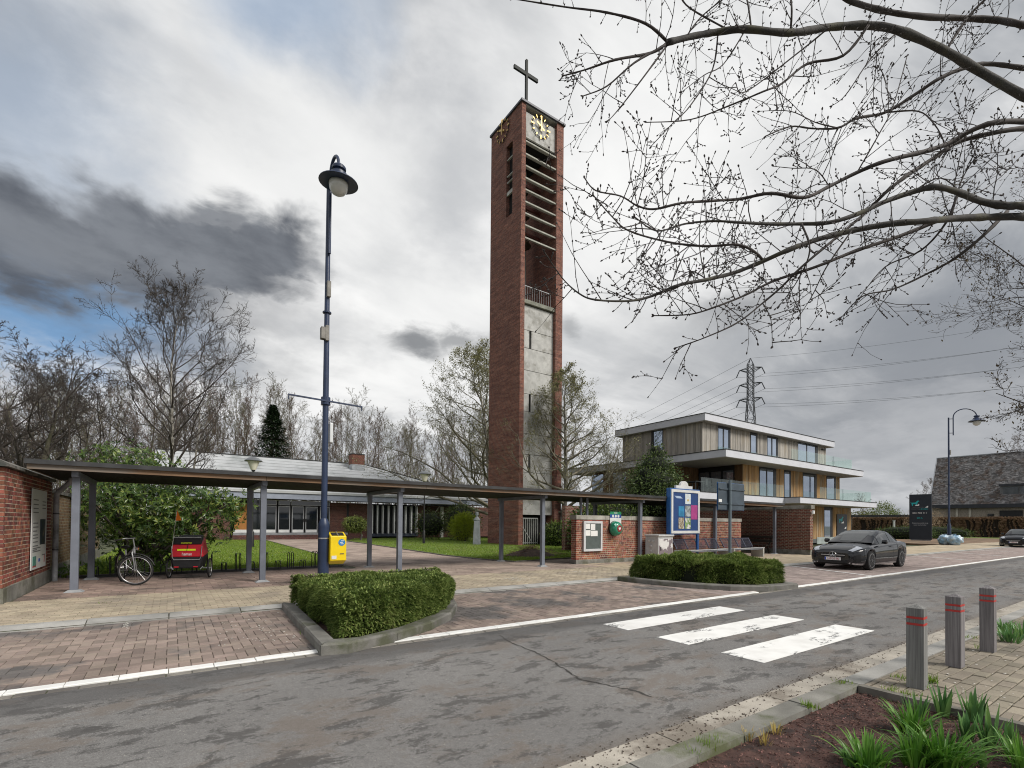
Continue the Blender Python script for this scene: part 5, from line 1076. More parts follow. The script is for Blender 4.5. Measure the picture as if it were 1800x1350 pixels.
# ---- strap-leaved plants in the bed
lfm = leafmat('strap_leaf', [(.035, .11, .012), (.07, .19, .022), (.12, .27, .035), (.18, .33, .07)], .4, .4, .3); irm = leafmat('iris_leaf', [(.06, .15, .05), (.10, .23, .07), (.16, .30, .09), (.2, .34, .08)], .4, .4, .3)
def clump(u, v, n, h, label, m, spread=.5, wid=.012, droop=.6, seed=1, r0=.07, z=-.05, fan=False, name='leafy_plant'):
    rr = random.Random(seed); p = PG(u, v, z); t = thing(name, label, 'plant', (p.x, p.y, z)); V = []; F = []
    for i in range(n):
        a = rr.uniform(0, 6.28); q = Vector((math.cos(a), math.sin(a), 0)); b = q*rr.uniform(0, r0); L = h*rr.uniform(.55, 1.1); lean = rr.uniform(.05, spread); w = wid*rr.uniform(.7, 1.2); sd2 = Vector((-q.y, q.x, 0)); tw = rr.uniform(-.6, .6)
        if rr.random() < .5: sd2 = (sd2+q*tw).normalized()
        K = 7; o = len(V)
        for k in range(K):
            s = k/(K-1); c = b+q*(lean*L*s+droop*L*.35*lean*s*s*2)+Vector((0, 0, L*s*(1-.35*droop*lean*s*s*2))); ww = w*(1-.12*s if s < .6 else (1-s)/.4*.93+.0); ww = max(ww, .0008); fold = Vector((0, 0, 0))
            V += [tuple(c-sd2*ww), tuple(c+q*ww*.35), tuple(c+sd2*ww)]
        for k in range(K-1): F += [(o+3*k, o+3*k+1, o+3*k+4, o+3*k+3), (o+3*k+1, o+3*k+2, o+3*k+5, o+3*k+4)]
    me = bpy.data.meshes.new('leaves'); me.from_pydata(V, [], F); me.materials.append(m); me.shade_smooth(); tag(link('leaves', me, t), None, kind='stuff'); return t
clump(1525, 1352, 108, 0.229, 'dense clump of arching green strap leaves nearest the road kerb', lfm, .7, .008, .8, 1, .10)
clump(1605, 1290, 81, 0.252, 'spray of long narrow leaves beside the mulch at the bed centre', lfm, .75, .008, .7, 2, .08)
clump(1660, 1345, 148, 0.275, 'largest dark green clump of strap leaves in the planting bed', lfm, .7, .0085, .8, 3, .12)
clump(1612, 1345, 94, 0.252, 'strap leaved clump between the two biggest clumps in the bed', lfm, .7, .008, .8, 13, .10)
clump(1612, 1262, 27, 0.194, 'small pale fan of upright leaves against the bed edging', irm, .35, .014, .2, 4, .05)
clump(1658, 1258, 18, 0.240, 'upright iris fan with one tall broad leaf by the edging', irm, .3, .016, .15, 5, .05)
clump(1712, 1268, 21, 0.263, 'broad leaved iris fan in the middle of the iris row', irm, .32, .018, .2, 6, .05)
clump(1700, 1300, 16, 0.206, 'short yellowish iris fan in front of the iris row', irm, .4, .016, .3, 7, .04)
clump(1742, 1312, 18, 0.275, 'iris fan with wide bluish leaves leaning outwards', irm, .35, .02, .2, 8, .05)
clump(1775, 1325, 13, 0.252, 'thin iris fan at the outer end of the iris row', irm, .3, .014, .2, 9, .04)
clump(1800, 1350, 81, 0.229, 'strap leaved clump at the far side of the bed below the edging', lfm, .7, .008, .8, 10, .10)
clump(1730, 1348, 13, 0.160, 'low sparse sprout with few leaves between iris and strap leaves', irm, .5, .012, .3, 11, .03)
clump(1500, 1345, 40, 0.114, 'low rosette of rounded pale leaves by the biggest clumps', irm, .9, .018, .9, 12, .06)
for i, (u, v, n, h) in enumerate(((1775, 1128, 60, .22), (1800, 1120, 60, .24), (1765, 1112, 50, .2))): clump(u, v, n, h, ['bright green leafy perennial beside the last bollard', 'bushy green perennial at the back of the second bed', 'small green perennial behind the last bollard'][i], irm, .6, .012, .5, 30+i, .12, z=0)
for i, (u, v) in enumerate(((1345, 1308), (1365, 1290), (1315, 1300))): clump(u, v, 26, .09, ['dry straw coloured grass tuft, tallest of the three in the mulch', 'dry straw coloured grass tuft closest to the iris', 'dry straw coloured grass tuft closest to the kerb'][i], leafmat('dry_grass', [(.32, .22, .06), (.48, .36, .12), (.3, .28, .06)], .7, .2, .2), .7, .003, .4, 40+i, .04, name='dry_grass_tuft')
# ================================================================ apartment building
apt = thing('apartment_building', 'three storey apartment building with timber cladding, white slab edges and glass balconies', 'building', (40, 21, 0))
slabw = mat('slab_white', (.54, .555, .60), .5, .05, 1.5); edgeb = mat('edge_black', (.02, .021, .023), .5); sof = mat('soffit_render', (.42, .41, .38), .8, .06, 2)
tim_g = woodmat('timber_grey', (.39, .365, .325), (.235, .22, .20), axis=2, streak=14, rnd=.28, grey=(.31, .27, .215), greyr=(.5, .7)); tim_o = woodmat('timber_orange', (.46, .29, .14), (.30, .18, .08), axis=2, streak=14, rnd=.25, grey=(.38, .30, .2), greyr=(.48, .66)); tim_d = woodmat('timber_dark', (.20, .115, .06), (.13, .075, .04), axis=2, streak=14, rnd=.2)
agl = glassmat('window_glass', (.34, .40, .50), .03, spec=1.); agl.node_tree.nodes['Principled BSDF'].inputs['Metallic'].default_value = .75; wfr = mat('window_frame', (.018, .019, .022), .45); bal = glassmat('balustrade_glass', alpha=.035)
YU, YM, Y2S, YRF = 21.3, 20.3, 18.8, 20.8
def slab(x0, x1, y0, y1, zb_, zt2, nm='slab'):
    o = MB().box(x0, x1, y0, y1, zb_+.03, zt2-.05).build(nm, slabw, apt); MB().box(x0-.03, x1+.03, y0-.03, y1, zt2-.05, zt2).build('slab_capping', edgeb, o); MB().box(x0+.03, x1-.03, y0+.03, y1-.03, zb_, zb_+.03).build('slab_soffit', sof, o); return o
# roof
rx0, rx1 = PY(1239.4, 730, YRF).x, PY(1467, 775, YRF).x; rzt, rzb = PY(1300, 738.5, YRF).z, PY(1300, 751.5, YRF).z
yback = PX(1081, 760, rx0).y
slab(rx0, rx1, YRF, yback, rzb, rzt, 'roof_slab')
# second floor slab
s2x0, s2x1 = PY(1276, 796, Y2S).x, PY(1517.7, 830, Y2S).x; s2t, s2b = PY(1400, 808.5, Y2S).z, PY(1400, 821, Y2S).z; yb2 = PX(1000, 838, s2x0).y
slab(s2x0, s2x1, Y2S, yb2, s2b, s2t)
# first floor slab in two steps
YA, YB2 = 18.4, 19.6; s1t, s1b = PY(1470, 877.8, YA).z, PY(1470, 888.5, YA).z
slab(PY(1406.7, 880, YA).x, PY(1541, 885, YA).x, YA, 30, s1b, s1t); xl = PY(1215, 870, YB2).x; slab(xl, PY(1406.7, 880, YA).x-.01, YB2, 30, s1b+.001, s1t-.001)
def boards(x0, x1, y0, z0, z1, m, axis='x', out=-1, w=.13, seed=1, nm='cladding'):
    """vertical boards on a wall, uneven in width and depth"""
    rr = random.Random(seed); b = MB(); t = x0
    while t < x1:
        ww = min(w*rr.choice((.55, 1., 1., 1.35)), x1-t); d = rr.uniform(.02, .045)
        if ww > .02:
            if axis == 'x': b.box(t+.004, t+ww-.004, y0-d, y0, z0, z1)
            else: b.box(y0-d, y0, t+.004, t+ww-.004, z0, z1)
        t += ww
    o = b.build(nm, m, apt); tag(o, None, kind='stuff'); return o
def window(x0, x1, y, z0, z1, panes=1, dark=.0, right=.25):
    """dark reveal with framed panes; a flat dark panel at the right stands for the reveal side"""
    f = MB(); fw = .07; xg1 = x1-right*(x1-x0)*.5
    for a, b in ((x0, x0+fw), (xg1-fw, xg1)): f.box(a, b, y-.02, y+.05, z0, z1)
    f.box(x0+fw, xg1-fw, y-.02, y+.05, z1-fw, z1); f.box(x0+fw, xg1-fw, y-.02, y+.05, z0, z0+fw)
    for k in range(1, panes): xm = x0+(xg1-x0)*k/panes; f.box(xm-fw, xm+fw, y-.02, y+.05, z0+fw, z1-fw)
    o = f.build('window', wfr, apt); MB().box(x0+fw, xg1-fw, y, y+.015, z0+fw, z1-fw).build('window_pane', agl, o)
    if xg1 < x1: MB().box(xg1, x1, y-.01, y+.04, z0, z1).build('window_reveal', wfr, o)  # flat dark panel put in place of the recessed reveal side
ux0, ux1 = PY(1234, 760, YU).x, PY(1452, 780, YU).x; uzb = s2t; uzt = rzb
MB().box(ux0+.05, ux1-.05, YU+.05, yback-1., uzb, uzt).build('storey_core', wfr, apt)
uw = [(1262, 1284.5, 2), (1319.5, 1331.5, 1), (1348.5, 1368, 2), (1402.5, 1438, 2)]; ed = [1234]
cur = ux0
for i, (a, b, n) in enumerate(uw):
    xa_, xb_ = PY(a, 770, YU).x, PY(b, 770, YU).x; boards(cur, xa_, YU+.05, uzb, uzt, tim_g, seed=i); zh = PY((a+b)/2, 753+(a-1262)*.192, YU).z; window(xa_, xb_, YU+.02, uzb, zh, n); MB().box(xa_, xb_, YU-.0, YU+.05, zh, uzt).build('lintel', wfr, apt); cur = xb_
boards(cur, ux1, YU+.05, uzb, uzt, tim_g, seed=9)
# left flank of the top storey
yw = [(1150, 1164)]; y0f = YU; ye = PX(1094, 800, ux0).y; ya, yb_ = PX(1164, 790, ux0).y, PX(1149, 790, ux0).y
boards(YU, ya, ux0+.05, uzb, uzt, tim_g, axis='y', seed=20); boards(yb_, ye, ux0+.05, uzb, uzt, tim_g, axis='y', seed=21)
MB().box(ux0+.02, ux0+.06, ya, yb_, uzb, uzt).build('window_pane', agl, apt); MB().box(ux0, ux0+.05, ya-.06, ya, uzb, uzt).build('window_post', wfr, apt); MB().box(ux0, ux0+.05, yb_, yb_+.25, uzb, uzt).build('window_post', wfr, apt)
# middle storey
mx0, mx1 = PY(1306, 840, YM).x, PY(1476.5, 850, YM).x; mzb, mzt = s1t, s2b
yin = PX(1228, 830, mx0).y
MB().box(mx0+.05, mx1-.05, YM+.05, 32, mzb, mzt).build('storey_core', wfr, apt); mw = [(1335, 1365, 2), (1378.5, 1391, 1), (1411.5, 1436, 1), (1453, 1470, 1)]; cur = mx0
for i, (a, b, n) in enumerate(mw):
    xa_, xb_ = PY(a, 850, YM).x, PY(b, 850, YM).x; boards(cur, xa_, YM+.05, mzb, mzt, tim_o, seed=30+i); window(xa_, xb_, YM+.02, mzb, mzt-.08, n, right=.3); cur = xb_
boards(cur, mx1, YM+.05, mzb, mzt, tim_o, seed=39)
# loggia: glazed flank and rear wall
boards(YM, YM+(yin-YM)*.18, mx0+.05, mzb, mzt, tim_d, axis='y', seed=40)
gy0, gy1 = YM+(yin-YM)*.18, yin-.02
for k in range(3):
    a, b = gy0+(gy1-gy0)*k/3, gy0+(gy1-gy0)*(k+1)/3; f = MB()
    for q in ((a, a+.08), (b-.08, b)): f.box(mx0-.02, mx0+.05, q[0], q[1], mzb, mzt-.3)
    f.box(mx0-.02, mx0+.05, a+.08, b-.08, mzt-.38, mzt-.3); o = f.build('window', wfr, apt); MB().box(mx0, mx0+.02, a+.08, b-.08, mzb, mzt-.38).build('window_pane', agl, o)
MB().box(mx0, mx0+.05, gy0, gy1, mzt-.3, mzt).build('lintel', wfr, apt)
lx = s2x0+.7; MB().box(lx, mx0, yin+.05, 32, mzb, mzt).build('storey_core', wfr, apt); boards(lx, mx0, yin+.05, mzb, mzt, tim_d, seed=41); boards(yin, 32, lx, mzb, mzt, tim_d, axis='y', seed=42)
for k in range(3): MB().box(lx-.06, lx-.03, yin+1.5+k*2.6, yin+2.9+k*2.6, mzb+.1, mzt-.2).build('window_pane', agl, apt)
# ground floor
gx0, gx1 = PY(1434, 930, YM).x, PY(1496, 930, YM).x
MB().box(30, gx1-.05, YM+.06, 32, 0, s1b).build('storey_core', wfr, apt); da, db = PY(1449, 930, YM).x, PY(1464, 930, YM).x
boards(gx0-3, da, YM+.05, .35, s1b, tim_o, seed=50); boards(db, gx1, YM+.05, .35, s1b, tim_o, seed=51); MB().box(gx0-3, gx1, YM-.05, YM+.04, 0, .35).build('plinth', mat('apt_plinth', (.12, .13, .13), .7), apt)
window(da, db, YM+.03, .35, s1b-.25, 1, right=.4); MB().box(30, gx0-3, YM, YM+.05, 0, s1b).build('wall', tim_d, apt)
MB().box(gx0-2.5, gx0+3, YM-1.2, YM-1.15, 0, .55).build('low_screen', mat('screen_green', (.3, .34, .33), .4), apt)
# balustrades
def rail(u0, u1, y, zb_, h, n, ret=0.):
    x0, x1 = PY(u0, 850, y).x, PY(u1, 850, y).x
    for k in range(n):
        a, b = x0+(x1-x0)*k/n+.012, x0+(x1-x0)*(k+1)/n-.012; MB().box(a, b, y-.008, y+.008, zb_, zb_+h).build('glass_panel', bal, apt)
    for k in range(int(ret/1.4)): MB().box(x1-.008, x1+.008, y+.03+k*1.4, y+.03+(k+1)*1.4-.03, zb_, zb_+h).build('glass_panel', bal, apt)
rail(1391, 1497.5, Y2S+.35, s2t, .92, 8, 4.2); rail(1232, 1377, YB2+.15, s1t, .95, 9); rail(1441, 1531, YA+.3, s1t, .95, 8, 4.2)
for (a, b) in ((1262, 1284), (1319.5, 1331), (1348.5, 1367)): MB().box(PY(a, 780, YU).x, PY(b, 780, YU).x, YU-.07, YU-.055, uzb, uzb+.75).build('glass_panel', bal, apt)
# small signs and lamps
MB().box(PY(1444, 775, YU).x, PY(1449, 775, YU).x, YU-.12, YU, PY(1447, 791, YU).z, PY(1447, 789.5, YU).z).build('wall_lamp', edgeb, apt)
teal = mat('logo_teal', (.02, .40, .42), .5, .05); lwhite = mat('logo_white', (.8, .8, .8), .5); signd = mat('sign_dark', (.018, .024, .034), .45, .1)
DOG = [(0, .62), (.10, .60), (.16, .58), (.55, .60), (.68, .72), (.72, .86), (.82, .92), (.86, 1.), (.92, .90), (1.0, .84), (.96, .76), (.86, .74), (.82, .58), (.78, .40), (.74, .22), (.70, .02), (.62, .02), (.62, .24), (.50, .34), (.34, .34), (.30, .18), (.32, .02), (.22, .02), (.18, .22), (.16, .44), (.06, .54)]
CAT = [(0, .0), (.1, .25), (.3, .45), (.55, .55), (.75, .60), (.85, 1.0), (.95, .7), (1., .5), (.9, .2), (.95, 0)]
def outline(P, c, right, sx, sz, m, nm, parent, n):
    r = Vector(right).normalized(); c = Vector(c); o = MB().ext([c+r*(p[0]*sx)+Vector((0, 0, p[1]*sz)) for p in P], Vector(n)*.006); return o.build(nm, m, parent, recalc=True)
a, b = PY(1471.5, 925, YM-.06), PY(1489, 925, YM-.06); zt3, zb3 = PY(1480, 904, YM).z, PY(1480, 946, YM).z
MB().box(a.x, b.x, YM-.07, YM-.03, zb3, zt3).build('practice_sign', signd, apt); W3 = b.x-a.x; H3 = zt3-zb3
outline(DOG, (a.x+W3*.12, YM-.07, zt3-H3*.36), (1, 0, 0), W3*.5, H3*.28, teal, 'dog_logo', apt, (0, -1, 0)); outline(CAT, (a.x+W3*.38, YM-.073, zt3-H3*.38), (1, 0, 0), W3*.28, H3*.1, lwhite, 'cat_logo', apt, (0, -1, 0)); outline(CAT, (a.x+W3*.72, YM-.073, zt3-H3*.6), (1, 0, 0), W3*.18, H3*.1, lwhite, 'cat_logo', apt, (0, -1, 0))
under(apt)
# terrace furniture
tf = mat('terrace_furniture', (.05, .055, .06), .5, .2, 4)
def tchair(x, y, rz, label):
    t = thing('terrace_chair', label, 'chair', (x, y, s1t), rz, 'chairs on the terrace')
    for sx in (-.24, .24):
        for sy in (-.24, .24): MB().bar((sx, sy, 0), (sx, sy, .44 if sy < 0 else .95), .035, .035).build('leg', tf, t)
        MB().bar((sx, -.24, .64), (sx, .24, .64), .04, .03).build('armrest', tf, t)
    MB().box(-.26, .26, -.26, .26, .41, .45).build('seat', tf, t); MB().box(-.24, .24, .225, .255, .5, .95).build('backrest', tf, t)
pA = PY(1238, 860, 20.4); tchair(pA.x, 20.5, R(200), 'dark terrace chair facing the building behind the glass balcony'); pB = PY(1252, 860, 21.0); tchair(pB.x, 21.2, R(-30), 'dark terrace chair standing beside the loggia windows')
tt = thing('terrace_table', 'dark square table on the first floor terrace behind glass', 'table', (PY(1222, 860, 20.6).x, 20.7, s1t)); MB().box(-.5, .5, -.5, .5, .70, .74).build('tabletop', tf, tt)
for sx in (-.42, .42):
    for sy in (-.42, .42): MB().bar((sx, sy, 0), (sx, sy, .70), .05, .05).build('leg', tf, tt)
# ================================================================ cars, totem, far lamp, bags, house, pylon
def car(label, pos, heading, paint, plate, group='cars parked in the bays', zs=1., star=True):
    t = thing('car', label, 'car', pos, heading, group); I = np.interp
    glass = glassmat('car_glass', (.03, .036, .038), .03, spec=.95); dark = mat('car_black_trim', (.010, .010, .011), .4); chromes = mat('car_silver_trim', (.55, .56, .58), .2, .03, metal=.9)
    AX = (1.50, -1.34); RW = .335
    fx = [-2.345, -2.30, -2.2, -2.0, -1.3, -.6, 0, .8, 1.5, 1.95, 2.15, 2.27, 2.32, 2.345]
    W = lambda x: I(x, fx, [.60, .70, .79, .86, .905, .895, .885, .89, .90, .875, .80, .70, .62, .50])
    SH = lambda x: I(x, fx, [.80, .86, .90, .93, .935, .91, .89, .855, .80, .745, .70, .655, .62, .58])*zs
    ZC = lambda x: I(x, fx, [.84, .92, .97, 1.0, 1.0, .99, .985, .955, .905, .84, .78, .72, .67, .61])*zs
    def zlow(x):
        z = I(x, fx, [.40, .34, .27, .21, .19, .18, .18, .18, .19, .19, .195, .20, .22, .24])
        for a in AX:
            if abs(x-a) < .375: z = max(z, .32+math.sqrt(max(0, .375**2-(x-a)**2)))
        return z
    def ring(x):
        w, s, c, lo = W(x), SH(x), ZC(x), zlow(x); m = lo+(s-lo)*.45; m2 = lo+(s-lo)*.8
        return [(w*.93, lo), (w*.965, lo+(s-lo)*.12), (w*1.0, m), (w*.985, m2), (w*.965, s-.035), (w*.93, s), (w*.80, s+(c-s)*.45), (w*.45, s+(c-s)*.85), (0, c)]
    def gh(x):
        zt = I(x, [-2.08, -1.9, -1.6, -1.3, -.95, -.6, -.25, .05, .35, .65, .98], [.985, 1.05, 1.165, 1.27, 1.355, 1.395, 1.40, 1.375, 1.27, 1.125, .955])*zs
        wb = I(x, [-2.08, -1.6, -1.0, 0, .6, .98], [.56, .72, .80, .815, .79, .74]); wt = I(x, [-2.08, -1.4, -.6, 0, .5, .98], [.50, .53, .575, .585, .62, .70]); b = SH(x)-.02; zt = max(zt, b+.02); h = zt-b
        return [(wb, b-.02), (wb, b+.02*min(1, h)), (wb+(wt-wb)*.5, b+h*.5), (wt+.03, b+h*.86), (wt-.03, b+h*.95), (wt*.6, b+h*.99), (0, b+h)]
    def sample(r, tt):
        P = np.array(r); s = np.concatenate([[0], np.cumsum(np.hypot(*np.diff(P, axis=0).T))]); s /= s[-1]; return float(I(tt, s, P[:, 0])), float(I(tt, s, P[:, 1]))
    def loft(f, xs, nm, m, caps=True):
        b = MB(); n = 2*len(f(0))-1
        for x in xs:
            r = f(x); L = [(x, y, z) for y, z in r]+[(x, -y, z) for y, z in reversed(r[:-1])]; b.v += L
        for i in range(len(xs)-1):
            for k in range(n-1): b.f.append((i*n+k, i*n+k+1, (i+1)*n+k+1, (i+1)*n+k)); b.m.append(0)
        if caps: b.f += [tuple(range(n)), tuple(reversed(range((len(xs)-1)*n, len(xs)*n)))]; b.m += [0, 0]
        return b.build(nm, m, t, smooth=38, recalc=True)
    xs = sorted(set(list(np.linspace(-2.345, 2.345, 60))+[a+.375*math.cos(q) for a in AX for q in np.linspace(0, math.pi, 19)]+[-2.32, 2.32, 2.30, 2.27, 2.22]))
    body = loft(ring, xs, 'body', paint); cab = loft(gh, np.linspace(-2.08, .98, 34), 'cabin', paint, False)
    def patch(f, pts, nm, m, off=.006, both=False, parent=t, nx=10, nt=6):
        """panel lying on the bodywork: pts = (x0,x1, t0(x), t1(x))"""
        x0, x1, t0, t1 = pts; objs = []
        for s in ((1, -1) if not both else (1,)):
            b = MB(); G = []
            for i in range(nx+1):
                x = x0+(x1-x0)*i/nx; r = f(x); a, c = (t0(x) if callable(t0) else t0), (t1(x) if callable(t1) else t1); row = []
                ts = [a+(c-a)*k/nt for k in range(nt+1)]
                for k, q in enumerate(ts):
                    y, z = sample(r, q); y2, z2 = sample(r, min(1, q+.02)); y1, z1 = sample(r, max(0, q-.02)); n = np.array([z2-z1, -(y2-y1)]); n /= (np.linalg.norm(n)+1e-9); row.append((x, (y+n[0]*off)*s, z+n[1]*off))
                if both: row = row+[(p[0], -p[1], p[2]) for p in reversed(row[:-1])]
                G.append(row)
            n = len(G[0]); b.v = [p for row in G for p in row]
            for i in range(nx):
                for k in range(n-1): b.f.append((i*n+k, i*n+k+1, (i+1)*n+k+1, (i+1)*n+k)); b.m.append(0)
            objs.append(b.build(nm, m, parent, smooth=60))
        return objs
    patch(gh, (.90, .10, .60, 1.), 'windscreen', glass, .006, True, nt=8, nx=12); patch(gh, (-1.05, -1.92, .62, 1.), 'rear_window', glass, .006, True)
    patch(gh, (.48, -.50, lambda x: .09, lambda x: .66 if x < .1 else .66-.2*(x-.1)), 'side_window', glass); patch(gh, (-.56, -1.45, lambda x: .10+.05*max(0, -x-.9), lambda x: .64-.28*max(0, (-x-.8))), 'side_window', glass)
    for x in (.72, -.55): patch(ring, (x, x-.012, .06, .56), 'door_gap', dark, .002)
    for s in (-1, 1): MB().box(-.42, -.24, s*.895-.012, s*.895+.012, .80*zs, .825*zs).build('door_handle', dark, t, bevel=.008)
    patch(ring, (1.05, -.9, .0, .045), 'side_sill', chromes, .012)
    hl = patch(ring, (1.78, 2.29, lambda x: .44+.02*(2.29-x), lambda x: .60-.05*(x-1.78)), 'headlight', glassmat('headlight_glass', (.42, .45, .5), .05, spec=1.), .008)
    for o in hl:
        s = 1 if o.data.vertices[0].co.y > 0 else -1
        MB().lathe([(.055, 0), (.05, .03), (.02, .04)], 14, (2.15, s*.70, .635), axis=(.9, .3*s, 0)).build('lamp_lens', chromes, o, smooth=50); MB().bar((1.86, s*.845, .73), (2.2, s*.72, .655), .02, .014).build('daylight_strip', mat('drl_white', (.75, .77, .8), .3), o)
    patch(ring, (-2.17, -2.31, .46, .60), 'tail_light', mat('tail_red', (.18, .008, .008), .25), .008)
    # nose
    gr = MB(); gr.ext([(2.352, -.40, .575), (2.352, .40, .575), (2.356, .36, .43), (2.356, -.36, .43)], (-.06, 0, 0)); gr.build('grille', dark, t, recalc=True)
    MB().box(2.34, 2.366, -.39, .39, .505, .53).build('grille_bar', chromes, t, bevel=.006)
    if star:
        c = Vector((2.372, 0, .515)); q = MB(); q.tube([c+Vector((0, math.cos(a)*.115, math.sin(a)*.115)) for a in np.linspace(0, 2*math.pi, 28, endpoint=False)], .010, 6, closed=True); em = q.build('emblem', chromes, t, smooth=60)
        for k in range(3): a = math.pi/2+k*2*math.pi/3; d = Vector((0, math.cos(a), math.sin(a))); MB().add([c+d*.112, c+d.cross(Vector((1, 0, 0)))*.022-d*.0, c-d.cross(Vector((1, 0, 0)))*.022, c+Vector((.012, 0, 0))], [(0, 1, 3), (0, 3, 2), (0, 2, 1)]).build('emblem_point', chromes, em)
    MB().box(2.352, 2.375, -.26, .26, .335, .445).build('number_plate', mat('plate_white', (.70, .69, .68), .4), t, bevel=.004); MB().box(2.3755, 2.378, -.255, -.215, .34, .44).build('plate_band', mat('plate_blue', (.02, .06, .4), .4), t)
    text(plate, .10, face_matrix((2.377, .02, .388), (0, 1, 0), (0, 0, 1)), mat('plate_red', (.35, .02, .06), .5), 'plate_text', t, sx=.78)
    lo = MB(); lo.ext([(2.345, -.50, .36), (2.345, .50, .36), (2.35, .44, .25), (2.35, -.44, .25)], (-.06, 0, 0)); lo.build('lower_intake', dark, t, recalc=True)
    patch(ring, (2.12, 2.31, .10, .30), 'side_intake', dark, .006); patch(ring, (2.0, 2.34, .0, .05), 'front_lip', chromes, .012)
    for s in (-1, 1):
        mr = MB(); mr.lathe([(.01, -.10), (.07, -.085), (.085, 0), (.075, .06), (.02, .075)], 12, (.50, s*.97, .99*zs), axis=(0, s, 0)); o = mr.build('mirror', paint, t, smooth=60); MB().bar((.50, s*.86, .93*zs), (.50, s*.93, .96*zs), .05, .03).build('mirror_arm', dark, t)
        for a in AX:
            w = MB(); w.lathe([(.20, -.10), (.325, -.105), (RW, -.08), (RW, .08), (.325, .105), (.245, .11)], 36, (a, s*.80, RW), axis=(0, s, 0)); wo = w.build('wheel', tyre, t, smooth=40)
            r = MB(); r.lathe([(.245, .098), (.25, .112), (.235, .113), (.225, .09)], 32, (a, s*.80, RW), axis=(0, s, 0)); rim = mat('rim_black', (.09, .09, .095), .25, .1, metal=.5)
            r.build('rim', chromes, wo, smooth=40)
            MB().lathe([(.23, .02), (.23, .03)], 28, (a, s*.80, RW), axis=(0, s, 0)).build('brake_disc', dark, wo)
            for k in range(10): q = 2*math.pi*k/10; d = Vector((math.cos(q), 0, math.sin(q))); MB().bar(Vector((a, s*.895, RW))+d*.04, Vector((a, s*.905, RW))+d*.235, .026, .02).build('spoke', rim, wo)
            MB().lathe([(.05, .07), (.05, .115), (.02, .118)], 14, (a, s*.80, RW), axis=(0, s, 0)).build('hub', rim, wo)
            MB().box(a-.37, a+.37, s*.60-.02, s*.60+.02, .2, .72).build('wheel_well', dark, t)
    MB().box(-2.1, 2.1, -.75, .75, .17, .24).build('underbody', dark, t)
    return t
paint1 = mat('paint_dark_grey', (.010, .011, .014), .07, .05, .6, spec=.6); paint2 = mat('paint_black', (.008, .009, .013), .09, .05, .6, spec=.4)
wf = PG(1532.6, 1002.3, ZB)
car('dark grey coupe with a star badge parked in the paved bay', (wf.x+1.50, wf.y+.90, ZB), math.pi, paint1, '1-WCG-382')
w2_ = PG(1763, 961, ZB); car('black car parked beyond the blue rubbish bags and street lamp', (w2_.x+1.5, w2_.y-.85+.1, ZB), math.pi, paint2, '1-KDB-141', zs=1.03, star=False)

# ---- totem sign
ta, tb_ = PG(1598.5, 950), PG(1638, 950.8); tb_ = Vector((PX(1638, 950, ta.x+.3).x, PX(1638, 950, ta.x+.3).y, 0)); td = (tb_-ta).normalized(); TW = (tb_-ta).length; tn = Vector((td.y, -td.x, 0))
if tn.dot(-ta) < 0: tn = -tn
TH = PX(1610, 869, ta.x).z
tot = thing('totem_sign', 'tall dark navy totem sign with a teal dog logo and phone number', 'sign', (ta+tb_)/2)
MB().ext([ta+Z_*.12, tb_+Z_*.12, tb_+Z_*TH, ta+Z_*TH], -tn*.25).build('panel', signd, tot, recalc=True); MB().ext([ta+td*.1, tb_-td*.1, tb_-td*.1+Z_*.12, ta+td*.1+Z_*.12], -tn*.2).build('foot', mat('totem_foot', (.2, .2, .2), .6), tot, recalc=True)
def tp(a, b): return ta+td*(TW*a)+Z_*(.12+(TH-.12)*b)+tn*.012
tl = mat('totem_grey_text', (.12, .13, .15), .5); 
def tline(s, a, b, size, m, sx=1.): return text(s, size, face_matrix(tp(a, b), td, (0, 0, 1)), m, 'lettering', tot, sx=sx)
outline(DOG, tp(.04, .745), td, TW*.42, TH*.12, teal, 'dog_logo', tot, tn); outline(CAT, tp(.26, .745)+tn*.004, td, TW*.20, TH*.045, lwhite, 'cat_logo', tot, tn); outline(CAT, tp(.72, .705), td, TW*.13, TH*.042, lwhite, 'rabbit_logo', tot, tn)
tline('DIERENARTSEN', .40, .708, TH*.032, tl, .95); tline('PRAKTIJK', .29, .672, TH*.034, tl); tline('HEUZEN', .66, .672, TH*.036, teal); tline('052 730 111', .47, .585, TH*.046, lwhite, 1.05); tline('20 A', .47, .475, TH*.05, teal); tline('Gepassioneerde zorg', .48, .365, TH*.034, mat('totem_pale', (.45, .47, .5), .5), .92); tline('voor uw huisdier', .48, .322, TH*.034, MATS['totem_pale'], .92); under(tot)
# ---- far street lamp
L2 = PG(1668.5, 955); lb = thing('street_lamp', 'navy swan necked street lamp standing over the blue rubbish bags', 'street lamp', (L2.x, L2.y, 0), 0, 'swan necked street lamps'); D2 = DEPTH((L2.x, L2.y, 1.5)); z2 = lambda v: 1.5+(926.3-v)/FPX*D2
MB().lathe([(.15, 0), (.15, z2(925)), (.10, z2(921)), (.08, z2(919)), (.07, z2(830)), (.06, z2(733.5))], 16).build('pole', navy, lb, smooth=40)
ad = Vector((.62, -.78, 0)).normalized(); ztp = z2(735); ap = [Vector((0, 0, z2(765)))+ad*.35, Vector((0, 0, z2(735)))+ad*.35]+[Vector((0, 0, z2(733)))+ad*(.35+.88-.88*math.cos(a))+Z_*(.72*math.sin(a)) for a in np.linspace(0, math.pi, 12)]
k_ = 1.0
MB().tube(ap, .045, 10).build('swan_neck', navy, lb, smooth=60)
for v in (736, 761): MB().bar((0, 0, z2(v)), Vector((0, 0, z2(v)))+ad*.36, .05, .05).build('bracket', navy, lb)
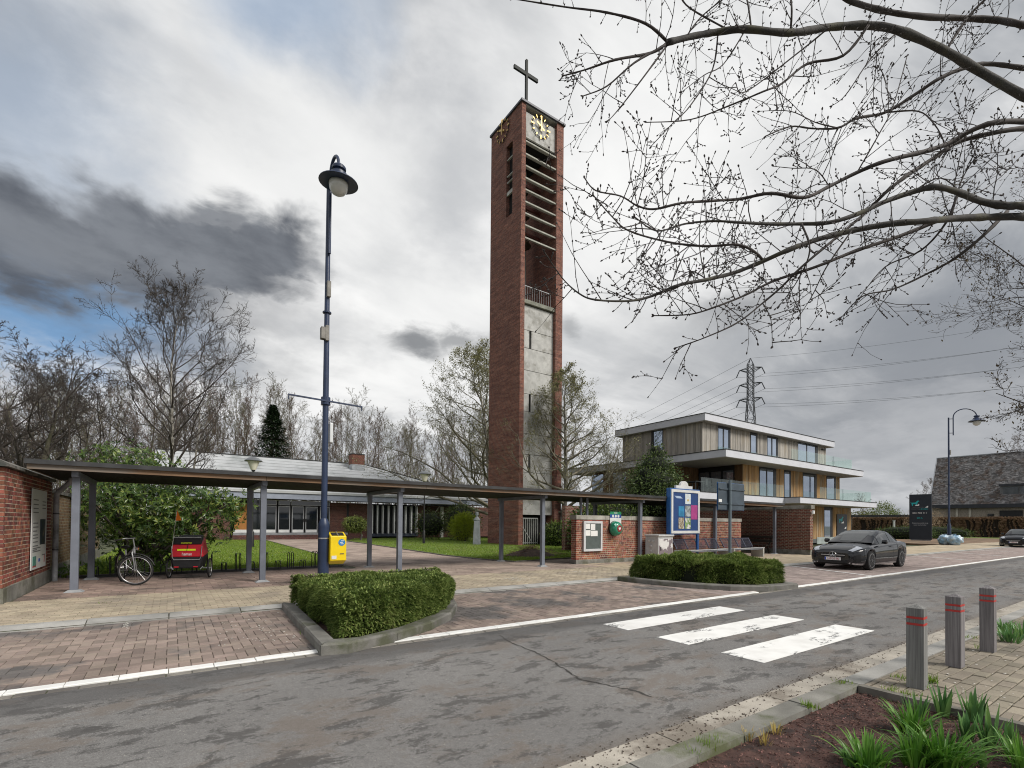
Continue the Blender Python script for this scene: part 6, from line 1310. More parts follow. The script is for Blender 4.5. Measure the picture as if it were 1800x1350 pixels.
lamp_head(lb, (ap[-1].x, ap[-1].y, z2(741.5)), 1.15); MB().box(.04, .2, -.12, .06, z2(799), z2(791)).build('junction_box', boxm, lb); MB().cyl((0, 0, z2(853)), (0, 0, z2(851)), .11, n=12).build('clamp', navy, lb)
# ---- rubbish bags
bagm = mat('bag_blue', (.24, .38, .52), .3, .3, 5, 1., 14, col2=(.40, .47, .52), c2=(.45, .6), spec=.6)
def bag(u, v, r, h, label, seed):
    p = PG(u, v); rr = random.Random(seed); t = thing('rubbish_bag', label, 'bin bag', (p.x, p.y, 0), rr.uniform(0, 6), 'blue rubbish bags round the lamp post'); b = MB(); n, k = 36, 22; from mathutils import noise as mn
    for j in range(k+1):
        for i in range(n):
            th = math.pi*j/k; ph = 2*math.pi*i/n; d = Vector((math.sin(th)*math.cos(ph), math.sin(th)*math.sin(ph), math.cos(th))); f = 1+.30*mn.noise(d*1.9+Vector((seed, 0, 0)))+.20*abs(mn.noise(d*4.5+Vector((0, seed, 0))))+.10*mn.noise(d*11); z = h*.5+d.z*h*.5*f; b.v.append((d.x*r*f, d.y*r*f, max(.003, z)))
    for j in range(k):
        for i in range(n): b.f.append((j*n+i, (j+1)*n+i, (j+1)*n+(i+1) % n, j*n+(i+1) % n)); b.m.append(0)
    b.build('sack', bagm, t, smooth=180); q = MB(); q.lathe([(.05, h*.96), (.03, h*1.02), (.12, h*1.12), (.10, h*1.13)], 9); q.build('knot', bagm, t, smooth=60)
bag(1662, 957.5, .48, .80, 'crumpled pale blue rubbish bag on the totem side of the lamp post', 3); bag(1678.5, 958.3, .50, .82, 'bulging light blue rubbish bag on the road side of the lamp post', 8)
# ---- paving and beds beyond the bays
MB().box(66, 320, 6.0, 14, -.15, -.02).build('far_pavement', mat('far_paving', (.33, .285, .22), .9, .12, .4)).__setitem__('kind', 'structure')
pl2 = MB(); pl2.prism([(53, 12.6), (60, 13.4), (70, 13.2), (96, 13.4), (96, 40), (60, 30)], -.12, .015); struct(pl2.build('mulch_verge', mat('verge_mulch', (.19, .125, .08), .95, .35, .8, .6, 12, col2=(.11, .08, .05))))
struct(MB().box(90, 97.6, 13, 60, -.1, .03).build('grass_verge', turf))
def leafmass(name, label, cat, blobs, n, size, cols, seed, core=None, group=None, asp=.5, droop=0., rosette=1, stems=None, tr=.25, hollow=.55, rough=.45, narrow=False, crn='crown'):
    """foliage: leaf faces spread through a few ellipsoids, denser towards the skin"""
    rr = random.Random(seed); c0 = Vector(blobs[0][0]); t = thing(name, label, cat, (c0.x, c0.y, 0), 0, group); V = []; F = []; tot = sum(b[1]*b[2]*b[3] for b in blobs)
    for (c, rx, ry, rz) in blobs:
        k = int(n*rx*ry*rz/tot)
        for _ in range(k):
            d = Vector((rr.gauss(0, 1), rr.gauss(0, 1), rr.gauss(0, 1))).normalized(); rad = (hollow+(1-hollow)*rr.random())**.6*(1+.12*rr.gauss(0, 1)); p = Vector((c[0]+d.x*rx*rad, c[1]+d.y*ry*rad, max(.04, c[2]+d.z*rz*rad)))
            for q in range(rosette):
                if rosette > 1: a = 2*math.pi*q/rosette+rr.uniform(-.3, .3); e, f2 = frame(d); dr = (e*math.cos(a)+f2*math.sin(a)+d*rr.uniform(.1, .7)-Vector((0, 0, droop))).normalized()
                else: dr = (d*.6+Vector((rr.gauss(0, .7), rr.gauss(0, .7), rr.gauss(.0, .7)-droop))).normalized()
                s = size*rr.uniform(.6, 1.25); x, y = frame(dr); sa = rr.uniform(0, 3.14); sd_2 = (x*math.cos(sa)+y*math.sin(sa)) if rosette == 1 else dr.cross(d).normalized(); w = s*asp*.5; m = p+dr*s*.5+d*s*.06; o = len(V)
                V.extend([tuple(p), tuple(m+sd_2*w), tuple(p+dr*s), tuple(m-sd_2*w)]); F.append((o, o+1, o+2, o+3))
    me = bpy.data.meshes.new(crn); me.from_pydata(V, [], F); me.materials.append(leafmat(name+'_leaf_'+str(seed), cols, rough, .4, tr)); tag(link(crn, me, t), None, kind='stuff')
    if core:
        b = MB()
        for (c, rx, ry, rz) in blobs:
            o = len(b.v); n_, k_ = 10, 7; b.add([(c[0]+rx*core*math.sin(math.pi*j/k_)*math.cos(2*math.pi*i/n_), c[1]+ry*core*math.sin(math.pi*j/k_)*math.sin(2*math.pi*i/n_), max(.01, c[2]+rz*core*math.cos(math.pi*j/k_))) for j in range(k_+1) for i in range(n_)], [(j*n_+i, j*n_+(i+1) % n_, (j+1)*n_+(i+1) % n_, (j+1)*n_+i) for j in range(k_) for i in range(n_)])
        b.build('inner_foliage', mat('foliage_dark', (.010, .014, .007), .95), t)
    if stems:
        b = MB()
        for _ in range(stems):
            c, rx, ry, rz = rr.choice(blobs); a = Vector((c0.x+rr.gauss(0, .25), c0.y+rr.gauss(0, .25), 0)); e = Vector((c[0]+rr.uniform(-.7, .7)*rx, c[1]+rr.uniform(-.7, .7)*ry, c[2]+rr.uniform(-.3, .7)*rz)); m = a.lerp(e, .5)+Vector((rr.gauss(0, .15), rr.gauss(0, .15), .1)); b.tube([a, m, e], [.04, .028, .01], 5)
        b.build('stems', mat('stem_bark', (.05, .042, .034), .9, .3, 9), t)
    under(t); return t
# beech hedge before the house
bh = thing('beech_hedge', 'long brown beech hedge with dark trunk gaps in front of the shingled house', 'hedge', (98, 24, 0)); bz = PX(1690, 908.5, 98).z; rr = random.Random(4); V = []; F = []
ys_ = PX(1499, 930, 98).y; ye_ = PX(1815, 930, 98).y; gaps = sorted(ye_+(ys_-ye_)*rr.random() for _ in range(46))
for k in range(26000):
    y = rr.uniform(ye_, ys_); z = rr.random()*bz
    if z < bz*.86 and min(abs(y-gg_+.12*math.sin(z*3+gg_)) for gg_ in gaps) < .10+.05*rr.random(): continue
    p = Vector((98-rr.uniform(0, .45)-.06*math.sin(y*5), y, z)); d = Vector((-1+rr.gauss(0, .6), rr.gauss(0, .9), rr.gauss(0, .7))).normalized(); x, yy = frame(d); s = rr.uniform(.05, .11); o = len(V); V += [tuple(p-x*s), tuple(p+yy*s*.7), tuple(p+x*s), tuple(p-yy*s*.7)]; F.append((o, o+1, o+2, o+3))
me = bpy.data.meshes.new('hedge_leaves'); me.from_pydata(V, [], F); me.materials.append(leafmat('beech_brown', [(.10, .055, .035), (.17, .10, .065), (.23, .15, .10), (.15, .12, .06)], .8, .1, .15)); tag(link('hedge_leaves', me, bh), None, kind='stuff'); MB().box(98, 98.7, ye_, ys_, 0, bz*.97).build('hedge_core', mat('hedge_brown_core', (.035, .022, .016), .95), bh)
for gg_ in gaps: MB().tube([(97.8, gg_, 0), (97.85, gg_+.1*math.sin(gg_), bz*.5), (97.9, gg_+.05, bz*.9)], [.07, .05, .03], 5).build('stem', mat('beech_stem', (.03, .022, .018), .9), bh)
under(bh)
# ---- shingled house
HX = 110.; ho = thing('shingled_house', 'house with a steep grey brown shingle roof and a wide dormer window', 'house', (HX, 24, 0))
e0, e1 = PX(1634, 888, HX), PX(1860, 884, HX); ez = e0.z; r0_ = PX(1648, 805.6, HX+6.5); r1_ = PX(1880, 790, HX+6.5); r1_.z = r0_.z
rs = MB(); shm = mat('shingle', (.16, .155, .155), .85, .3, 1.5, rnd=.5, col2=(.10, .078, .066), c2=(.45, .62)); sl0 = Vector((e0.x, e0.y, ez)); slr = Vector((r0_.x, r0_.y, r0_.z)); er_ = Vector((e1.x, e1.y, ez)); rrr = Vector((r1_.x, r1_.y, r0_.z))
rows = 58
for i in range(rows):        # overlapping courses of uneven shingles
    t0, t1 = i/rows, (i+1.25)/rows; a, b = sl0.lerp(slr, t0), er_.lerp(rrr, t0); c, d = sl0.lerp(slr, min(1, t1)), er_.lerp(rrr, min(1, t1)); L = (b-a).length; n = int(L/.42); up = (slr-sl0).normalized(); nrm = (er_-sl0).cross(slr-sl0).normalized()
    if nrm.x > 0: nrm = -nrm
    q = -random.random()*.4
    while q < L:
        w_ = random.uniform(.16, .40); f0, f1 = max(0, q)/L, min(L, q+w_-.015)/L
        if f1 > f0: lift = nrm*random.uniform(.02, .07); rs.quad(a.lerp(b, f0)+lift, a.lerp(b, f1)+lift, c.lerp(d, f1)+nrm*.005, c.lerp(d, f0)+nrm*.005)
        q += w_
tag(rs.build('shingles', shm, ho), None, kind='stuff'); rb = MB(); rb.add([sl0, er_, rrr, slr, slr+Vector((6.5, 0, -(slr.z-ez))), rrr+Vector((6.5, 0, -(slr.z-ez)))], [(0, 1, 2, 3), (3, 2, 5, 4)]); rb.build('roof', mat('roof_under', (.07, .062, .058), .9), ho)
MB().bar(slr, rrr, .3, .15).build('ridge', mat('ridge_zinc', (.33, .35, .38), .5), ho); MB().bar(sl0+Vector((-.1, .05, 0)), slr+Vector((-.1, .05, .05)), .12, .2).build('verge', MATS['ridge_zinc'], ho)
MB().box(HX-.5, HX+.1, er_.y, sl0.y+.1, ez-.62, ez).build('eave_band', mat('eave_dark', (.025, .028, .035), .5), ho)
hb_ = brickmat('house_brick', (.36, .32, .26), (.30, .26, .21), (.36, .33, .28), .22, .07); MB().box(HX+.2, HX+12, er_.y, sl0.y-.3, 0, ez-.3).build('wall', hb_, ho, uv=True)
gy = PX(1604, 910, HX).y
for u0, u1, v0, v1, m in ((1736, 1747, 903, 908.5, gl_), (1757, 1798, 897.5, 920, MATS['hall_dark'])):
    a, b = PX(u0, v0, HX+.15), PX(u1, v1, HX+.15); MB().box(HX+.1, HX+.19, b.y, a.y, b.z, a.z).build('window', m, ho)
for u in (1682, 1705): p = PX(u, 900, HX+.1); MB().box(HX+.08, HX+.19, p.y-.15, p.y+.15, 0, ez-.62).build('wall_post', mat('post_pale', (.45, .42, .36), .7), ho)
da_, db2 = PX(1758, 855, HX+1.2), PX(1815, 878, HX+1.2); zt4, zb4 = da_.z, PX(1775, 877, HX+1.2).z
dm = MB().box(HX+1.2, HX+5, db2.y, da_.y, zb4-.9, zt4+.3).build('dormer', mat('dormer_cheek', (.13, .135, .14), .7), ho); MB().box(HX+1.0, HX+1.25, db2.y, da_.y+.15, zt4, zt4+.35).build('dormer_roof', MATS['eave_dark'], dm)
for k in range(3):
    a, b = da_.y-.35-(k)*1.95, da_.y-.35-(k+1)*1.95+.18; MB().box(HX+1.1, HX+1.19, b, a, zb4, zt4-.15).build('dormer_pane', glassmat('bright_glass', (.05, .06, .07), .03, spec=1.), dm)
MB().box(HX+1.0, HX+1.19, db2.y, da_.y, zb4-.25, zb4-.02).build('dormer_sill', white, dm); under(ho)
# ---- low green hedges by the totem
for i, (u, v, n_, lab) in enumerate(((1596, 949, 3.2, 'low mounded green hedge behind the coupe beside the totem'), (1655, 948, 3.6, 'low clipped green hedge between the totem and the lamp post'))):
    p = PG(u, v); p = Vector((p.x+3, p.y+1.2, 0)); leafmass('low_hedge', lab, 'hedge', [((p.x, p.y, .7), 1.2, n_, .9)], 5000, .10, [(.03, .07, .012), (.07, .13, .02), (.12, .19, .03)], 50+i, core=.85, group='low hedges by the totem')
pp_ = PG(1650, 943); leafmass('winter_shrub', 'straw coloured leafless shrub behind the totem sign', 'shrub', [((pp_.x-12, pp_.y-1.5, 2.3), 1.8, 2.4, 2.2)], 2600, .16, [(.28, .20, .12), (.42, .32, .2), (.5, .4, .26)], 61, stems=30, asp=.3, hollow=.2)
pst = PG(1571.5, 942); wp = thing('white_post', 'slim pale post in the verge behind the parked coupe', 'post', (pst.x, pst.y, 0)); MB().box(-.12, .12, -.12, .12, 0, PX(1571, 915, pst.x).z).build('shaft', mat('post_pale2', (.45, .46, .47), .6), wp, bevel=.01); MB().box(-.15, .15, -.15, .15, PX(1571, 915, pst.x).z, PX(1571, 915, pst.x).z+.06).build('cap', MATS['post_pale2'], wp)
shp = PY(1585, 905, 60); sh = thing('outbuilding', 'low flat roofed outbuilding behind the beech hedge', 'building', (112, 38, 0)); MB().box(112, 118, 33, 44, 0, 3.3).build('wall', hb_, sh, uv=True); MB().box(111.6, 118.4, 32.6, 44.4, 3.3, 3.7).build('roof', felt, sh); under(sh)
# ---- pylon and power lines
PYD = 150.; pbp = PD(1319, 925, PYD); pt = thing('electricity_pylon', 'steel lattice electricity pylon with three pairs of arms behind the apartments', 'pylon', (pbp.x, pbp.y, 0)); lat = mat('pylon_steel', (.07, .075, .085), .6, .1); Hp = PD(1319, 628, PYD).z; zv = lambda v: PD(1319, v, PYD).z
rd = Vector(CR); rd.z = 0; rd.normalize(); fd = Vector((-rd.y, rd.x, 0)); adir = (rd*.80-fd*.60).normalized(); bdir = Vector((-adir.y, adir.x, 0))
wz = lambda z: .82+max(0, (zv(700)-z)/zv(700))*2.4
lv = [0]+list(np.linspace(5, zv(702), 7))+list(np.linspace(zv(702), zv(640), 7)[1:]); cors = [(1, 1), (1, -1), (-1, -1), (-1, 1)]
def cp(z, c): return adir*(c[0]*wz(z))+bdir*(c[1]*wz(z))+Z_*z
lt = MB()
for c in cors: lt.tube([cp(z, c) for z in lv], .13, 5)
for z0_, z1_ in zip(lv, lv[1:]):
    for i in range(4): a, b = cors[i], cors[(i+1) % 4]; lt.tube([cp(z0_, a), cp(z1_, b)], .07, 4); lt.tube([cp(z0_, b), cp(z1_, a)], .07, 4); lt.tube([cp(z1_, a), cp(z1_, b)], .07, 4)
for c in cors: lt.tube([cp(zv(640), c), Vector((0, 0, Hp))], .12, 4)
lt.build('lattice_mast', lat, pt); tips = []; al = 3.1
for v in (648.5, 675.5, 702):
    z = zv(v); a = MB()
    for s in (-1, 1):
        tip = adir*s*al+Z_*(z-.1)
        for q in (-1, 1): a.tube([adir*s*wz(z)+bdir*q*wz(z)+Z_*(z+.5), tip+Z_*.4], .11, 4); a.tube([adir*s*wz(z)+bdir*q*wz(z)+Z_*(z-.7), tip+Z_*.4], .10, 4)
        end = tip+adir*s*.9-Z_*1.7; a.tube([tip+Z_*.4, end], .16, 5); tips.append((s, pbp*1.+end-Z_*pbp.z))
    a.build('cross_arm', lat, pt)
wire = mat('wire_dark', (.06, .065, .07), .6); wl = thing('power_lines', 'seven thin power lines running past the pylon across the sky', 'power lines', (pbp.x, pbp.y, 0), 0)
top = Vector((pbp.x, pbp.y, Hp))
far = PD(845, 842, 420); near = PD(2250, 480, 92)
for s, p in [(0, top)]+tips:
    off = p-top; a = far+Vector((off.x, off.y, off.z))*1.; b = near+off; wb_ = MB(); pts = []
    for k in range(13): q = k/12; r = p.lerp(b, q); r.z -= 9*q*(1-q)*1.; pts.append(r)
    wb_.tube(pts, .028, 4); pts = []
    for k in range(13): q = k/12; r = p.lerp(a, q); r.z -= 40*q*(1-q)*.5; pts.append(r)
    wb_.tube(pts, .045, 4); wb_.build('wire', wire, wl)
under(wl)
# ================================================================ trees
from mathutils import noise as mn
def grow(seed, H, r0, shape='oval', lean=0., levels=4, clear=.2, nb=16, spread=.55, up=.25, twig=.9, multi=1, sub=(6, 9), leafn=0, leafsize=.12, crook=.12, minr=.006):
    """bare tree: trunk(s) that taper, limbs, branches and twigs; returns trunk, crown, leaf points"""
    rr = random.Random(seed); tr_, cr_ = MB(), MB(); LP = []
    def path(p, d, L, n, crk, trop):
        pts = [Vector(p)]; d = Vector(d).normalized()
        for i in range(n):
            d = (d+Vector((rr.gauss(0, crk), rr.gauss(0, crk), rr.gauss(0, crk*.7)+trop))).normalized(); pts.append(pts[-1]+d*(L/n))
        return pts
    def branch(p, d, L, r, lv):
        n = {1: 7, 2: 5, 3: 4}.get(lv, 3); pts = path(p, d, L, n, crook*(1+.35*lv), up*.16 if lv < 3 else .05); rad = [max(minr*.6, r*(1-.85*i/n)) for i in range(n+1)]
        cr_.tube(pts, rad, 6 if lv == 1 else (4 if lv == 2 else 3), cap=False)
        if lv >= levels:
            if leafn: LP.extend([(pts[-1], (pts[-1]-pts[-2]).normalized()), (pts[1], (pts[1]-pts[0]).normalized())])
            return
        k = rr.randint(*sub) if lv < levels-1 else rr.randint(4, 6)
        for i in range(k):
            t = .22+.78*(i+rr.random())/k; j = min(n-1, int(t*n)); q = pts[j].lerp(pts[j+1], t*n-j); dd = (pts[j+1]-pts[j]).normalized(); e, f = frame(dd); a = rr.uniform(0, 6.28); ang = rr.uniform(.5, .95); nd = dd*math.cos(ang)+(e*math.cos(a)+f*math.sin(a))*math.sin(ang)
            branch(q, nd, L*rr.uniform(.32, .55)*(1.15-.45*t)*twig, max(minr, r*(1-.8*t)*.6), lv+1)
    for m in range(multi):
        a0 = rr.uniform(0, 6.28); d0 = Vector((math.cos(a0)*lean, math.sin(a0)*lean, 1)) if multi > 1 else Vector((lean*math.cos(a0), lean*math.sin(a0), 1)); n = 12; Hm = H*(1 if m == 0 else rr.uniform(.75, .95)); pts = path((rr.gauss(0, .12)*multi*.5, rr.gauss(0, .12)*multi*.5, 0), d0, Hm, n, .045, .05); rad = [max(.015, r0*(1-.93*(i/n)**.85)*(1.25 if i == 0 else 1)) for i in range(n+1)]
        tr_.tube(pts, rad, 9)
        for i in range(nb):
            t = clear+(1-clear)*((i+rr.random()*.8)/nb); j = min(n-1, int(t*n)); q = pts[j].lerp(pts[j+1], t*n-j); a = i*2.4+rr.uniform(-.4, .4); s = (t-clear)/(1-clear)
            prof = {'oval': .35+1.0*math.sin(math.pi*min(1, s*.9+.1)), 'cone': 1.15-s, 'broad': .9+.4*math.sin(math.pi*s), 'fan': .95-.45*s}[shape]
            el = {'oval': .55+.5*s, 'cone': .25+.4*s, 'broad': .35+.6*s, 'fan': .75+.4*s}[shape]; d = Vector((math.cos(a)*math.cos(el), math.sin(a)*math.cos(el), math.sin(el)))
            branch(q, d, H*spread*prof*rr.uniform(.8, 1.15), max(minr*1.5, rad[j]*.55), 1)
    return tr_, cr_, LP
barkd = mat('bark_dark', (.09, .082, .06), .9, .35, 3, .5, 30, col2=(.075, .075, .04), c2=(.5, .65)); barkp = mat('bark_pale', (.25, .235, .205), .85, .3, 3, .4, 25, col2=(.10, .09, .075), c2=(.5, .6)); twigd = mat('twig_dark', (.056, .046, .040), .85, .25, 3); twigb = mat('twig_brown', (.105, .075, .058), .85, .3, 2); twigo = mat('twig_olive', (.11, .10, .06), .85, .3, 2)
def leaves(LP, n, size, seed, asp=.5):
    rr = random.Random(seed); V = []; F = []
    for _ in range(n):
        p, d = rr.choice(LP); p = p+Vector((rr.gauss(0, 1), rr.gauss(0, 1), rr.gauss(0, 1)))*size*.9; dr = (d+Vector((rr.gauss(0, .6), rr.gauss(0, .6), rr.gauss(.1, .6)))).normalized(); x, y = frame(dr); s = size*rr.uniform(.6, 1.3); o = len(V)
        V += [tuple(p), tuple(p+dr*s*.5+x*s*asp*.5), tuple(p+dr*s), tuple(p+dr*s*.5-x*s*asp*.5)]; F.append((o, o+1, o+2, o+3))
    me = bpy.data.meshes.new('leaves'); me.from_pydata(V, [], F); return me
def tree(name, label, loc, bark, twig_, seed, group=None, rz=0., lf=None, **k):
    tr_, cr_, LP = grow(seed, leafn=1 if lf else 0, **k); t = thing(name, label, 'tree', loc, rz, group); tr_.build('trunk', bark, t, smooth=180); c = cr_.build('crown', twig_, t, smooth=180)
    if lf: me = leaves(LP, lf[0], lf[1], seed+1, lf[3] if len(lf) > 3 else .5); me.materials.append(lf[2]); tag(link('leaves', me, c), None, kind='stuff')
    return t
def at(u, D): p = PD(u, 925, D); return Vector((p.x, p.y, 0))
# far left, behind the wall
tree('bare_tree', 'broad bare tree with mossy forked limbs behind the red brick wall', at(32, 27), barkd, twigd, 11, H=9.9, r0=.30, shape='broad', levels=4, clear=.16, nb=13, spread=.42, up=.5, multi=2, lean=.28, sub=(7, 9), crook=.15, minr=.012)
tree('bare_tree', 'bare forked tree between the wall and the tall pale trunked tree', at(95, 30), barkd, twigd, 12, H=9.3, r0=.22, shape='broad', levels=4, clear=.18, nb=12, spread=.44, up=.5, multi=2, lean=.3, sub=(6, 8), crook=.15, minr=.012)
tree('bare_tree', 'tall bare tree with pale slender trunks rising above the canopy roof', at(286, 31), barkp, twigd, 14, H=14.9, r0=.19, shape='oval', levels=4, clear=.18, nb=32, spread=.31, up=.8, multi=1, lean=.02, sub=(6, 9), crook=.11, minr=.012)
tree('bare_tree', 'slender pale trunk standing close beside the tall bare tree', at(312, 32), barkp, twigd, 15, H=11.5, r0=.12, shape='oval', levels=3, clear=.3, nb=14, spread=.26, up=.7, lean=.05, sub=(5, 8))
# wood behind the hall
protos = []
for i, (sh, sp_, nb, bk_, tw) in enumerate((('fan', .26, 22, barkp, twigb), ('oval', .22, 24, barkd, twigb), ('fan', .30, 20, barkp, twigo), ('fan', .22, 24, barkd, twigb), ('oval', .25, 22, barkd, twigo))):
    protos.append(tree('wood_tree', 'slim bare tree in the wood behind the parish hall', (0, 0, -200), bk_, tw, 30+i, 'bare trees of the wood behind the hall', H=20, r0=.17, shape=sh, levels=4, clear=.22, nb=nb, spread=sp_, up=1.1, sub=(5, 7), crook=.12, minr=.014))
spots = []; rr = random.Random(77)
for row, (D0, n, ua, ub) in enumerate(((66, 32, -60, 800), (80, 34, -80, 860), (96, 26, -60, 1000))):
    for k in range(n): spots.append((ua+(ub-ua)*(k+rr.uniform(.1, .9))/n, D0+rr.uniform(-5, 5)))
WL = ['pale barked fan shaped bare tree', 'dark barked rounded bare tree', 'pale barked olive twigged bare tree', 'dark barked slim upright bare tree', 'dark barked olive twigged bare tree']
for i, (u, D) in enumerate(spots):
    p = protos[i % 5] if i < 5 else copy_tree(protos[i % 5]); row = 0 if i < 32 else (1 if i < 66 else 2); p['label'] = WL[i % 5]+(' along the near edge of the wood behind the hall', ' in the middle of the wood behind the hall', ' far back in the wood behind the hall')[row]; p['group'] = p['label']; s = rr.uniform(.80, 1.06)*(.93 if u > 560 else 1.04)*(D/72)**.45*(.80 if 440 < u < 800 and D < 72 else 1); q = at(u, D); p.location = (q.x, q.y, 0); p.rotation_euler = (0, 0, rr.uniform(0, 6.28)); p.scale = (s*.95, s*.95, s)
# undergrowth of thin stems between the trunks
ug = MB()
for k in range(2600):
    u = rr.uniform(-60, 900); D = rr.uniform(58, 64); p = at(u, D); h = rr.uniform(2.5, 8); e = p+Vector((rr.gauss(0, .7), rr.gauss(0, .7), h)); ug.tube([p, p.lerp(e, .5)+Vector((rr.gauss(0, .15), rr.gauss(0, .15), 0)), e], [.03, .022, .008], 3, cap=False)
tag(ug.build('undergrowth', twigo), 'thicket of thin brown stems along the edge of the wood', 'undergrowth', kind='stuff')
# conifer
fir = thing('fir_tree', 'dark green fir tree standing among the bare trees of the wood', 'tree', at(477, 62)); fH = PD(477, 710, 62).z; MB().tube([(0, 0, 0), (0, 0, fH)], [.22, .02], 8).build('trunk', barkd, fir); V = []; F = []
for k in range(15000):
    z = fH*(.06+.93*rr.random()**1.15); lay_ = abs(math.sin(z*3.4)); R_ = (fH-z)*.40*(.55+.45*lay_)+.15; a = rr.uniform(0, 6.28); r = R_*rr.random()**.45; p = Vector((math.cos(a)*r, math.sin(a)*r, z-.22*r)); d = Vector((math.cos(a)+rr.gauss(0, .4), math.sin(a)+rr.gauss(0, .4), rr.gauss(-.1, .3))).normalized(); x, y = frame(d); s = rr.uniform(.25, .6); o = len(V); V += [tuple(p), tuple(p+d*s*.5+x*.09), tuple(p+d*s), tuple(p+d*s*.5-x*.09)]; F.append((o, o+1, o+2, o+3))
me = bpy.data.meshes.new('crown'); me.from_pydata(V, [], F); me.materials.append(leafmat('fir_needles', [(.012, .025, .012), (.025, .048, .02), (.05, .08, .03)], .7, .2, .1)); tag(link('crown', me, fir), None, kind='stuff')
# trees beside the tower, just coming into leaf
yl = leafmat('young_leaf', [(.13, .125, .075), (.19, .185, .095), (.28, .275, .13), (.38, .375, .19)], .6, .2, .3)
p = PG(988, 957); tree('budding_tree', 'pale trunked tree coming into leaf at the right side of the tower', (p.x, p.y, 0), barkp, mat('twig_pale', (.17, .155, .115), .85, .3, 3), 51, H=11.9, r0=.26, shape='cone', levels=4, clear=.16, nb=46, spread=.46, up=.38, sub=(6, 8), lf=(17000, .10, yl, .6), crook=.13)
tree('budding_tree', 'large tree coming into leaf at the left side behind the tower', at(868, 46), barkp, mat('twig_pale', (.17, .155, .115), .85, .3, 3), 52, H=17.8, r0=.34, shape='cone', levels=4, clear=.10, nb=54, spread=.54, up=.45, sub=(6, 9), lf=(26000, .14, yl, .6), crook=.13)
tree('budding_tree', 'low spreading tree with fine olive twigs before the apartment flank', PY(1065, 940, 24.5)*1. - Vector((0, 0, PY(1065, 940, 24.5).z)), barkp, twigo, 53, H=5.6, r0=.09, shape='broad', levels=4, clear=.12, nb=16, spread=.40, up=.3, multi=2, lean=.35, sub=(6, 8), lf=(2500, .07, yl))
# far right
for u, D, H, lab_, sd2 in ((1795, 128, 21, 'bare tree rising above the shingled roof ridge', 61), (1631, 140, 12, 'small bare tree beyond the far end of the beech hedge', 62), (1520, 150, 9, 'low bare tree beyond the apartment terrace', 63)): tree('bare_tree', lab_, at(u, D), barkd, twigb, sd2, H=H, r0=.25, shape='broad', levels=4, clear=.2, nb=14, spread=.36, up=.6, sub=(5, 7), minr=.02)
q = at(1552, 125); leafmass('green_tree', 'fresh green bushy tree beyond the beech hedge', 'tree', [((q.x, q.y, 4.2), 3.4, 3.4, 3.6), ((q.x+2, q.y-2, 3), 2.6, 2.6, 2.6)], 5000, .34, [(.07, .09, .025), (.13, .17, .04), (.22, .26, .07)], 71, stems=14, hollow=.3)
q = at(1515, 118); leafmass('green_tree', 'olive green bushy tree behind the apartment entrance', 'tree', [((q.x, q.y, 2.6), 4., 4., 2.6)], 4200, .34, [(.08, .09, .03), (.14, .15, .05), (.2, .2, .08)], 72, stems=12, hollow=.3)

# ================================================================ shrubs
rho = [(.014, .032, .009), (.032, .068, .015), (.07, .125, .026), (.15, .21, .045), (.32, .33, .07)]
sx = lambda u, Y: PY(u, 930, Y).x
leafmass('rhododendron', 'large dark evergreen shrub with glossy leaves behind the bicycle', 'shrub', [((sx(255, 19), 19.4, 1.9), 1.75, 1.5, 1.5), ((sx(190, 19.5), 20, 2.0), 1.2, 1.3, 1.6), ((sx(345, 19), 19.3, 1.75), 1.5, 1.2, 1.25), ((sx(400, 19), 19.0, 2.0), .8, .8, .62), ((sx(220, 20), 20.3, 3.1), 1.7, 1.2, .95), ((sx(290, 19), 18.7, 1.0), 1.3, 1., .85)], 2300, .16, rho, 81, stems=46, asp=.34, rosette=6, hollow=.25, rough=.3)
leafmass('groundcover', 'low bright green leaves growing along the foot of the evergreen shrub', 'plants', [((sx(200, 17.6), 17.6, .12), 1.3, .35, .2), ((sx(275, 17.6), 17.6, .1), .9, .3, .16)], 900, .16, [(.06, .12, .02), (.13, .24, .04), (.2, .3, .06)], 82, asp=.25)
p = PG(634, 949.5); tp_ = leafmass('topiary_tree', 'small ball shaped evergreen on a short crooked stem beside the path', 'tree', [((PY(624, 922, p.y).x, p.y, PY(624, 922, p.y).z), .93, .9, .62)], 3800, .13, [(.05, .07, .015), (.11, .15, .03), (.2, .24, .06), (.32, .34, .11)], 83, core=.8); b_ = MB(); b_.tube([(p.x, p.y, 0), (p.x+.1, p.y, .4), (p.x-.1, p.y, .9)], [.09, .07, .06], 7); b_.build('stem', barkp, tp_); b_ = tp_.children[-1]; b_.matrix_parent_inverse = tp_.matrix_world.inverted()
p = PG(813, 951); leafmass('golden_shrub', 'yellow green feathery shrub beside the portrait bust', 'shrub', [((p.x, p.y, 1.15), 1.15, 1.1, 1.15), ((p.x+.4, p.y, 1.5), .75, .7, .8)], 6500, .22, [(.12, .16, .01), (.24, .30, .012), (.36, .42, .03)], 84, asp=.16, hollow=.3, stems=30)
p = PG(850, 953); leafmass('dark_shrub', 'dark evergreen shrub filling the gap left of the tower foot', 'shrub', [((p.x+.8, p.y+5, 1.6), 1.8, 1.4, 1.6), ((p.x-1.2, p.y+7, 1.3), 1.6, 1.2, 1.3)], 4500, .17, [(.02, .035, .01), (.05, .08, .02), (.13, .16, .04)], 85, core=.75)
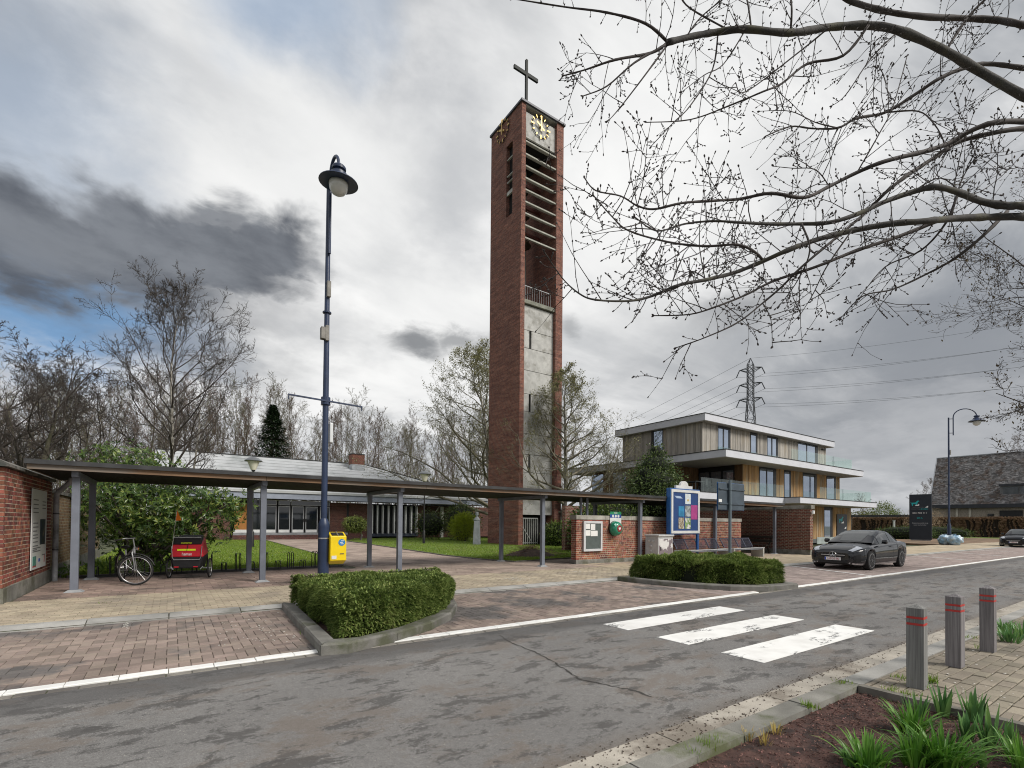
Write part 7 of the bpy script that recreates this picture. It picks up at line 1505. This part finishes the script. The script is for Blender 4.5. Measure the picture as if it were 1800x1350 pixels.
for i, (u, Y, rx, rz, z, sd2, lab_) in enumerate(((1045, 19, 1.6, 1.2, 1.3, 86, 'dark evergreen shrub with laurel leaves directly right of the pale trunked tree'), (1090, 18.5, 2., 1.35, 1.35, 87, 'wide evergreen shrub behind the green defibrillator'), (1150, 18.2, 2.2, 1.3, 1.3, 88, 'evergreen shrub below the conical holly tree'), (982, 25.5, .9, .8, .8, 89, 'small evergreen shrub between the tower gate and the pale trunk'))):
    leafmass('evergreen_shrub', lab_, 'shrub', [((sx(u, Y), Y, z), rx, 1.3, rz)], 3600, .16, [(.02, .04, .01), (.05, .085, .02), (.12, .17, .035), (.2, .25, .05)], sd2, core=.8, group='evergreen shrubs behind the low wall')
hy = 18.; hxx = sx(1152, hy); hz_ = lambda v: PY(1152, v, hy).z
leafmass('holly_tree', 'conical dark green holly tree in front of the apartment building', 'tree', [((hxx, hy, hz_(880)), 2.0, 1.8, 1.3), ((hxx-.1, hy, hz_(850)), 1.75, 1.5, 1.1), ((hxx, hy, hz_(822)), 1.15, 1., .9), ((hxx+.05, hy, hz_(800)), .55, .5, .75), ((hxx+.75, hy, hz_(838)), .6, .6, .6), ((hxx-.9, hy, hz_(835)), .55, .6, .5)], 11000, .14, [(.022, .042, .014), (.05, .085, .025), (.10, .145, .04), (.20, .25, .08)], 90, core=.72, stems=8)
# brown grasses, brush pile
p = PG(962, 957); leafmass('dry_grass_clump', 'tall rusty brown dry grass in front of the tower gate', 'plant', [((p.x+.3, p.y-.5, .75), .75, .5, .8)], 2600, .55, [(.10, .05, .025), (.18, .10, .05), (.26, .16, .09)], 91, asp=.03, hollow=.1)
p = PG(948, 979); bpile = thing('brush_pile', 'low pile of cut brown branches on the lawn corner', 'brush pile', (p.x+.2, p.y+.9, 0)); b_ = MB(); rr = random.Random(9)
for k in range(420):
    a = rr.uniform(0, 6.28); r = abs(rr.gauss(0, .75)); q = Vector((math.cos(a)*r*1.35, math.sin(a)*r*.6, max(.02, .50*math.exp(-r*r*.9)*rr.random()))); d = Vector((rr.gauss(0, 1), rr.gauss(0, .7), rr.gauss(0, .28))).normalized()*rr.uniform(.15, .5); b_.tube([q-d*.5, q+d*.5], [.008, .004], 3, cap=False)
b_.build('branches', mat('brush_brown', (.17, .105, .07), .9, .4, 5, rnd=.3), bpile).__setitem__('kind', 'stuff'); MB().lathe([(1.25, .0), (.9, .12), (.45, .26), (.05, .32)], 14).build('heap', mat('brush_heap', (.06, .04, .03), .95, .4, 6, .8, 20), bpile)
# bird over the left trees
bd = thing('bird', 'small black bird flying above the bare trees', 'bird', PD(171, 661, 32)); rgt = Vector(CR); b_ = MB(); b_.lathe([(.0, -.16), (.04, -.08), (.05, .04), (.02, .16), (.0, .2)], 8, axis=tuple(rgt)); b_.build('body', bblk, bd)
for s in (-1, 1): MB().add([rgt*.05, rgt*-.07, rgt*-.16+Z_*.26*(1 if s > 0 else .5)+Vector(CF)*.2*s, rgt*-.02+Z_*.16+Vector(CF)*.12*s], [(0, 1, 2, 3), (3, 2, 1, 0)]).build('wing', bblk, bd)

# ================================================================ street trees on the near side: limbs over the road
OV = bpy.data.objects; nt = thing('street_tree', 'bare street tree whose knobbly limbs reach over the road', 'tree', (11.6, .7, 0))
limbm = mat('limb_bark', (.058, .055, .052), .85, .3, 5, .6, 40, col2=(.075, .072, .05), c2=(.5, .65)); budm = mat('limb_twig', (.050, .042, .040), .8, .25, 6)
TB = Vector((11.6, .7, 0)); fork = TB+Vector((0, 0, 4.6))
MB().tube([TB, TB+Vector((.02, 0, 1.5)), TB+Vector((-.03, .03, 3.2)), fork, fork+Vector((-.1, .2, 1.4)), fork+Vector((-.3, .3, 3.))], [.22, .17, .15, .14, .10, .07], 12).build('trunk', limbm, nt, smooth=180)
K_ = 2.0455
def uvp(x, y): return 920+x/K_, y/K_
LIMBS = [  # traced along the picture: (points, start radius m, end radius m, depth at the right edge, depth at the tip)
 ([(1800, 345), (1640, 255), (1500, 175), (1350, 110), (1240, 92), (1100, 98), (960, 118), (800, 105), (700, 115), (610, 130), (520, 152)], .072, .030, 6.6, 6.0, 1),
 ([(520, 152), (460, 190), (330, 215), (225, 250), (145, 272)], .022, .006, 6.0, 5.8, 0), ([(520, 152), (440, 85), (300, 45), (150, 25), (-40, -5)], .022, .007, 6.0, 6.2, 0),
 ([(515, 160), (400, 225), (300, 310), (215, 345)], .016, .005, 6.0, 5.6, 0), ([(515, 165), (430, 280), (345, 390), (300, 440)], .014, .004, 6.0, 5.5, 0),
 ([(1800, 90), (1700, 72), (1560, 65), (1440, 60), (1300, 40), (1180, 5), (1120, -30)], .055, .030, 7.0, 7.0, 1),
 ([(1800, 245), (1680, 230), (1600, 240), (1500, 280), (1400, 345), (1300, 405), (1200, 425), (1130, 460), (1040, 462), (960, 455), (870, 490)], .042, .006, 7.2, 6.6, 1),
 ([(1300, 405), (1420, 400), (1480, 450), (1515, 520), (1500, 560)], .012, .004, 7, 6.8, 0), ([(1130, 460), (1050, 440), (960, 400), (850, 400)], .01, .003, 6.8, 6.5, 0),
 ([(1800, 437), (1700, 440), (1620, 465), (1530, 515), (1440, 545), (1300, 580), (1200, 620), (1100, 670), (1010, 710), (890, 695), (780, 715), (680, 722), (570, 730), (470, 752), (410, 740), (350, 705), (260, 685), (220, 640)], .040, .005, 6.2, 5.2, 1),
 ([(1800, 462), (1680, 480), (1560, 512), (1480, 565), (1380, 630), (1300, 695), (1230, 765), (1130, 850), (1000, 960), (930, 1030), (860, 1090), (770, 1160), (650, 1215), (550, 1250)], .036, .005, 6.3, 5.4, 1),
 ([(1800, 740), (1740, 740), (1650, 725), (1560, 690), (1480, 672), (1400, 690), (1300, 725), (1200, 770), (1100, 800), (1000, 805), (880, 805), (780, 800), (680, 795), (580, 805), (480, 830), (400, 780)], .062, .005, 5.8, 5.0, 1),
 ([(1800, 780), (1700, 780), (1560, 785), (1450, 795), (1320, 805), (1180, 830), (1060, 860), (950, 900), (860, 940), (760, 980), (660, 1005), (560, 1025), (460, 1065), (380, 1082), (260, 1078), (200, 1055), (140, 1000), (75, 905)], .060, .004, 5.8, 4.8, 1),
 ([(1500, 790), (1350, 850), (1200, 900), (1050, 960), (900, 1010), (800, 1060), (700, 1100), (600, 1130), (470, 1135)], .026, .005, 5.9, 5.4, 0),
 ([(865, 940), (830, 905), (770, 880), (650, 885), (520, 870), (380, 830), (320, 780), (250, 700)], .018, .005, 5.3, 5.0, 0),
 ([(1740, 760), (1650, 850), (1550, 930), (1450, 985), (1330, 1040), (1220, 1065), (1140, 1145)], .024, .004, 6., 6.2, 0), ([(1560, 700), (1520, 800), (1430, 900), (1300, 960), (1210, 1070)], .018, .004, 5.9, 6.2, 0),
 ([(1240, 92), (1150, 200), (1020, 230), (930, 300), (860, 330), (740, 380), (600, 430), (440, 440)], .020, .005, 6.4, 6.0, 0), ([(1100, 98), (1000, 180), (800, 330), (760, 300), (720, 380)], .012, .003, 6.4, 6.0, 0),
 ([(700, 115), (680, 250), (600, 380), (540, 440), (460, 525)], .012, .004, 6.2, 5.8, 0), ([(800, 105), (720, 230), (650, 270), (570, 330)], .01, .003, 6.2, 6, 0), ([(1350, 110), (1250, 210), (1160, 340), (1110, 380)], .012, .003, 6.5, 6.4, 0),
 ([(960, 118), (965, 40), (960, -30)], .014, .01, 6.4, 6.4, 0), ([(820, 105), (810, 30), (800, -20)], .012, .009, 6.4, 6.4, 0), ([(745, 112), (600, 30), (560, -20)], .011, .008, 6.3, 6.3, 0), ([(580, 140), (640, 60), (740, -20)], .01, .007, 6.1, 6.2, 0),
 ([(1520, 180), (1600, 60), (1680, -20)], .020, .016, 6.6, 6.8, 0), ([(1200, 620), (1280, 480), (1330, 380), (1380, 200)], .010, .005, 6, 6.3, 0), ([(1000, 805), (1030, 900), (985, 1010), (920, 1100)], .012, .003, 5.2, 5.4, 0),
 ([(1180, 830), (1090, 960), (1040, 1060), (990, 1140)], .010, .003, 5.6, 5.6, 0), ([(860, 1090), (890, 1150), (895, 1245)], .007, .003, 5.4, 5.4, 0), ([(660, 1005), (600, 975), (520, 1010), (430, 920)], .008, .003, 5.2, 5.1, 0),
 ([(1560, 690), (1590, 620), (1640, 560), (1740, 545)], .010, .003, 5.9, 6.1, 0), ([(1400, 690), (1500, 640), (1600, 700), (1700, 650), (1790, 560)], .010, .003, 6, 6.2, 0), ([(1100, 670), (1050, 610), (970, 605), (900, 598)], .008, .003, 5.9, 5.7, 0)]
def smoothp(P, n=5):
    P = [Vector(p) for p in P]; out = []
    for i in range(len(P)-1):
        a, b, c, d = P[max(0, i-1)], P[i], P[i+1], P[min(len(P)-1, i+2)]
        for k in range(n): t = k/n; out.append(.5*((2*b)+(c-a)*t+(2*a-5*b+4*c-d)*t*t+(3*b-a-3*c+d)*t**3))
    return out+[P[-1]]
tb2 = MB(); rr = random.Random(31); budp = []
def bud(p, d, s): tb2.tube([p, p+d*s*.6, p+d*s], [s*.22, s*.3, s*.05], 4, cap=False)
def twiglet(p, d, L, r, lv=0):
    n = 5; pts = [p]; d = d.normalized()
    for i in range(n): d = (d+Vector((rr.gauss(0, .10), rr.gauss(0, .10), rr.gauss(.03, .09)))).normalized(); pts.append(pts[-1]+d*L/n)
    tb2.tube(pts, [max(.0026, r*(1-.7*i/n)) for i in range(n+1)], 4, cap=False); bud(pts[-1], d, .03)
    for i in range(1, n):
        if rr.random() < .55: e, f = frame(d); a = rr.uniform(0, 6.28); bud(pts[i], (d*.5+e*math.cos(a)+f*math.sin(a)).normalized(), rr.uniform(.015, .028))
    if lv < 2:
        for i in range(1, n):
            if rr.random() < (.55 if lv == 0 else .35): e, f = frame(d); a = rr.uniform(0, 6.28); twiglet(pts[i], d*.8+(e*math.cos(a)+f*math.sin(a))*.8, L*rr.uniform(.3, .6), r*.6, lv+1)
for li, (pts, ra, rb_, d0, d1, main) in enumerate(LIMBS):
    n = len(pts); P3 = []
    if main: u0, v0 = uvp(*pts[0]); P3 += [fork+Vector((0, 0, max(0, min(2.2, (450-v0)/120)))), PD(u0+70, v0+.5*(uvp(*pts[0])[1]-uvp(*pts[1])[1])+6, d0+.35)]
    for i, (x, y) in enumerate(pts): u, v = uvp(x, y); f = i/(n-1); P3.append(PD(u, v, d0+(d1-d0)*f+.12*math.sin(i*1.7+li)))
    rb_ = rb_*1.1; ra = ra*(.76 if ra > .05 else .9); S = smoothp(P3); m_ = len(S); rad = [rb_+(ra-rb_)*(1-i/(m_-1))**1.15 for i in range(m_)]
    rad = [r*(1+.16*mn.noise(S[i]*9)+(.14 if i % 7 == 3 else 0)) for i, r in enumerate(rad)]
    MB().tube(S, rad, 10 if ra > .02 else 6).build('limb', limbm if ra > .045 else budm, nt, smooth=180)
    i0 = 10 if main else 1; step_ = 1
    for i in range(i0, m_-1, 1):
        d = (S[i+1]-S[i]); L_ = d.length; d = d.normalized(); e, f = frame(d)
        if rr.random() < (.55 if rad[i] > .02 else .66):
            a = rr.uniform(0, 6.28); big = rr.random() < .42; twiglet(S[i], d*rr.uniform(.2, .9)+(e*math.cos(a)+f*math.sin(a)), rr.uniform(.3, .95) if big else rr.uniform(.05, .17), .006 if big else .0045, 0 if big else 2)
        elif rr.random() < .5: a = rr.uniform(0, 6.28); bud(S[i], (d*.4+e*math.cos(a)+f*math.sin(a)).normalized(), .025)
    dd = (S[-1]-S[-2]).normalized()
    for k in range(3): bud(S[-1], (dd+Vector((rr.gauss(0, .5), rr.gauss(0, .5), rr.gauss(0, .5)))).normalized(), .035)
tag(tb2.build('twigs', budm, nt), None, kind='stuff'); under(nt)
# second street tree farther along, buds breaking
t2 = tree('street_tree', 'budding street tree farther along the near pavement', (25.5, .2, 0), limbm, budm, 95, H=11.5, r0=.2, shape='broad', levels=4, clear=.34, nb=22, spread=.50, up=.15, sub=(7, 9), crook=.14, minr=.009, lf=(11000, .10, leafmat('bud_leaf', [(.06, .045, .035), (.09, .07, .045), (.14, .12, .06)], .7, .2, .2), .5))
